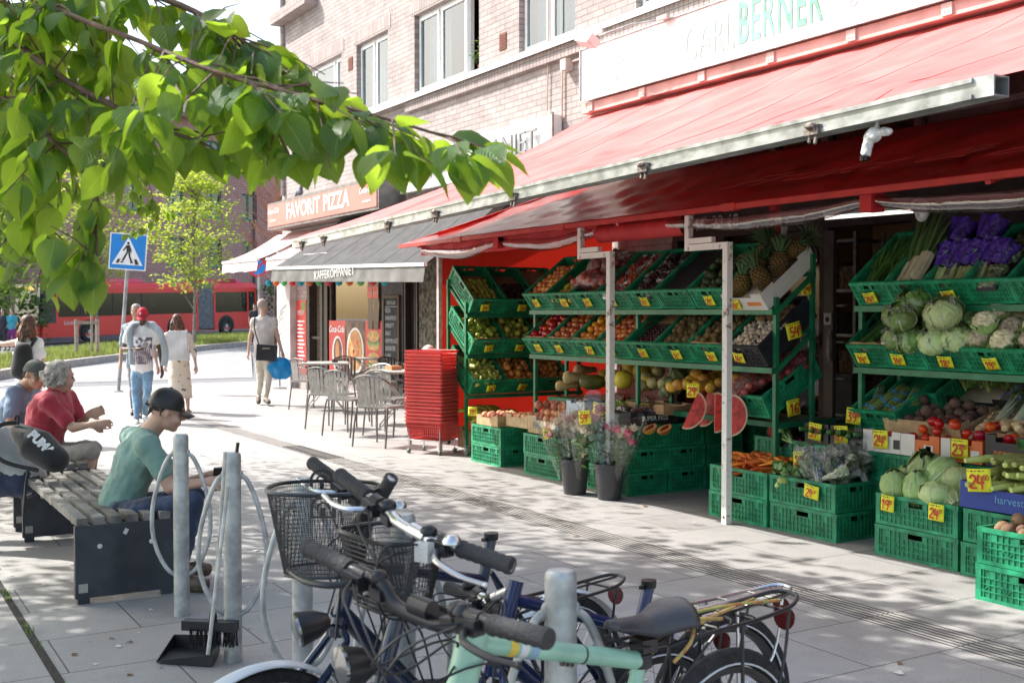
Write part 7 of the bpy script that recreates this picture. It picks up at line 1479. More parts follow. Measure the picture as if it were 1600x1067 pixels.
# ================= PEOPLE =================
J=AD
def skin(n_,c): return M('skin_'+n_,c,.5,var=.06,vs=9,bump=.1,bs=120)
sk_l=skin('fair',(.56,.34,.25)); sk_t=skin('tanned',(.46,.26,.17)); sk_d=skin('dark',(.095,.048,.03))
def cloth(n_,c=None,**k): return M('cloth_'+n_,c,.9,var=k.pop('var',.12),vs=k.pop('vs',5),bump=k.pop('bump',.9),bs=k.pop('bs',9),sheen=.2,**k)
def hand(mb,w_,d,nrm,s=1,curl=.5,side=1):
    """palm from wrist w_ along d, five fingers; nrm = palm normal"""
    d=V(d).normalized(); nrm=(V(nrm)-d*V(nrm).dot(d)).normalized(); x=d.cross(nrm)*side
    mb.cap_(w_,w_+d*.045*s,.024*s,.030*s,1.3,x,10); mb.cap_(w_+d*.05*s,w_+d*.078*s,.026*s,.026*s,1.45,x,10)
    for k,(o,l) in enumerate(((-.031,.070),(-.010,.080),(.011,.074),(.030,.056))):
        b=w_+d*.085*s+x*o*s; a1=curl*.7; a2=curl*1.7; d1=d*math.cos(a1)+nrm*math.sin(a1)+x*o*2; d2=d*math.cos(a2)+nrm*math.sin(a2); m=b+d1*l*.52*s; mb.cap_(b,m,.0095*s,.0085*s,n=8); mb.cap_(m,m+d2*l*.48*s,.0085*s,.007*s,n=8)
    b=w_+d*.03*s-x*.028*s; m=b+(d*.6-x*.7+nrm*.3).normalized()*.035*s; mb.cap_(b,m,.013*s,.011*s,n=8); mb.cap_(m,m+(d*.9-x*.1+nrm*.5).normalized()*.032*s,.0105*s,.008*s,n=8)
def head(mb,c,f,u,s=1):
    f=V(f).normalized(); u=(V(u)-f*V(u).dot(f)).normalized(); x=f.cross(u); R3=Matrix((x,f,u)).transposed(); P=lambda a,b,d: c+x*a*s+f*b*s+u*d*s
    mb.ell(P(0,-.012,.03),(.074*s,.093*s,.088*s),R3,16,12); mb.ell(P(0,.025,-.035),(.056*s,.062*s,.075*s),R3,16,12); mb.ell(P(0,.055,-.09),(.028*s,.026*s,.022*s),R3,10,8)
    mb.cap_(P(0,.084,.010),P(0,.100,-.026),.008*s,.012*s,n=8); mb.ell(P(0,.080,-.062),(.024*s,.014*s,.010*s),R3,10,6); mb.ell(P(0,.074,.028),(.05*s,.016*s,.012*s),R3,10,6)
    for e in (-1,1): mb.ell(P(e*.076,-.005,-.01),(.010*s,.018*s,.028*s),R3,8,6); mb.ell(P(e*.045,.062,-.035),(.02*s,.02*s,.022*s),R3,8,6)
    return P,R3
def hairb(mb,P,R3,s,long=0,thick=.012,front=.45,seed=1):
    q=random.Random(seed)
    mb.ell(P(0,-.022,.045),((.074+thick)*s,(.088+thick)*s,(.082+thick)*s),R3,18,12)
    for i in range(30 if long==0 else 60):
        a=q.uniform(0,2*math.pi); z=q.uniform(-.03,.10)
        if math.sin(a)>front and z<.075: continue
        rr=math.sqrt(max(.1,1-((z-.04)/.10)**2)); p=P(.079*rr*math.cos(a),-.018+.093*rr*math.sin(a),z); mb.cap_(p,p+R3@V((q.gauss(0,.01),q.gauss(0,.01),-.03-.01*q.random()))*s,.009*s,.005*s,n=6)
    if long:
        for i in range(70):
            a=q.uniform(math.pi*1.0-.15,math.pi*2+.15); p=P(.08*math.cos(a),-.01+.09*math.sin(a),q.uniform(-.03,.06)); e=p+R3@V((q.gauss(0,.02)+.02*math.cos(a),-.02+q.gauss(0,.015),-long*q.uniform(.75,1.05)))*s; m=(p+e)/2+R3@V((.02*math.cos(a),-.025,0))*s; mb.tube([p,m,e],[.009*s,.010*s,.003*s],6)
def ball_cap(t,P,R3,s,m,badge=None,back=False,flat=False):
    mb=MB(); 
    for i in (0,): pass
    prof=[(.092*math.cos(R(a))**.85,.088*math.sin(R(a))) for a in (0,12,25,40,55,70,82,90)]
    vs=[]; n=24
    for (r_,z) in prof:
        for j in range(n): a=2*math.pi*j/n; vs.append(P(r_*.90*math.cos(a),-.015+r_*1.08*math.sin(a),.018+z*(1.22 if not flat else 1.12)))
    mb.add(vs,[(i*n+j,i*n+(j+1)%n,(i+1)*n+(j+1)%n,(i+1)*n+j) for i in range(len(prof)-1) for j in range(n)])
    mb.lathe([(.008*s,0),(.005*s,.005*s),(0,.006*s)],8,P(0,-.015,.018+.088*(1.22 if not flat else 1.12)),R3)
    o=mb.build('cap',m,t,solid=.003,smooth=60)
    mb=MB(); mb.grid(lambda i,j:P((i-.5)*.15*(1-.25*j**2),.062+.0*i+(.035+.075*j)*math.cos((i-.5)*2.0)**.7-.02,.024-.020*j-.045*(i-.5)**2*4*.35),12,5); mb.build('peak',m,o,solid=.004,smooth=60)
    if badge:
        mb=MB(); q=P(0,.092,.085); f=R3@V((0,1,0)); u=R3@V((0,0,1)); x=u.cross(f)*1; mb.text(badge,.055*s,frame(x,(u*.9-f*.35).normalized(),(f*.9+u*.35).normalized(),q),.004,bold=.002); mb.build('emblem',m_whp,o,smooth=0)
    return o
def person(lab,base,Jt,sk,fdir,hd,scale=1,vox=.010,shirt=None,sleeve=.5,pants=None,pleg=1.,shoes=None,hair=None,hairlong=0,bald=False,cap=None,capb=None,capflat=False,skirt=None,build=1,curl=.6,group=None,hv=None,udir=(0,0,1),fat=1,sock=None,strap=None,sml=8,nohands=False):
    """Jt: joints (world). keys pel, nek, head, shL/R elL/R wrL/R hipL/R knL/R anL/R toL/R"""
    t=thing('person',lab,'person',base); s=scale; g={k:V(v) for k,v in Jt.items()}; w_=(g['shR']-g['shL']).normalized(); F_=V(fdir).normalized()
    B=MB(); 
    P,R3=head(B,g['head'],hd,udir,s); B.cap_(g['nek'],g['head']-V(udir)*.03*s-V(hd).normalized()*.015*s,.060*s,.052*s)
    chest=g['pel'].lerp(g['nek'],.68); waist=g['pel'].lerp(g['nek'],.35)
    def torso(mb,e,k=0): mb.cap_(g['pel'],waist,(.108*fat+e)*s,(.098*fat+e)*s,1.42,w_,16); mb.cap_(waist,chest,(.098*fat+e)*s,(.112*fat+e)*s,1.42,w_,16); mb.cap_(chest,g['nek']-(g['nek']-chest)*.12,(.112*fat+e)*s,(.055+e)*s,1.7,w_,16); mb.cap_(g['shL'],g['shR'],(.056+e)*s,(.056+e)*s)
    def arm(mb,sd,e,a=0,b=2):
        S_,E,W_=g['sh'+sd],g['el'+sd],g['wr'+sd]
        if a<1: mb.cap_(S_,S_.lerp(E,min(1,b)),(.052+e)*s,(.052-.012*min(1,b)+e*1.25)*s)
        if b>1: mb.cap_(E,E.lerp(W_,b-1),(.041+e)*s,(.041-.014*(b-1)+e)*s)
    def leg(mb,sd,e,b=2,a=0):
        H_,K,A=g['hip'+sd],g['kn'+sd],g['an'+sd]
        mb.cap_(H_.lerp(K,a),H_.lerp(K,min(1,b)),(.085+e)*s,(.085-.028*min(1,b)+e*1.3)*s)
        if b>1: c=K.lerp(A,min(.4,b-1)); mb.cap_(K,c,(.056+e)*s,(.056+e)*s); 
        if b>1.4: mb.cap_(K.lerp(A,.35),K.lerp(A,b-1),(.056+e)*s,(.056-.020*(b-1)+e*1.2)*s)
    torso(B,-.02)
    for sd in 'LR':
        arm(B,sd,-.004); leg(B,sd,-.008); B.cap_(g['an'+sd],g['to'+sd].lerp(g['an'+sd],.2),.035*s,.028*s)
        if not nohands: hand(B,g['wr'+sd],(g['wr'+sd]-g['el'+sd]) if not(hv and hv.get(sd)) else hv[sd][0],(g['pel']-g['wr'+sd]) if not(hv and hv.get(sd)) else hv[sd][1],s,curl,1 if sd=='R' else -1)
    B.build('body',sk,t,remesh=vox,sm=3)
    if shirt:
        mb=MB(); torso(mb,.016)
        for sd in 'LR':
            if sleeve: arm(mb,sd,.010,0,sleeve)
        mb.build('shirt',shirt,t,remesh=vox,sm=sml,disp=.030,dsc=.10)
    if pants:
        mb=MB(); mb.cap_(g['pel']-(g['nek']-g['pel']).normalized()*.02,waist.lerp(g['pel'],.45),(.112*fat)*s,(.108*fat)*s,1.45,w_,16)
        for sd in 'LR': leg(mb,sd,.006,pleg)
        mb.build('trousers' if pleg>1.5 else 'shorts',pants,t,remesh=vox,sm=sml,disp=.026,dsc=.08)
    if skirt:
        m_,top,hem,rt,rh=skirt; mb=MB(); a=V(top); b=V(hem); mb.tube([a.lerp(b,i/10) for i in range(11)],[(rt+(rh-rt)*(i/10)**.8)*(1+.03*math.sin(i*2)) for i in range(11)],20,flat=.75,fd=F_); mb.build('skirt',m_,t,remesh=vox,sm=4)
    if shoes:
        for sd in 'LR':
            mb=MB(); a=g['an'+sd]; q=g['to'+sd]; mb.cap_(a-V((0,0,.02*s)),q.lerp(a,.35)-V((0,0,.0)),.043*s,.036*s); mb.cap_(q.lerp(a,.4),q,.040*s,.034*s,1.15,V((0,0,1)).cross(q-a)); dd=(q-a); dd.z=0; dd.normalize(); mb.cap_(a-dd*.035*s-V((0,0,.035*s)),q-V((0,0,.012*s)),.034*s,.032*s,1.1,V((0,0,1)).cross(dd)); mb.build('shoe',shoes,t,remesh=max(.006,vox*.8),sm=3)
    if sock:
        for sd in 'LR': mb=MB(); K,A=g['kn'+sd],g['an'+sd]; mb.cap_(K.lerp(A,.45),A,.050*s,.040*s); mb.build('sock',sock,t)
    if hair: 
        mb=MB(); hairb(mb,P,R3,s,hairlong,.010 if not cap else .006,seed=len(lab)); o=mb.build('hair',hair,t,remesh=max(.005,vox*.6),sm=4)
        # keep the face clear: drop hair vertices in front of the face
        I=WM[t.name].inverted(); import bmesh; bm=bmesh.new(); bm.from_mesh(o.data); c=I@g['head']; Ri=R3.inverted(); kill=[v for v in bm.verts if (lambda q:(cap is not None and q.y>-.01*s) or (q.y>.035*s and q.z<(.075 if not cap else .3)*s) or (cap is not None and q.z>.03*s) or (q.z<(-.02 if hairlong==0 else -9)*s and q.y>-.02*s))(Ri@(v.co-c))]; bmesh.ops.delete(bm,geom=kill,context='VERTS'); bm.to_mesh(o.data); bm.free()
    if cap: ball_cap(t,P,R3,s,cap,capb,flat=capflat)
    mb=MB()
    for e in (-1,1): mb.ell(P(e*.030,.076,.006),(.011*s,.007*s,.007*s),R3,8,6)
    mb.build('eye',M('eye_dark',(.03,.02,.018),.3),t); mb=MB()
    for e in (-1,1): mb.cap_(P(e*.018,.086,.030),P(e*.046,.076,.031),.004*s,.003*s,n=6)
    mb.build('eyebrow',hair or M('brow',(.06,.04,.03),.9),t)
    return t,g,P,R3
hg=M('hair_grey',(.42,.38,.33),.7,var=.3,vs=30,bump=.6,bs=60); hbk=M('hair_dark',(.035,.022,.016),.6,var=.4,vs=30,bump=.6,bs=60); hbr=M('hair_auburn',(.12,.045,.022),.5,var=.4,vs=25,bump=.7,bs=50)
jean=cloth('denim_dark',(.035,.055,.11),var=.3,vs=8); jeanl=cloth('denim_light',(.22,.36,.52),var=.2,vs=7)
leath=M('shoe_brown',(.12,.09,.06),.5,var=.3,vs=20); blacks=M('shoe_black',(.03,.03,.03),.5)
E=lambda X,D,z: XD(X,D,z)
# man in green on the bench
D=6.2
t,g,P,R3=person('man in green t-shirt and black cap sitting on the bench leaning on his knees',J(190,840,D),dict(pel=J(187,788,6.32),nek=J(232,676,6.30),head=J(262,641,6.24),shL=J(205,682,6.55),shR=J(232,697,6.12),elL=J(292,755,6.48),elR=J(266,762,6.12),wrL=J(328,741,6.28),wrR=J(326,752,6.06),hipL=J(196,800,6.44),hipR=J(190,806,6.18),knL=J(303,775,6.32),knR=J(300,786,6.06),anL=J(283,884,6.34),anR=J(275,905,6.12),toL=J(322,888,6.30),toR=J(318,912,6.06)),sk_l,CR,CR*.93+CF*.33-V((0,0,.28)),.98,.0075,cloth('sage',(.20,.34,.29)),.62,jean,1.92,leath,hbk,0,cap=m_blk,udir=V((.0,0,1))+CR*.30,sml=10,hv={'R':(CR+CF*.1,V((0,0,-1))+CF*.5),'L':(CR-CF*.2,V((0,0,-1))-CF*.5)})
mb=MB(); a=J(343,748,6.1); mb.box(a,(.075,.012,.14),RX(.4).to_3x3()); o=one(mb,'mobile_phone',m_bblk,'dark phone held by the man in green','phone',smooth=0)
mb=MB(); mb.box(J(205,795,6.14)-CF*.02,(.06,.004,.035),RZ(YAW).to_3x3()); mb.build('leather_patch',M('patch_tan',(.42,.22,.10),.7),t,smooth=0)
# man in red with grey hair
person('grey haired man in red t-shirt and beige shorts sitting on the far bench',J(60,745,8.3),dict(pel=J(62,698,8.45),nek=J(88,612,8.42),head=J(95,590,8.38),shL=J(106,622,8.65),shR=J(76,630,8.2),elL=J(128,662,8.6),elR=J(114,668,8.15),wrL=J(138,648,8.35),wrR=J(142,663,8.1),hipL=J(74,712,8.55),hipR=J(68,716,8.28),knL=J(146,700,8.45),knR=J(142,706,8.15),anL=J(134,770,8.45),anR=J(128,776,8.2),toL=J(152,776,8.4),toR=J(147,784,8.15)),sk_l,CR,CR*.75+CF*.66,1.0,.010,cloth('crimson',(.42,.03,.055)),.72,cloth('beige',(.36,.31,.27)),1.02,blacks,hg,.045,sock=cloth('black_sock',(.02,.02,.022)),fat=1.25,udir=V((0,0,1))+CR*.25,hv={'L':(CR+V((0,0,.35)),CF*-1),'R':(CR,CF)})
# man with grey cap, blue shirt
person('smiling man in grey flat cap and slate blue t-shirt on the far bench',J(10,745,9.0),dict(pel=J(8,695,8.95),nek=J(38,606,8.9),head=J(56,586,8.8),shL=J(52,618,9.1),shR=J(22,616,8.75),elL=J(60,665,9.0),elR=J(16,662,8.62),wrL=J(85,680,8.8),wrR=J(45,690,8.5),hipL=J(18,708,9.0),hipR=J(12,712,8.8),knL=J(90,695,8.9),knR=J(80,702,8.7),anL=J(85,765,8.9),anR=J(78,770,8.7),toL=J(100,770,8.9),toR=J(92,776,8.7)),sk_t,CR,CR*.82-CF*.5-V((0,0,.12)),1.0,.010,cloth('slate_blue',(.20,.27,.38)),.7,jean,1.9,blacks,hbk,0,cap=M('cap_grey',(.10,.11,.10),.9),capflat=True,udir=V((0,0,1))+CR*.3)
mb=MB()
# person with the sports backpack
t,g,P,R3=person('person in pale grey t-shirt and navy trousers bent forward at the left edge',J(20,770,7.4),dict(pel=J(38,745,7.35),nek=J(-35,668,7.45),head=J(-72,655,7.5),shL=J(-30,672,7.7),shR=J(-18,682,7.2),elL=J(-60,740,7.6),elR=J(-40,750,7.15),wrL=J(-90,735,7.5),wrR=J(-80,748,7.2),hipL=J(36,748,7.5),hipR=J(32,754,7.25),knL=J(-75,755,7.5),knR=J(-70,765,7.2),anL=J(-70,850,7.5),anR=J(-65,865,7.2),toL=J(-95,856,7.5),toR=J(-90,872,7.2)),sk_l,-CR,-CR-V((0,0,.3)),1.0,.011,cloth('pale_grey',(.42,.43,.44)),.6,cloth('navy_trouser',(.03,.04,.085)),1.9,blacks,hbk,fat=1.15)
t=thing('backpack','black sports backpack with white capitals slung on the person at the left edge','backpack',J(60,735,7.1)); ax=(J(100,722,7.02)-J(28,668,7.2)).normalized(); c0=J(30,674,7.15); c1=J(86,718,7.02); side=CR.cross(V((0,0,1)))
mb=MB(); mb.cap_(c0,c0.lerp(c1,.5),.055,.105,1.35,side,16); mb.cap_(c0.lerp(c1,.5),c1,.105,.082,1.35,side,16); mb.build('bag',cloth('black_bag',(.018,.018,.02),var=.3,bump=.6,bs=6),t,remesh=.012)
nn=(-CF*.86+CR*.35+V((0,0,.35))).normalized(); xx=-ax; xx=(xx-nn*xx.dot(nn)).normalized(); yy=nn.cross(xx); 
mb=MB(); mb.text('PUMA',.075,frame(-yy*0+xx*-1,nn.cross(xx*-1),nn,c0.lerp(c1,.62)+nn*.135),.004,bold=.005,sx=.9); mb.build('lettering',m_whp,t,smooth=0)
mb=MB(); mb.tube(cr([J(25,660,7.05),J(0,665,7.0),J(-20,690,7.0),J(5,720,6.98),J(60,735,6.98)],8),.014,8,flat=.5,fd=CF); mb.tube(cr([J(22,664,7.1),J(24,650,7.1),J(30,652,7.1),J(28,664,7.1)],6),.007,6); mb.tube(cr([J(45,728,6.98),J(40,760,6.98),J(38,800,7.0)],6),.008,6); mb.build('strap',cloth('black_bag'),t)
# young man with red cap
Dm=15.6; Jm=lambda x,y,d=0: J(x,y,Dm+d)
m_tee=cloth('white_tee',(.80,.79,.78),var=.04)
t,g,P,R3=person('young man in red cap and printed white t-shirt walking while looking at his phone',Jm(222,655),dict(pel=Jm(222,576),nek=Jm(223,509),head=Jm(223,493,-.08),shL=Jm(243,517),shR=Jm(202,517),elL=Jm(250,549,.05),elR=Jm(192,546,.0),wrL=Jm(253,577,-.05),wrR=Jm(213,545,-.28),hipL=Jm(231,583),hipR=Jm(213,583),knL=Jm(230,615,-.12),knR=Jm(212,617),anL=Jm(226,648,.05),anR=Jm(214,655,-.1),toL=Jm(228,657,-.12),toR=Jm(211,664,-.3)),sk_d,-CF,-CF-V((0,0,.55)),.86,.012,m_tee,.55,jeanl,1.95,M('shoe_white',(.7,.7,.68),.6),hbk,0,cap=M('cap_red',(.52,.01,.035),.8,var=.1),capb='P',udir=V((0,0,1))-CF*.4,hv={'R':(CR*.9-CF*.3,V((0,0,1)))})
mb=MB(); c=Jm(223,548,-.27); mb.X=T(c)@RZ(YAW)@RX(math.pi/2); mb.grid(lambda i,j:V(((i-.5)*.25,(j-.5)*.36,.02-.10*(i-.5)**2-.04*(j-.5)**2)),8,8); 
m_pr=M('city_print',(.75,.74,.76),.8,col2=(.10,.07,.09),thr=(.42,.56),vs=14); mb.build('print',m_pr,t,smooth=180)
mb=MB(); mb.X=T(c)@RZ(YAW)@RX(math.pi/2)
for i in range(9): h=.05+.09*abs(math.sin(i*2.3)); mb.bx(-.11+i*.025,-.095+i*.025,-.16,-.06+h,.0205,.022)
mb.build('print',M('print_tower',(.30,.22,.26),.8),t,smooth=0)
mb=MB(); mb.box(Jm(226,540,-.38),(.07,.13,.01),Euler((.5,0,YAW)).to_matrix()); one(mb,'mobile_phone',m_bblk,'phone in the raised hand of the man in the red cap','phone',smooth=0)
sw=MB(); gs=cloth('sweater_grey',(.33,.37,.40),bs=20)
for a in (((238,508),(250,520),(258,548),(256,572)),((208,508),(202,520),(206,545),(207,570))): sw.tube(cr([Jm(x,y,-.17 if k>0 else -.05) for k,(x,y) in enumerate(a)],5),[.05]*8+[.055]*8 if False else .052,12,flat=.6,fd=CF)
sw.cap_(Jm(208,508),Jm(239,508),.055,.055); sw.cap_(Jm(196,512,.02),Jm(205,522,-.05),.04,.05); o=one(sw,'sweater',gs,'grey sweater draped over the shoulders of the man in the red cap','sweater',remesh=.015,sm=5)
Dm=16.4
person('grey haired man walking just behind the man in the red cap',Jm(215,650),dict(pel=Jm(214,572),nek=Jm(213,503),head=Jm(212,487),shL=Jm(233,512),shR=Jm(196,512),elL=Jm(240,545),elR=Jm(190,540),wrL=Jm(246,572,-.1),wrR=Jm(188,566,-.1),hipL=Jm(221,576),hipR=Jm(207,576),knL=Jm(221,612),knR=Jm(208,610,-.1),anL=Jm(221,646),anR=Jm(208,640),toL=Jm(221,650,-.25),toR=Jm(207,646,-.25)),sk_t,-CF,-CF,.86,.016,cloth('grey_blue',(.26,.33,.38)),1.0,cloth('grey_trouser',(.2,.2,.2)),1.95,blacks,hg,0)
# woman in floral dress
Dm=17.2; m_flo=M('floral',(.66,.58,.47),.9,col2=(.04,.03,.04),thr=(.34,.40),vs=16,bump=.6,bs=8)
t,g,P,R3=person('woman with auburn hair in a cream floral dress walking away',Jm(280,640),dict(pel=Jm(281,572),nek=Jm(279,518),head=Jm(277,502),shL=Jm(262,525),shR=Jm(295,526),elL=Jm(260,550,-.05),elR=Jm(303,551,-.05),wrL=Jm(258,570,-.2),wrR=Jm(306,572,-.1),hipL=Jm(273,580),hipR=Jm(289,580),knL=Jm(271,610),knR=Jm(292,605),anL=Jm(268,632),anR=Jm(294,640),toL=Jm(266,634,.2),toR=Jm(297,645,.2)),sk_l,CF,CF,.84,.014,m_flo,1.3,None,1,M('sandal',(.3,.2,.12),.6),hbr,.20,skirt=(m_flo,Jm(281,562),Jm(281,622),.135,.19))
mb=MB(); c=Jm(278,540,-.24); mb.X=T(c)@RZ(YAW+.05); mb.add([(x*w_,y,z) for (z,w_) in ((-.22,.16),(.12,.14),(.22,.13)) for y in (-.07,.07) for x in (-1,1)],[(0,1,5,4),(4,5,9,8),(2,6,7,3),(6,10,11,7),(0,4,6,2),(4,8,10,6),(1,3,7,5),(5,7,11,9),(8,9,11,10),(0,2,3,1)]); mb.bx(-.12,.12,-.085,-.072,-.17,.0)
t=thing('backpack','white roll top backpack worn by the woman in the floral dress','backpack',c); mb.build('bag',M('bag_white',(.72,.71,.69),.6,bump=.4,bs=8),t,smooth=0); mb=MB(); mb.tube(cr([Jm(268,520,-.15),Jm(266,516,0),Jm(266,524,.15)],4),.015,6); mb.tube(cr([Jm(290,520,-.15),Jm(291,516,0),Jm(292,524,.15)],4),.015,6); mb.build('strap',M('bag_white'),t)
# man walking away with blue bag
Dm=18.6
t,g,P,R3=person('bald elderly man in beige vest walking away with two bags',Jm(412,628),dict(pel=Jm(413,556),nek=Jm(412,495),head=Jm(411,479),shL=Jm(397,502),shR=Jm(428,502),elL=Jm(391,527),elR=Jm(434,527),wrL=Jm(388,550,.0),wrR=Jm(441,550,-.05),hipL=Jm(406,562),hipR=Jm(420,562),knL=Jm(407,592,.05),knR=Jm(420,590,-.05),anL=Jm(404,618,.05),anR=Jm(415,623,-.05),toL=Jm(404,628,-.12),toR=Jm(420,628,-.3)),sk_l,CF,CF+CR*.45,.95,.014,cloth('vest_beige',(.58,.52,.46)),.25,cloth('trouser_beige',(.62,.56,.46)),1.95,M('shoe_mole',(.12,.09,.07),.7),M('hair_stubble',(.42,.33,.28),.8),0)
t=thing('shoulder_bag','black document bag with a slit handle slung behind the man in the beige vest','bag',Jm(417,560,-.25)); mb=MB(); mb.X=T(Jm(417,551,-.26))@RZ(YAW)@RY(.06); mb.bx(-.16,.16,-.05,.05,-.13,.13); mb.build('bag',cloth('black_bag'),t,smooth=0); mb=MB(); mb.X=T(Jm(417,551,-.26))@RZ(YAW); mb.bx(-.06,.06,-.058,-.051,.06,.08); mb.build('handle_slit',M('slit_tan',(.35,.27,.2),.7),t,smooth=0); mb=MB(); mb.tube(cr([Jm(405,540,-.25),Jm(398,515,-.14),Jm(398,497,-.05),Jm(400,500,.1)],5),.012,6); mb.build('strap',cloth('black_bag'),t)
t=thing('carrier_bag','bright blue plastic carrier bag carried by the walking man','bag',Jm(438,590)); c=Jm(439,577,-.05); mb=MB(); 
mb.grid(lambda i,j:c+V((0,0,.20-.36*j))+(CR*math.cos(i*6.283)*1.15+CF*math.sin(i*6.283)*.6)*(.015+.17*math.sin(math.pi*(.02+.90*j))**.75)*(1+.13*math.sin(i*31+j*6)+.06*math.sin(i*55-j*11)),40,14); mb.build('bag',M('blue_plastic',(.02,.30,.62),.35,var=.25,vs=8,bump=.8,bs=12,trans=.35,tcol=(.05,.5,.85)),t,smooth=60)
# woman with black backpack at the left
Dm=13.0
person('woman with long auburn hair and white top reaching out at the left edge',Jm(45,680),dict(pel=Jm(46,605),nek=Jm(46,527),head=Jm(46,508),shL=Jm(32,534),shR=Jm(60,536),elL=Jm(6,538,.1),elR=Jm(66,562),wrL=Jm(-22,532,.25),wrR=Jm(60,590,.2),hipL=Jm(38,612),hipR=Jm(54,612),knL=Jm(38,660),knR=Jm(54,660),anL=Jm(38,700),anR=Jm(54,700),toL=Jm(38,705,.25),toR=Jm(54,705,.25)),sk_l,CF,CF+CR*.2,.9,.013,m_tee,0,jean,1.95,blacks,hbr,.24)
t=thing('backpack','black backpack worn by the woman at the left edge','backpack',Jm(36,590,-.25)); mb=MB(); mb.cap_(Jm(36,545,-.20),Jm(35,580,-.22),.075,.10,1.35,CR,16); mb.build('bag',cloth('black_bag'),t,remesh=.014); mb=MB(); mb.tube(cr([Jm(33,545,-.14),Jm(35,527,-.06),Jm(36,530,.1)],5),.018,6); mb.tube(cr([Jm(46,545,-.14),Jm(56,529,-.06),Jm(57,534,.1)],5),.018,6); mb.build('strap',cloth('black_bag'),t)
mb=MB(); mb.box(Jm(35,575,-.36),(.14,.03,.15),RZ(YAW).to_3x3()); 
# seated person behind the red baskets
Dm=13.1
person('white haired person in navy shirt seated at a coffee table behind the red baskets',Jm(665,650),dict(pel=Jm(668,632),nek=Jm(667,571),head=Jm(670,556),shL=Jm(689,582),shR=Jm(650,582),elL=Jm(692,610),elR=Jm(644,610,-.08),wrL=Jm(685,628,.2),wrR=Jm(637,622,.2),hipL=Jm(678,638),hipR=Jm(658,638),knL=Jm(676,650,.45),knR=Jm(652,645,.42),anL=Jm(672,700,.4),anR=Jm(650,692,.45),toL=Jm(672,700,.62),toR=Jm(650,696,.65)),sk_l,CF,CF,.95,.013,cloth('navy_polo',(.025,.035,.09)),.65,jean,1.95,blacks,M('hair_white',(.55,.50,.44),.7),.05)
# small far figures by the road
for (px,py,D_,lab,sc,pc,s_) in ((398,512,48,'far person in dark clothes standing beside the rear of the bus',(.04,.04,.05),(.04,.04,.05),1),(18,527,47,'far woman in turquoise top and purple skirt waiting by the bus front',(.05,.35,.45),(.18,.03,.16),1),(4,527,47,'far person in blue at the picture edge near the bus front',(.05,.12,.3),(.03,.04,.08),1)):
    Dm=D_; b=AD(px,490,D_); b.z=HZ(b.x,b.y)-.05; q=lambda X_,z,y=0: b+CR*X_+V((0,0,z))+CF*y
    person(lab,b,dict(pel=q(0,.95),nek=q(0,1.45),head=q(0,1.62),shL=q(-.17,1.4),shR=q(.17,1.4),elL=q(-.24,1.12),elR=q(.24,1.12),wrL=q(-.24,.9,-.05),wrR=q(.2,.95,-.15),hipL=q(-.09,.9),hipR=q(.09,.9),knL=q(-.1,.5),knR=q(.1,.5,-.05),anL=q(-.1,.09),anR=q(.11,.09),toL=q(-.1,.04,-.17),toR=q(.11,.04,-.17)),sk_l,-CF,-CF,1,.03,M('far'+lab[:12],sc,.9),.6,M('farp'+lab[:14],pc,.9),1.9,blacks,hbk,0,nohands=True)
# ================= TREES =================
def leafmat(nm,c1=None,c2=None,tc=None,tr=.5,rough=.42):
    if nm in MC: return MC[nm]
    m=M(nm,c1,rough,var=.30,vs=7,trans=tr,tcol=tc,bump=0); n=m.node_tree; N=n.nodes; L=n.links; b=N['Principled BSDF']
    uv=N.new('ShaderNodeUVMap'); se=N.new('ShaderNodeSeparateXYZ'); L.new(uv.outputs[0],se.inputs[0])
    ab=N.new('ShaderNodeMath'); ab.operation='ABSOLUTE'; L.new(se.outputs[0],ab.inputs[0])
    vv=N.new('ShaderNodeMath'); vv.operation='MULTIPLY_ADD'; vv.inputs[1].default_value=-.55; L.new(ab.outputs[0],vv.inputs[0]); L.new(se.outputs[1],vv.inputs[2])
    sn=N.new('ShaderNodeMath'); sn.operation='MULTIPLY'; sn.inputs[1].default_value=48; L.new(vv.outputs[0],sn.inputs[0]); s2=N.new('ShaderNodeMath'); s2.operation='SINE'; L.new(sn.outputs[0],s2.inputs[0])
    bp=N.new('ShaderNodeBump'); bp.inputs['Strength'].default_value=.5; bp.inputs['Distance'].default_value=.002; L.new(s2.outputs[0],bp.inputs['Height']); L.new(bp.outputs[0],b.inputs['Normal'])
    # paler midrib
    lt=N.new('ShaderNodeMath'); lt.operation='LESS_THAN'; lt.inputs[1].default_value=.035; L.new(ab.outputs[0],lt.inputs[0]); mx=N.new('ShaderNodeMixRGB'); mx.inputs[2].default_value=(*c2,1); src=b.inputs['Base Color'].links[0].from_socket; L.new(lt.outputs[0],mx.inputs[0]); L.new(src,mx.inputs[1]); L.new(mx.outputs[0],b.inputs['Base Color'])
    return m
def leaf_template(nl=8,wid=.36,fold=.10,droop=.22,nw=2):
    vs=[];uv=[];fs=[]; W=2*nw+1
    for i in range(nl+1):
        t=i/nl; w_=wid*(math.sin(math.pi*min(1,t*.97+.03)**.80)**.9)*(1 if t<.75 else (1-((t-.75)/.25)**1.6*.35)); 
        if i==0: w_=.02
        if i==nl: w_=.004
        for j in range(W):
            s_=(j-nw)/nw; vs.append((s_*w_, t, -droop*t*t+fold*abs(s_)*w_*2+.02*math.sin(t*19)*abs(s_)*(.5))); uv.append((s_,t))
    for i in range(nl):
        for j in range(W-1): a=i*W+j; fs.append((a,a+1,a+W+1,a+W))
    return vs,fs,uv
m_lf=leafmat('leaf_green',(.060,.145,.038),(.19,.30,.10),(.52,.76,.05),.50)
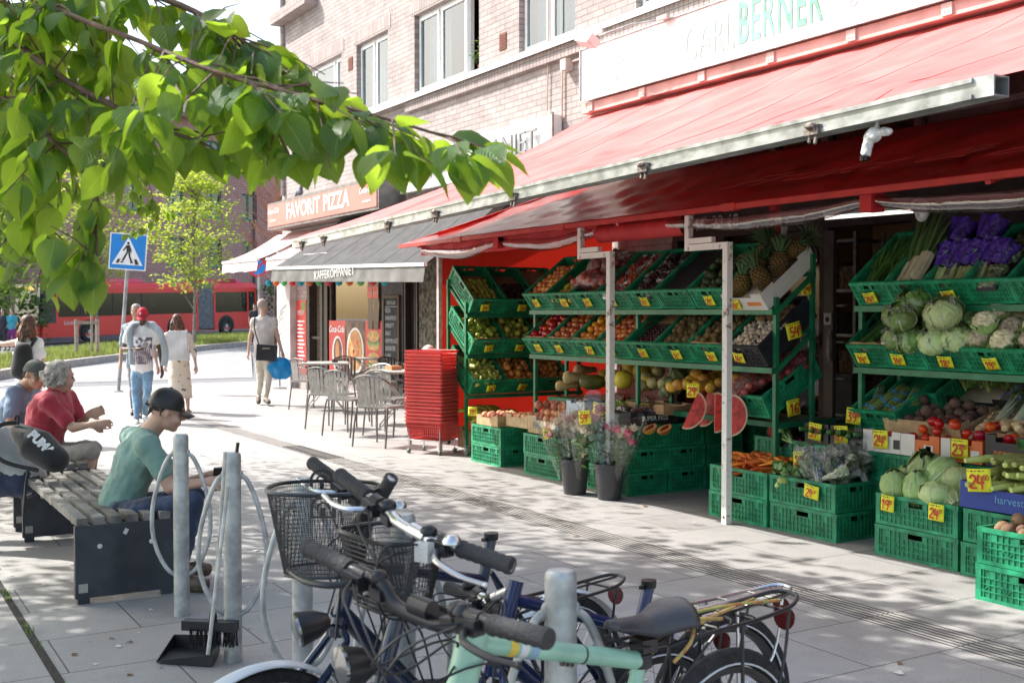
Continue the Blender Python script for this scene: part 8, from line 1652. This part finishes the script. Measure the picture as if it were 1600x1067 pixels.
m_bark=M('bark',(.12,.085,.06),.9,var=.4,vs=12,bump=.9,bs=35); m_twig=M('twig',(.16,.09,.06),.7,var=.3,vs=30,bump=.3)
_pl=lambda px,P: next((a[1]+(b[1]-a[1])*(px-a[0])/(b[0]-a[0]) for a,b in zip(P,P[1:]) if a[0]<=px<=b[0]),None)
def inview(m): return inv(m@V((0,.5,0)))
def inv(p):
    r=p-V((0,0,CAMZ)); D_=r.dot(CF); px=800+FPX*r.dot(CR)/D_; py=490-FPX*r.z/D_
    if px<-150 or py<-60: return True
    lo=_pl(px,[(-150,500),(60,492),(110,470),(150,462),(200,455),(215,330),(250,285),(330,268),(470,292),(560,285),(700,290),(790,285),(830,275),(900,0)]); hi=_pl(px,[(-150,-500),(350,-500),(400,-40),(425,70),(520,140),(600,165),(700,195),(780,225),(900,260)])
    return lo is not None and hi<py<lo and not (158<px<240 and 340<py<432)
q=random.Random(21)
def orient(p,d,n,s_):   # leaf with axis d, upper side roughly n
    d=V(d).normalized(); x=d.cross(V(n)); 
    if x.length<1e-3: x=d.orthogonal()
    x.normalize(); z=x.cross(d); return frame(x*s_,d*s_,z*s_,p)
def leafy(twig_pts,K,size,dens,q,hang=.7,stems=None):
    """leaves set alternately along a twig"""
    for a,b in zip(twig_pts,twig_pts[1:]):
        L_=(b-a).length; n_=max(1,int(L_*dens+q.random()))
        for i in range(n_):
            p=a.lerp(b,q.random()); ax=(b-a).normalized(); r=V((q.gauss(0,1),q.gauss(0,1),q.gauss(0,.5))); r=(r-ax*r.dot(ax)).normalized(); d=(ax*.35+r*.7+V((0,0,-1))*q.uniform(hang*.4,hang*1.5)).normalized(); s_=size*q.uniform(.55,1.25); st=p+d*.02; 
            if stems is not None: stems.tube([p,p+d*.024],.0012,3,cap=False)
            K.append(orient(p+d*.022,d,V((q.gauss(0,.5),q.gauss(0,.5),1))+r*.6,s_))
def tree(name,lab,base,trunkpts,radii,limbs,leaf,mat,cat='tree',group=None):
    pass
tv,tf,tu=leaf_template(); tvs,tfs,tus=leaf_template(3,.36,.15,.2,1)
# --- the street tree whose branch hangs into the view ---
T1=XD(-5.2,5.6); t=thing('street_tree','broad leaved street tree whose leafy branch hangs across the view','tree',T1)
tr=MB(); top=T1+V((.2,.1,3.2)); tr.tube(cr([T1,T1+V((.02,.03,1.2)),T1+V((.1,0,2.3)),top],6),[.17-.004*i for i in range(19)],14)
K=[];KS=[]; st=MB(); lim=MB()
def branch(pts,r0,r1,mb,n=5):
    P=cr(pts,n); mb.tube(P,[r0+(r1-r0)*i/(len(P)-1) for i in range(len(P))],8); return P
main=[]
A0=top
# limbs heading over the pavement and towards the camera
b1=branch([A0,AD(-300,60,4.4),AD(-40,-10,3.3),AD(150,40,2.75),AD(330,110,2.5),AD(470,150,2.40),AD(600,185,2.34),AD(700,215,2.32),AD(762,232,2.30)],.009,.0018,lim)
b2=branch([AD(-300,60,4.4),AD(-120,100,3.4),AD(40,190,2.9),AD(140,280,2.75),AD(150,360,2.7),AD(150,430,2.66)],.011,.002,lim)
b3=branch([AD(-40,-10,3.3),AD(120,-40,3.0),AD(260,0,2.85),AD(360,50,2.8),AD(430,110,2.8)],.014,.003,lim)
b4=branch([AD(-40,-10,3.3),AD(20,60,3.0),AD(110,130,2.85),AD(230,190,2.75),AD(330,230,2.72)],.013,.003,lim)
b5=branch([AD(-120,100,3.4),AD(-40,200,3.2),AD(20,300,3.1),AD(70,380,3.05),AD(110,420,3.0)],.010,.003,lim)
b6=branch([AD(330,110,2.5),AD(420,190,2.5),AD(455,250,2.48)],.006,.002,lim)
def twigs(P,n,L_,q,i0=0,spread=.5,size=.085,dens=34,KK=K,down=.5,i1=None):
    for k in range(n):
        i=q.randint(i0,(i1 or len(P))-2); p=P[i].lerp(P[i+1],q.random()); ax=(P[i+1]-P[i]).normalized(); r=V((q.gauss(0,1),q.gauss(0,1),q.gauss(-.15,.6))).normalized(); e=p+(ax*.7+r*spread*1.6).normalized()*L_*q.uniform(.5,1.1)-V((0,0,down*L_*.3)); m=(p+e)/2+V((0,0,.04*L_)); TP=[p,m,e]
        if not inv(e+V((0,0,-.03))): continue
        lim.tube(TP,[.003,.002,.0012],5); leafy(TP,KK,size,dens,q,stems=None)
leafy(b1[22:],K,.088,20,q,.9); leafy(b1[6:24],K,.085,18,q); leafy(b2[6:],K,.085,24,q,.9); leafy(b3[5:],K,.085,20,q); leafy(b4[5:],K,.085,20,q); leafy(b5[5:],K,.08,22,q); leafy(b6,K,.085,24,q,1.)
twigs(b1,46,.26,q,10,size=.088,dens=26,i1=32); twigs(b1,15,.14,q,27,size=.092,dens=28,spread=.4); twigs(b2,40,.22,q,5,.5,.088,26); twigs(b3,36,.28,q,4,.6,.088,26); twigs(b4,42,.26,q,4,.6,.088,26); twigs(b5,26,.26,q,4,.6,.086,24); twigs(b6,12,.12,q,1,.5,.088,24)
# the crown above the frame and out over the pavement (casts the dappled shade)
def crown(c,rad,n_clu,q,KK,size=.10,per=26,lims=None,root=None,rr=.42,zflat=.7,test=None):
    for i in range(n_clu):
        for _ in range(20):
            d=V((q.gauss(0,1),q.gauss(0,1),q.gauss(0,1))).normalized()*q.random()**.45; p=V(c)+V((d.x*rad[0],d.y*rad[1],d.z*rad[2]))
            if test is None or test(p): break
        else: continue
        if lims is not None and i%5==0: lims.tube(cr([root,(root+p)/2+V((0,0,.25)),p],4),[.04-.004*k for k in range(9)],6)
        for k in range(per):
            e=V((q.gauss(0,rr),q.gauss(0,rr),q.gauss(0,rr*zflat))); pp=p+e
            if test is not None and not test(pp): continue
            KK.append(orient(pp,V((q.gauss(0,1),q.gauss(0,1),-.5+q.gauss(0,.5))),V((q.gauss(0,.6),q.gauss(0,.6),1)),size*q.uniform(.7,1.2)))
def above(p):   # stay above the picture
    r=p-V((0,0,CAMZ)); D_=r.dot(CF); 
    if D_<.5: return p.z>2.6
    X_=r.dot(CR); px=800+FPX*X_/D_; py=533-FPX*((p.z-CAMZ)/D_)+43; return px<-30 or py<-25
m_cr=m_lf
K=[m for m in K if inview(m)]
crown(XD(-4.9,6.9,5.0),(2.4,2.3,1.3),330,q,KS,.13,46,lim,top,.46,.6,above)
crown(XD(-5.4,4.4,4.6),(2.2,2.3,1.2),210,q,KS,.13,44,lim,top,.46,.6,above)
crown(XD(-3.0,5.6,4.3),(1.2,1.5,.5),60,q,KS,.12,40,lim,top,.42,.5,above)
tr.build('trunk',m_bark,t); lim.build('limbs',m_twig,t)
scatter('leaves',tv,tf,K,m_lf,t,tu); scatter('crown',tvs,tfs,KS,m_cr,t,tus)
# --- second street tree further along: smaller leaves at the left edge ---
T2=XD(-6.6,11.0); q=random.Random(5); t=thing('street_tree','second street tree with drooping dark green boughs at the left behind the near branch','tree',T2)
tr=MB(); top=T2+V((.1,.1,2.9)); tr.tube(cr([T2,T2+V((.05,0,1.4)),top],6),[.15-.004*i for i in range(13)],12); tr.build('trunk',m_bark,t); K2=[]; lim=MB()
def lefty(p):
    r=p-V((0,0,CAMZ)); D_=r.dot(CF); X_=r.dot(CR); px=800+FPX*X_/max(.5,D_); py=490-FPX*((p.z-CAMZ)/max(.5,D_))
    if px>250: return py<-20
    return py < 60+ (0 if px<0 else 0) + (430 if px<60 else 430-(px-60)*.42 if px<250 else 0) - 20*math.sin(px*.09)
crown(T2+V((0,0,4.6)),(2.7,3.2,2.0),170,q,K2,.088,36,lim,top,.40,.7,lefty)
for i in range(22):   # drooping boughs
    a=J(q.uniform(-60,215),q.uniform(60,250),q.uniform(8.3,10.5)); e=a+V((q.uniform(-.2,.4),q.uniform(-.3,.3),-q.uniform(.4,1.0))); P=cr([a+V((-.5,0,.4)),a,e],5); lim.tube(P,[.008-.0006*k for k in range(len(P))],5)
    n0=len(K2); leafy(P,K2,.088,30,q,1.1)
    for k in range(6): b=P[q.randint(3,len(P)-1)]; e2=b+V((q.gauss(0,.2),q.gauss(0,.2),-q.uniform(0,.25))); leafy([b,e2],K2,.088,30,q,1.0)
lim.build('limbs',m_twig,t); scatter('crown',tvs,tfs,K2,leafmat('leaf_green_far',(.05,.11,.03),(.1,.18,.06),(.36,.55,.04),.45),t,tus)
# --- small trees on the verge ---
mly=leafmat('leaf_lime',(.30,.40,.06),(.36,.45,.1),(.62,.72,.08),.45,.6)
def small_tree(lab,px,pyb,D_,h,cw,ctop,seed,mat,ncl=150,size=.16,stakes=False):
    q=random.Random(seed); b=AD(px,490,D_); b.z=HZ(b.x,b.y)+.07; t=thing('young_tree',lab,'tree',b,group='young trees on the verge'); tr=MB(); top=b+V((0,0,h)); tr.tube(cr([b,b+V((.03,0,h*.3)),top],8),[.085-.004*i for i in range(17)],9); tr.build('trunk',M('bark_grey',(.30,.25,.21),.9,var=.3,vs=10,bump=.6),t)
    KK=[]; lm=MB()
    for i in range(ncl):
        f=q.random()**.8; z=ctop[0]+(ctop[1]-ctop[0])*f; R_=cw*(math.sin(math.pi*(.12+.80*f))**.7)*(1-.25*f); a=q.random()*6.3; r=R_*q.random()**.6; p=b+V((r*math.cos(a),r*math.sin(a),z+.25*r/cw))
        if i%3==0: lm.tube(cr([b+V((0,0,max(1.2,z-.9))),(b+V((0,0,z-.4))+p)/2,p],3),[.03,.025,.02,.016,.012,.009,.006],5)
        for k in range(26): e=V((q.gauss(0,.26),q.gauss(0,.26),q.gauss(0,.11))); KK.append(orient(p+e,V((q.gauss(0,1),q.gauss(0,1),q.gauss(-.1,.3))),V((q.gauss(0,.4),q.gauss(0,.4),1)),size*q.uniform(.6,1.2)))
    lm.build('limbs',M('bark_grey'),t); scatter('crown',tvs,tfs,KK,mat,t,tus); return t,b
small_tree('young lime green tree with tiers of bright leaves in front of the bus',303,0,46,6.2,2.3,(2.3,7.0),3,mly,170)
small_tree('pale young tree behind the blue crossing sign',150,0,50,6.5,2.3,(2.6,8),4,mly,150)
small_tree('darker young tree at the left edge beyond the verge',20,0,52,6.5,2.8,(1.8,8.5),6,leafmat('leaf_mid',(.12,.22,.05),(.2,.3,.1),(.4,.6,.06),.4,.6),170,.2)
# stakes round a young tree
for k,(px,h) in enumerate(((119,61),(143,60),(152,45))):
    b=AD(px,490,36.5+k*.4); b.z=.06; mb=MB(); mb.tube([b,b+V((0,0,1.25 if k!=1 else 1.9))],.06 if k!=1 else .04,8); one(mb,'tree_stake',M('stake_wood',(.42,.33,.25),.85,var=.2),['weathered wooden stake left of the staked sapling','thin bare sapling stem between the wooden stakes','weathered wooden stake right of the staked sapling'][k],'stake')
mb=MB(); a=AD(119,490,36.5); c=AD(152,490,37.3); mb.bar(V((a.x,a.y,1.2)),V((c.x,c.y,1.2)),.03,.1); one(mb,'stake_rail',M('stake_wood'),'wooden crossrail joining the stakes on the verge','rail',smooth=0)
# bare twiggy shrub at the building corner and hedges beyond the road
q=random.Random(9); b=AD(432,490,30); b.z=0; t=thing('bare_tree','leafless reddish twiggy tree just beyond the corner building','tree',b); mb=MB(); mb.tube(cr([b,b+V((0,.1,1.5)),b+V((.1,0,4.4))],5),[.08-.005*i for i in range(11)],8); mb.build('trunk',m_bark,t); mb=MB()
for i in range(170):
    z=q.uniform(2.2,4.6); a=q.random()*6.3; p=b+V((.06,0,z)); e=p+V((math.cos(a),math.sin(a),q.uniform(.5,1.6)))*q.uniform(.4,1.3); mb.tube(cr([p,(p+e)/2+V((q.gauss(0,.08),q.gauss(0,.08),-.05)),e],3),.007,4,cap=False)
mb.build('twigs',M('twig_red',(.30,.13,.08),.8),t)
def hedge(lab,px0,px1,D_,h,seed,mat,dep=1.5):
    q=random.Random(seed); a,c=AD(px0,490,D_),AD(px1,490,D_); z0=HZ(a.x,a.y); KK=[]; L_=(c-a).length
    for i in range(int(L_*260)): p=a.lerp(c,q.random())+CF*q.uniform(0,dep); p.z=z0+h*q.random()**.7*(1+.12*math.sin(p.x*2)); KK.append(orient(p,V((q.gauss(0,1),q.gauss(0,1),q.gauss(.1,.5))),V((q.gauss(0,.6),q.gauss(0,.6),1)),q.uniform(.14,.3)))
    o=scatter('hedge',tvs,tfs,KK,mat,None,tus); center(o); return tag(o,lab,'hedge')
mhd=leafmat('leaf_hedge',(.06,.12,.04),(.1,.18,.06),(.2,.35,.04),.3,.6)
hedge('dark green hedge at the left edge behind the waiting people',-60,62,53,2.6,1,mhd); hedge('dark hedge beyond the bus beside the corner building',402,470,66,2.9,2,mhd)
hedge('tall mass of greenery at the far left end of the street',-160,40,60,6.5,3,leafmat('leaf_mid'))
# potted plant in the open window
q=random.Random(3); p=V((8.2,14.55,5.0)); t=thing('potted_plant','small green pot plant standing in the open upper window','plant',p); mb=MB(); mb.lathe([(0,0),(.06,0),(.075,.10),(.06,.10)],14,p); mb.build('pot',M('pot_brown'),t); KK=[]
for i in range(90): e=V((q.gauss(0,.07),q.gauss(0,.08),.12+abs(q.gauss(0,.16)))); KK.append(orient(p+e,V((q.gauss(0,1),q.gauss(0,1),.3)),V((0,0,1)),q.uniform(.04,.08)))
scatter('foliage',tvs,tfs,KK,mhd,t,tus)
# ================= BUS =================
m_busr=M('bus_red',(.85,.055,.045),.35,var=.05,vs=.6,coat=.15); m_busd=M('bus_roof_red',(.72,.05,.09),.35,var=.08); m_bglass=glassmat('bus_glass',(.16,.18,.19),1.3,.02,1.6,.10); m_bint=M('bus_interior',(.05,.045,.045),.9,var=.6,vs=1.2); m_gray=M('bellows',(.28,.28,.285),.9,var=.2)
F0=AD(63,490,54.5); R0=AD(402,490,66.5); F0.z=HZ(F0.x,F0.y); R0.z=.36; d=(R0-F0); d0=V((d.x,d.y,0)); L=d0.length; sl_=(R0.z-F0.z)/L; ang=math.atan2(d.y,d.x)
t=bpy.data.objects.new('articulated_bus',None); C.objects.link(t); t.matrix_world=T(F0)@RZ(ang)@RY(-math.atan(sl_)); WM[t.name]=t.matrix_world.copy(); tag(t,'long red articulated bus with grey bellows crossing behind the verge','bus')
BK=dict(parent=t,local=True)
# local x: front 0 -> rear L; visible side is y=0 plane (towards camera), body extends to y=+2.5 away
def prof(x0,x1,nm,m,z0=.32,z1=2.95,y0=0,y1=2.55,rf=.0,rr=.0):
    mb=MB(); 
    pr=[(y0,z0),(y0,z1-.32),(y0+.10,z1-.08),(y0+.35,z1),(y1-.35,z1),(y1-.10,z1-.08),(y1,z1-.32),(y1,z0)]
    mb.prism(pr,x1-x0,frame((0,1,0),(0,0,1),(1,0,0),(x0,0,0))); return mb.build(nm,m,smooth=0,**BK)
xb=L*.69; xb1=L*.77; WZ0,WZ1=1.28,2.42
def shell(x0,x1,nm,gaps):
    mb=MB(); 
    mb.bx(x0,x1,0,2.55,.32,WZ0); mb.bx(x0,x1,.002,.08,WZ1,2.65); mb.bx(x0,x1,2.47,2.548,WZ1,2.65); mb.prism([(0.002,2.6501),(.10,2.87),(.35,2.95),(2.2,2.95),(2.45,2.87),(2.548,2.6501)],x1-x0,frame((0,1,0),(0,0,1),(1,0,0),(x0,0,0)))
    for g_ in gaps: mb.bx(g_,g_+.12,.004,.09,WZ0,WZ1); mb.bx(g_,g_+.12,2.46,2.54,WZ0,WZ1)
    o=mb.build(nm,m_busr,smooth=0,**BK); return o
shell(.9,xb,'body',[.9,xb-.12]); shell(xb1,L-.02,'body',[xb1,L-.75,L-.14])
mb=MB(); mb.bx(xb1+.01,xb1+.3,.0,.002,.4,.5); 
for k,(x0,x1) in enumerate(((1.05,2.3),(2.38,4.2),(4.28,6.0),(6.08,xb-.14),(xb1+.14,xb1+2.2),(xb1+2.28,L-.78),(L-.62,L-.16))):
    if x1<=x0: continue
    mb=MB(); mb.quad((x0,.03,WZ0),(x1,.03,WZ0),(x1,.03,WZ1),(x0,.03,WZ1)); mb.build('window',m_bglass,smooth=0,**BK); mb=MB(); mb.bx(x1,x1+.08,.02,.06,WZ0,WZ1); mb.build('window_post',m_bblk,smooth=0,**BK)
mb=MB(); 
for i in range(3):
    for j in range(4): mb.bx(L-.60+i*.14,L-.49+i*.14,.015,.028,WZ0+.15+j*.2,WZ0+.3+j*.2)
mb.build('air_grille',m_bblk,smooth=0,**BK)
mb=MB(); mb.bx(1.0,L-.2,.9,1.0,WZ0,WZ1); mb.build('interior',m_bint,smooth=0,**BK)
sk_=MB()
for i in range(9): x=1.8+i*(L-3)/9; 
for i in range(9):
    x=1.8+i*(L-3)/9; mb=MB(); mb.bx(x,x+.12,.3,.75,1.1,1.75); mb.build('seat',M('seat_fabric',(.12,.05,.06),.9),smooth=0,**BK)
mb=MB()
for i in range(14): x=xb+(xb1-xb)*i/14; mb.bx(x,x+(xb1-xb)/14*.55,.03,2.52,.4,2.92); mb.bx(x+(xb1-xb)/14*.55,x+(xb1-xb)/14,.09,2.46,.45,2.86)
mb.build('bellows',m_gray,smooth=0,**BK)
for x in (L*.40,L*.46,L*.80): mb=MB(); mb.bx(x,x+.35,.035,.045,1.7,2.2); mb.build('notice',M('notice_pink',(.55,.42,.42),.6,var=.4,vs=12),smooth=0,**BK)
# front: black glazed cab with raked windscreen
mb=MB(); mb.bx(.12,.9,0,2.55,.32,1.0); mb.bx(-.02,.12,.12,2.43,.32,.98); mb.build('front_panel',m_busr,smooth=0,**BK)
mb=MB(); mb.add([(.14,.0,1.0),(.9,.0,1.0),(.9,.0,2.9),(.34,.0,2.9),(.14,2.55,1.0),(.9,2.55,1.0),(.9,2.55,2.9),(.34,2.55,2.9),(-.0,.15,1.0),(.2,.15,2.9),(-.0,2.4,1.0),(.2,2.4,2.9)],[(0,1,2,3),(4,7,6,5),(0,3,9,8),(8,9,11,10),(10,11,7,4),(3,2,6,7,11,9),(0,8,10,4,5,1)]); mb.build('cab',M('cab_black_glass',(.025,.03,.035),.08,coat=1),smooth=0,**BK)
mb=MB(); mb.text('37 HELSFYR',.26,frame((0,-1,0),V((.1,0,1)).normalized(),V((-1,0,.1)).normalized(),(.155,1.27,2.68)),.01); mb.build('destination',M('led_amber',(.9,.5,.1),.5,emit=1.0),smooth=0,**BK)
mb=MB(); mb.bx(-.028,-.02,1.0,1.5,.42,.55); mb.build('number_plate',m_whp,smooth=0,**BK)
for y in (.3,2.05): mb=MB(); mb.ell((-.01,y+.1,.78),(.06,.18,.08)); mb.build('headlight',M('headlight',(.6,.62,.65),.15),**BK)
mb=MB(); mb.bx(-.03,-.02,1.15,1.4,.80,.88); mb.build('emblem',m_bsteel,smooth=0,**BK)
mb=MB(); mb.bx(-.22,-.14,-.18,.06,1.9,2.3); mb.tube([(-.18,-.05,2.3),(.0,.1,2.75),(.3,.2,2.8)],.025,6); mb.build('mirror',m_bblk,smooth=0,**BK)
for x,l_ in ((3.2,3.2),(xb+.9,2.3),(L-3.4,2.4)): mb=MB(); mb.bx(x,x+l_,.5,2.05,2.951,3.16); mb.prism([(.3,2.951),(.5,3.16),(.5,2.951)],l_,frame((0,1,0),(0,0,1),(1,0,0),(x,0,0))); mb.build('roof_unit',m_busd,smooth=0,**BK)
for x in (2.75,xb-1.6,L-2.4):
    mb=MB(); mb.lathe([(.60,-.01),(.60,.004),(.44,.006)],24,(x,-.001,.52),RX(math.pi/2).to_3x3(),0,180); mb.lathe([(0,0),(.6,0)],24,(x,-.002,.52),RX(math.pi/2).to_3x3(),-20,200); mb.build('wheel_arch',m_bblk,smooth=0,**BK)
    mb=MB(); mb.lathe([(.30,-.02),(.48,-.01),(.49,.2),(.3,.22)],28,(x,.16,.49),RX(math.pi/2).to_3x3()); o=mb.build('wheel',m_tyre,**BK); mb=MB(); mb.lathe([(.30,0),(.27,-.05),(.14,-.06),(.12,.03),(0,.04)],24,(x,-.02,.49),RX(math.pi/2).to_3x3()); mb.build('rim',M('rim_grey',(.4,.4,.4),.4,.5),o,local=True)
mb=MB(); mb.text('Unibuss',.28,frame((1,0,0),(0,0,1),(0,-1,0),(1.75,-.004,.98)),.004,shear=.2); mb.build('lettering',m_whp,smooth=0,**BK)
# ---- labels of small groups: say which one by its place in the row
from collections import defaultdict
bpy.context.view_layer.update(); dl=defaultdict(list)
for o in S.objects:
    if 'label' in o.keys() and 'category' in o.keys(): dl[o['label']].append(o)
ON=['']+ORD
for l,os_ in dl.items():
    if 2<=len(os_)<=15 and len(l.split())<=12:
        def pxy(o):
            p=o.matrix_world.translation-V((0,0,CAMZ)); return p.dot(CR)/max(.1,p.dot(CF))
        os_.sort(key=pxy); n=len(os_)
        for i,o in enumerate(os_):
            o['label']=l+', '+('leftmost one' if i==0 else 'rightmost one' if i==n-1 else ON[i+1]+' from the left')
cleanup()
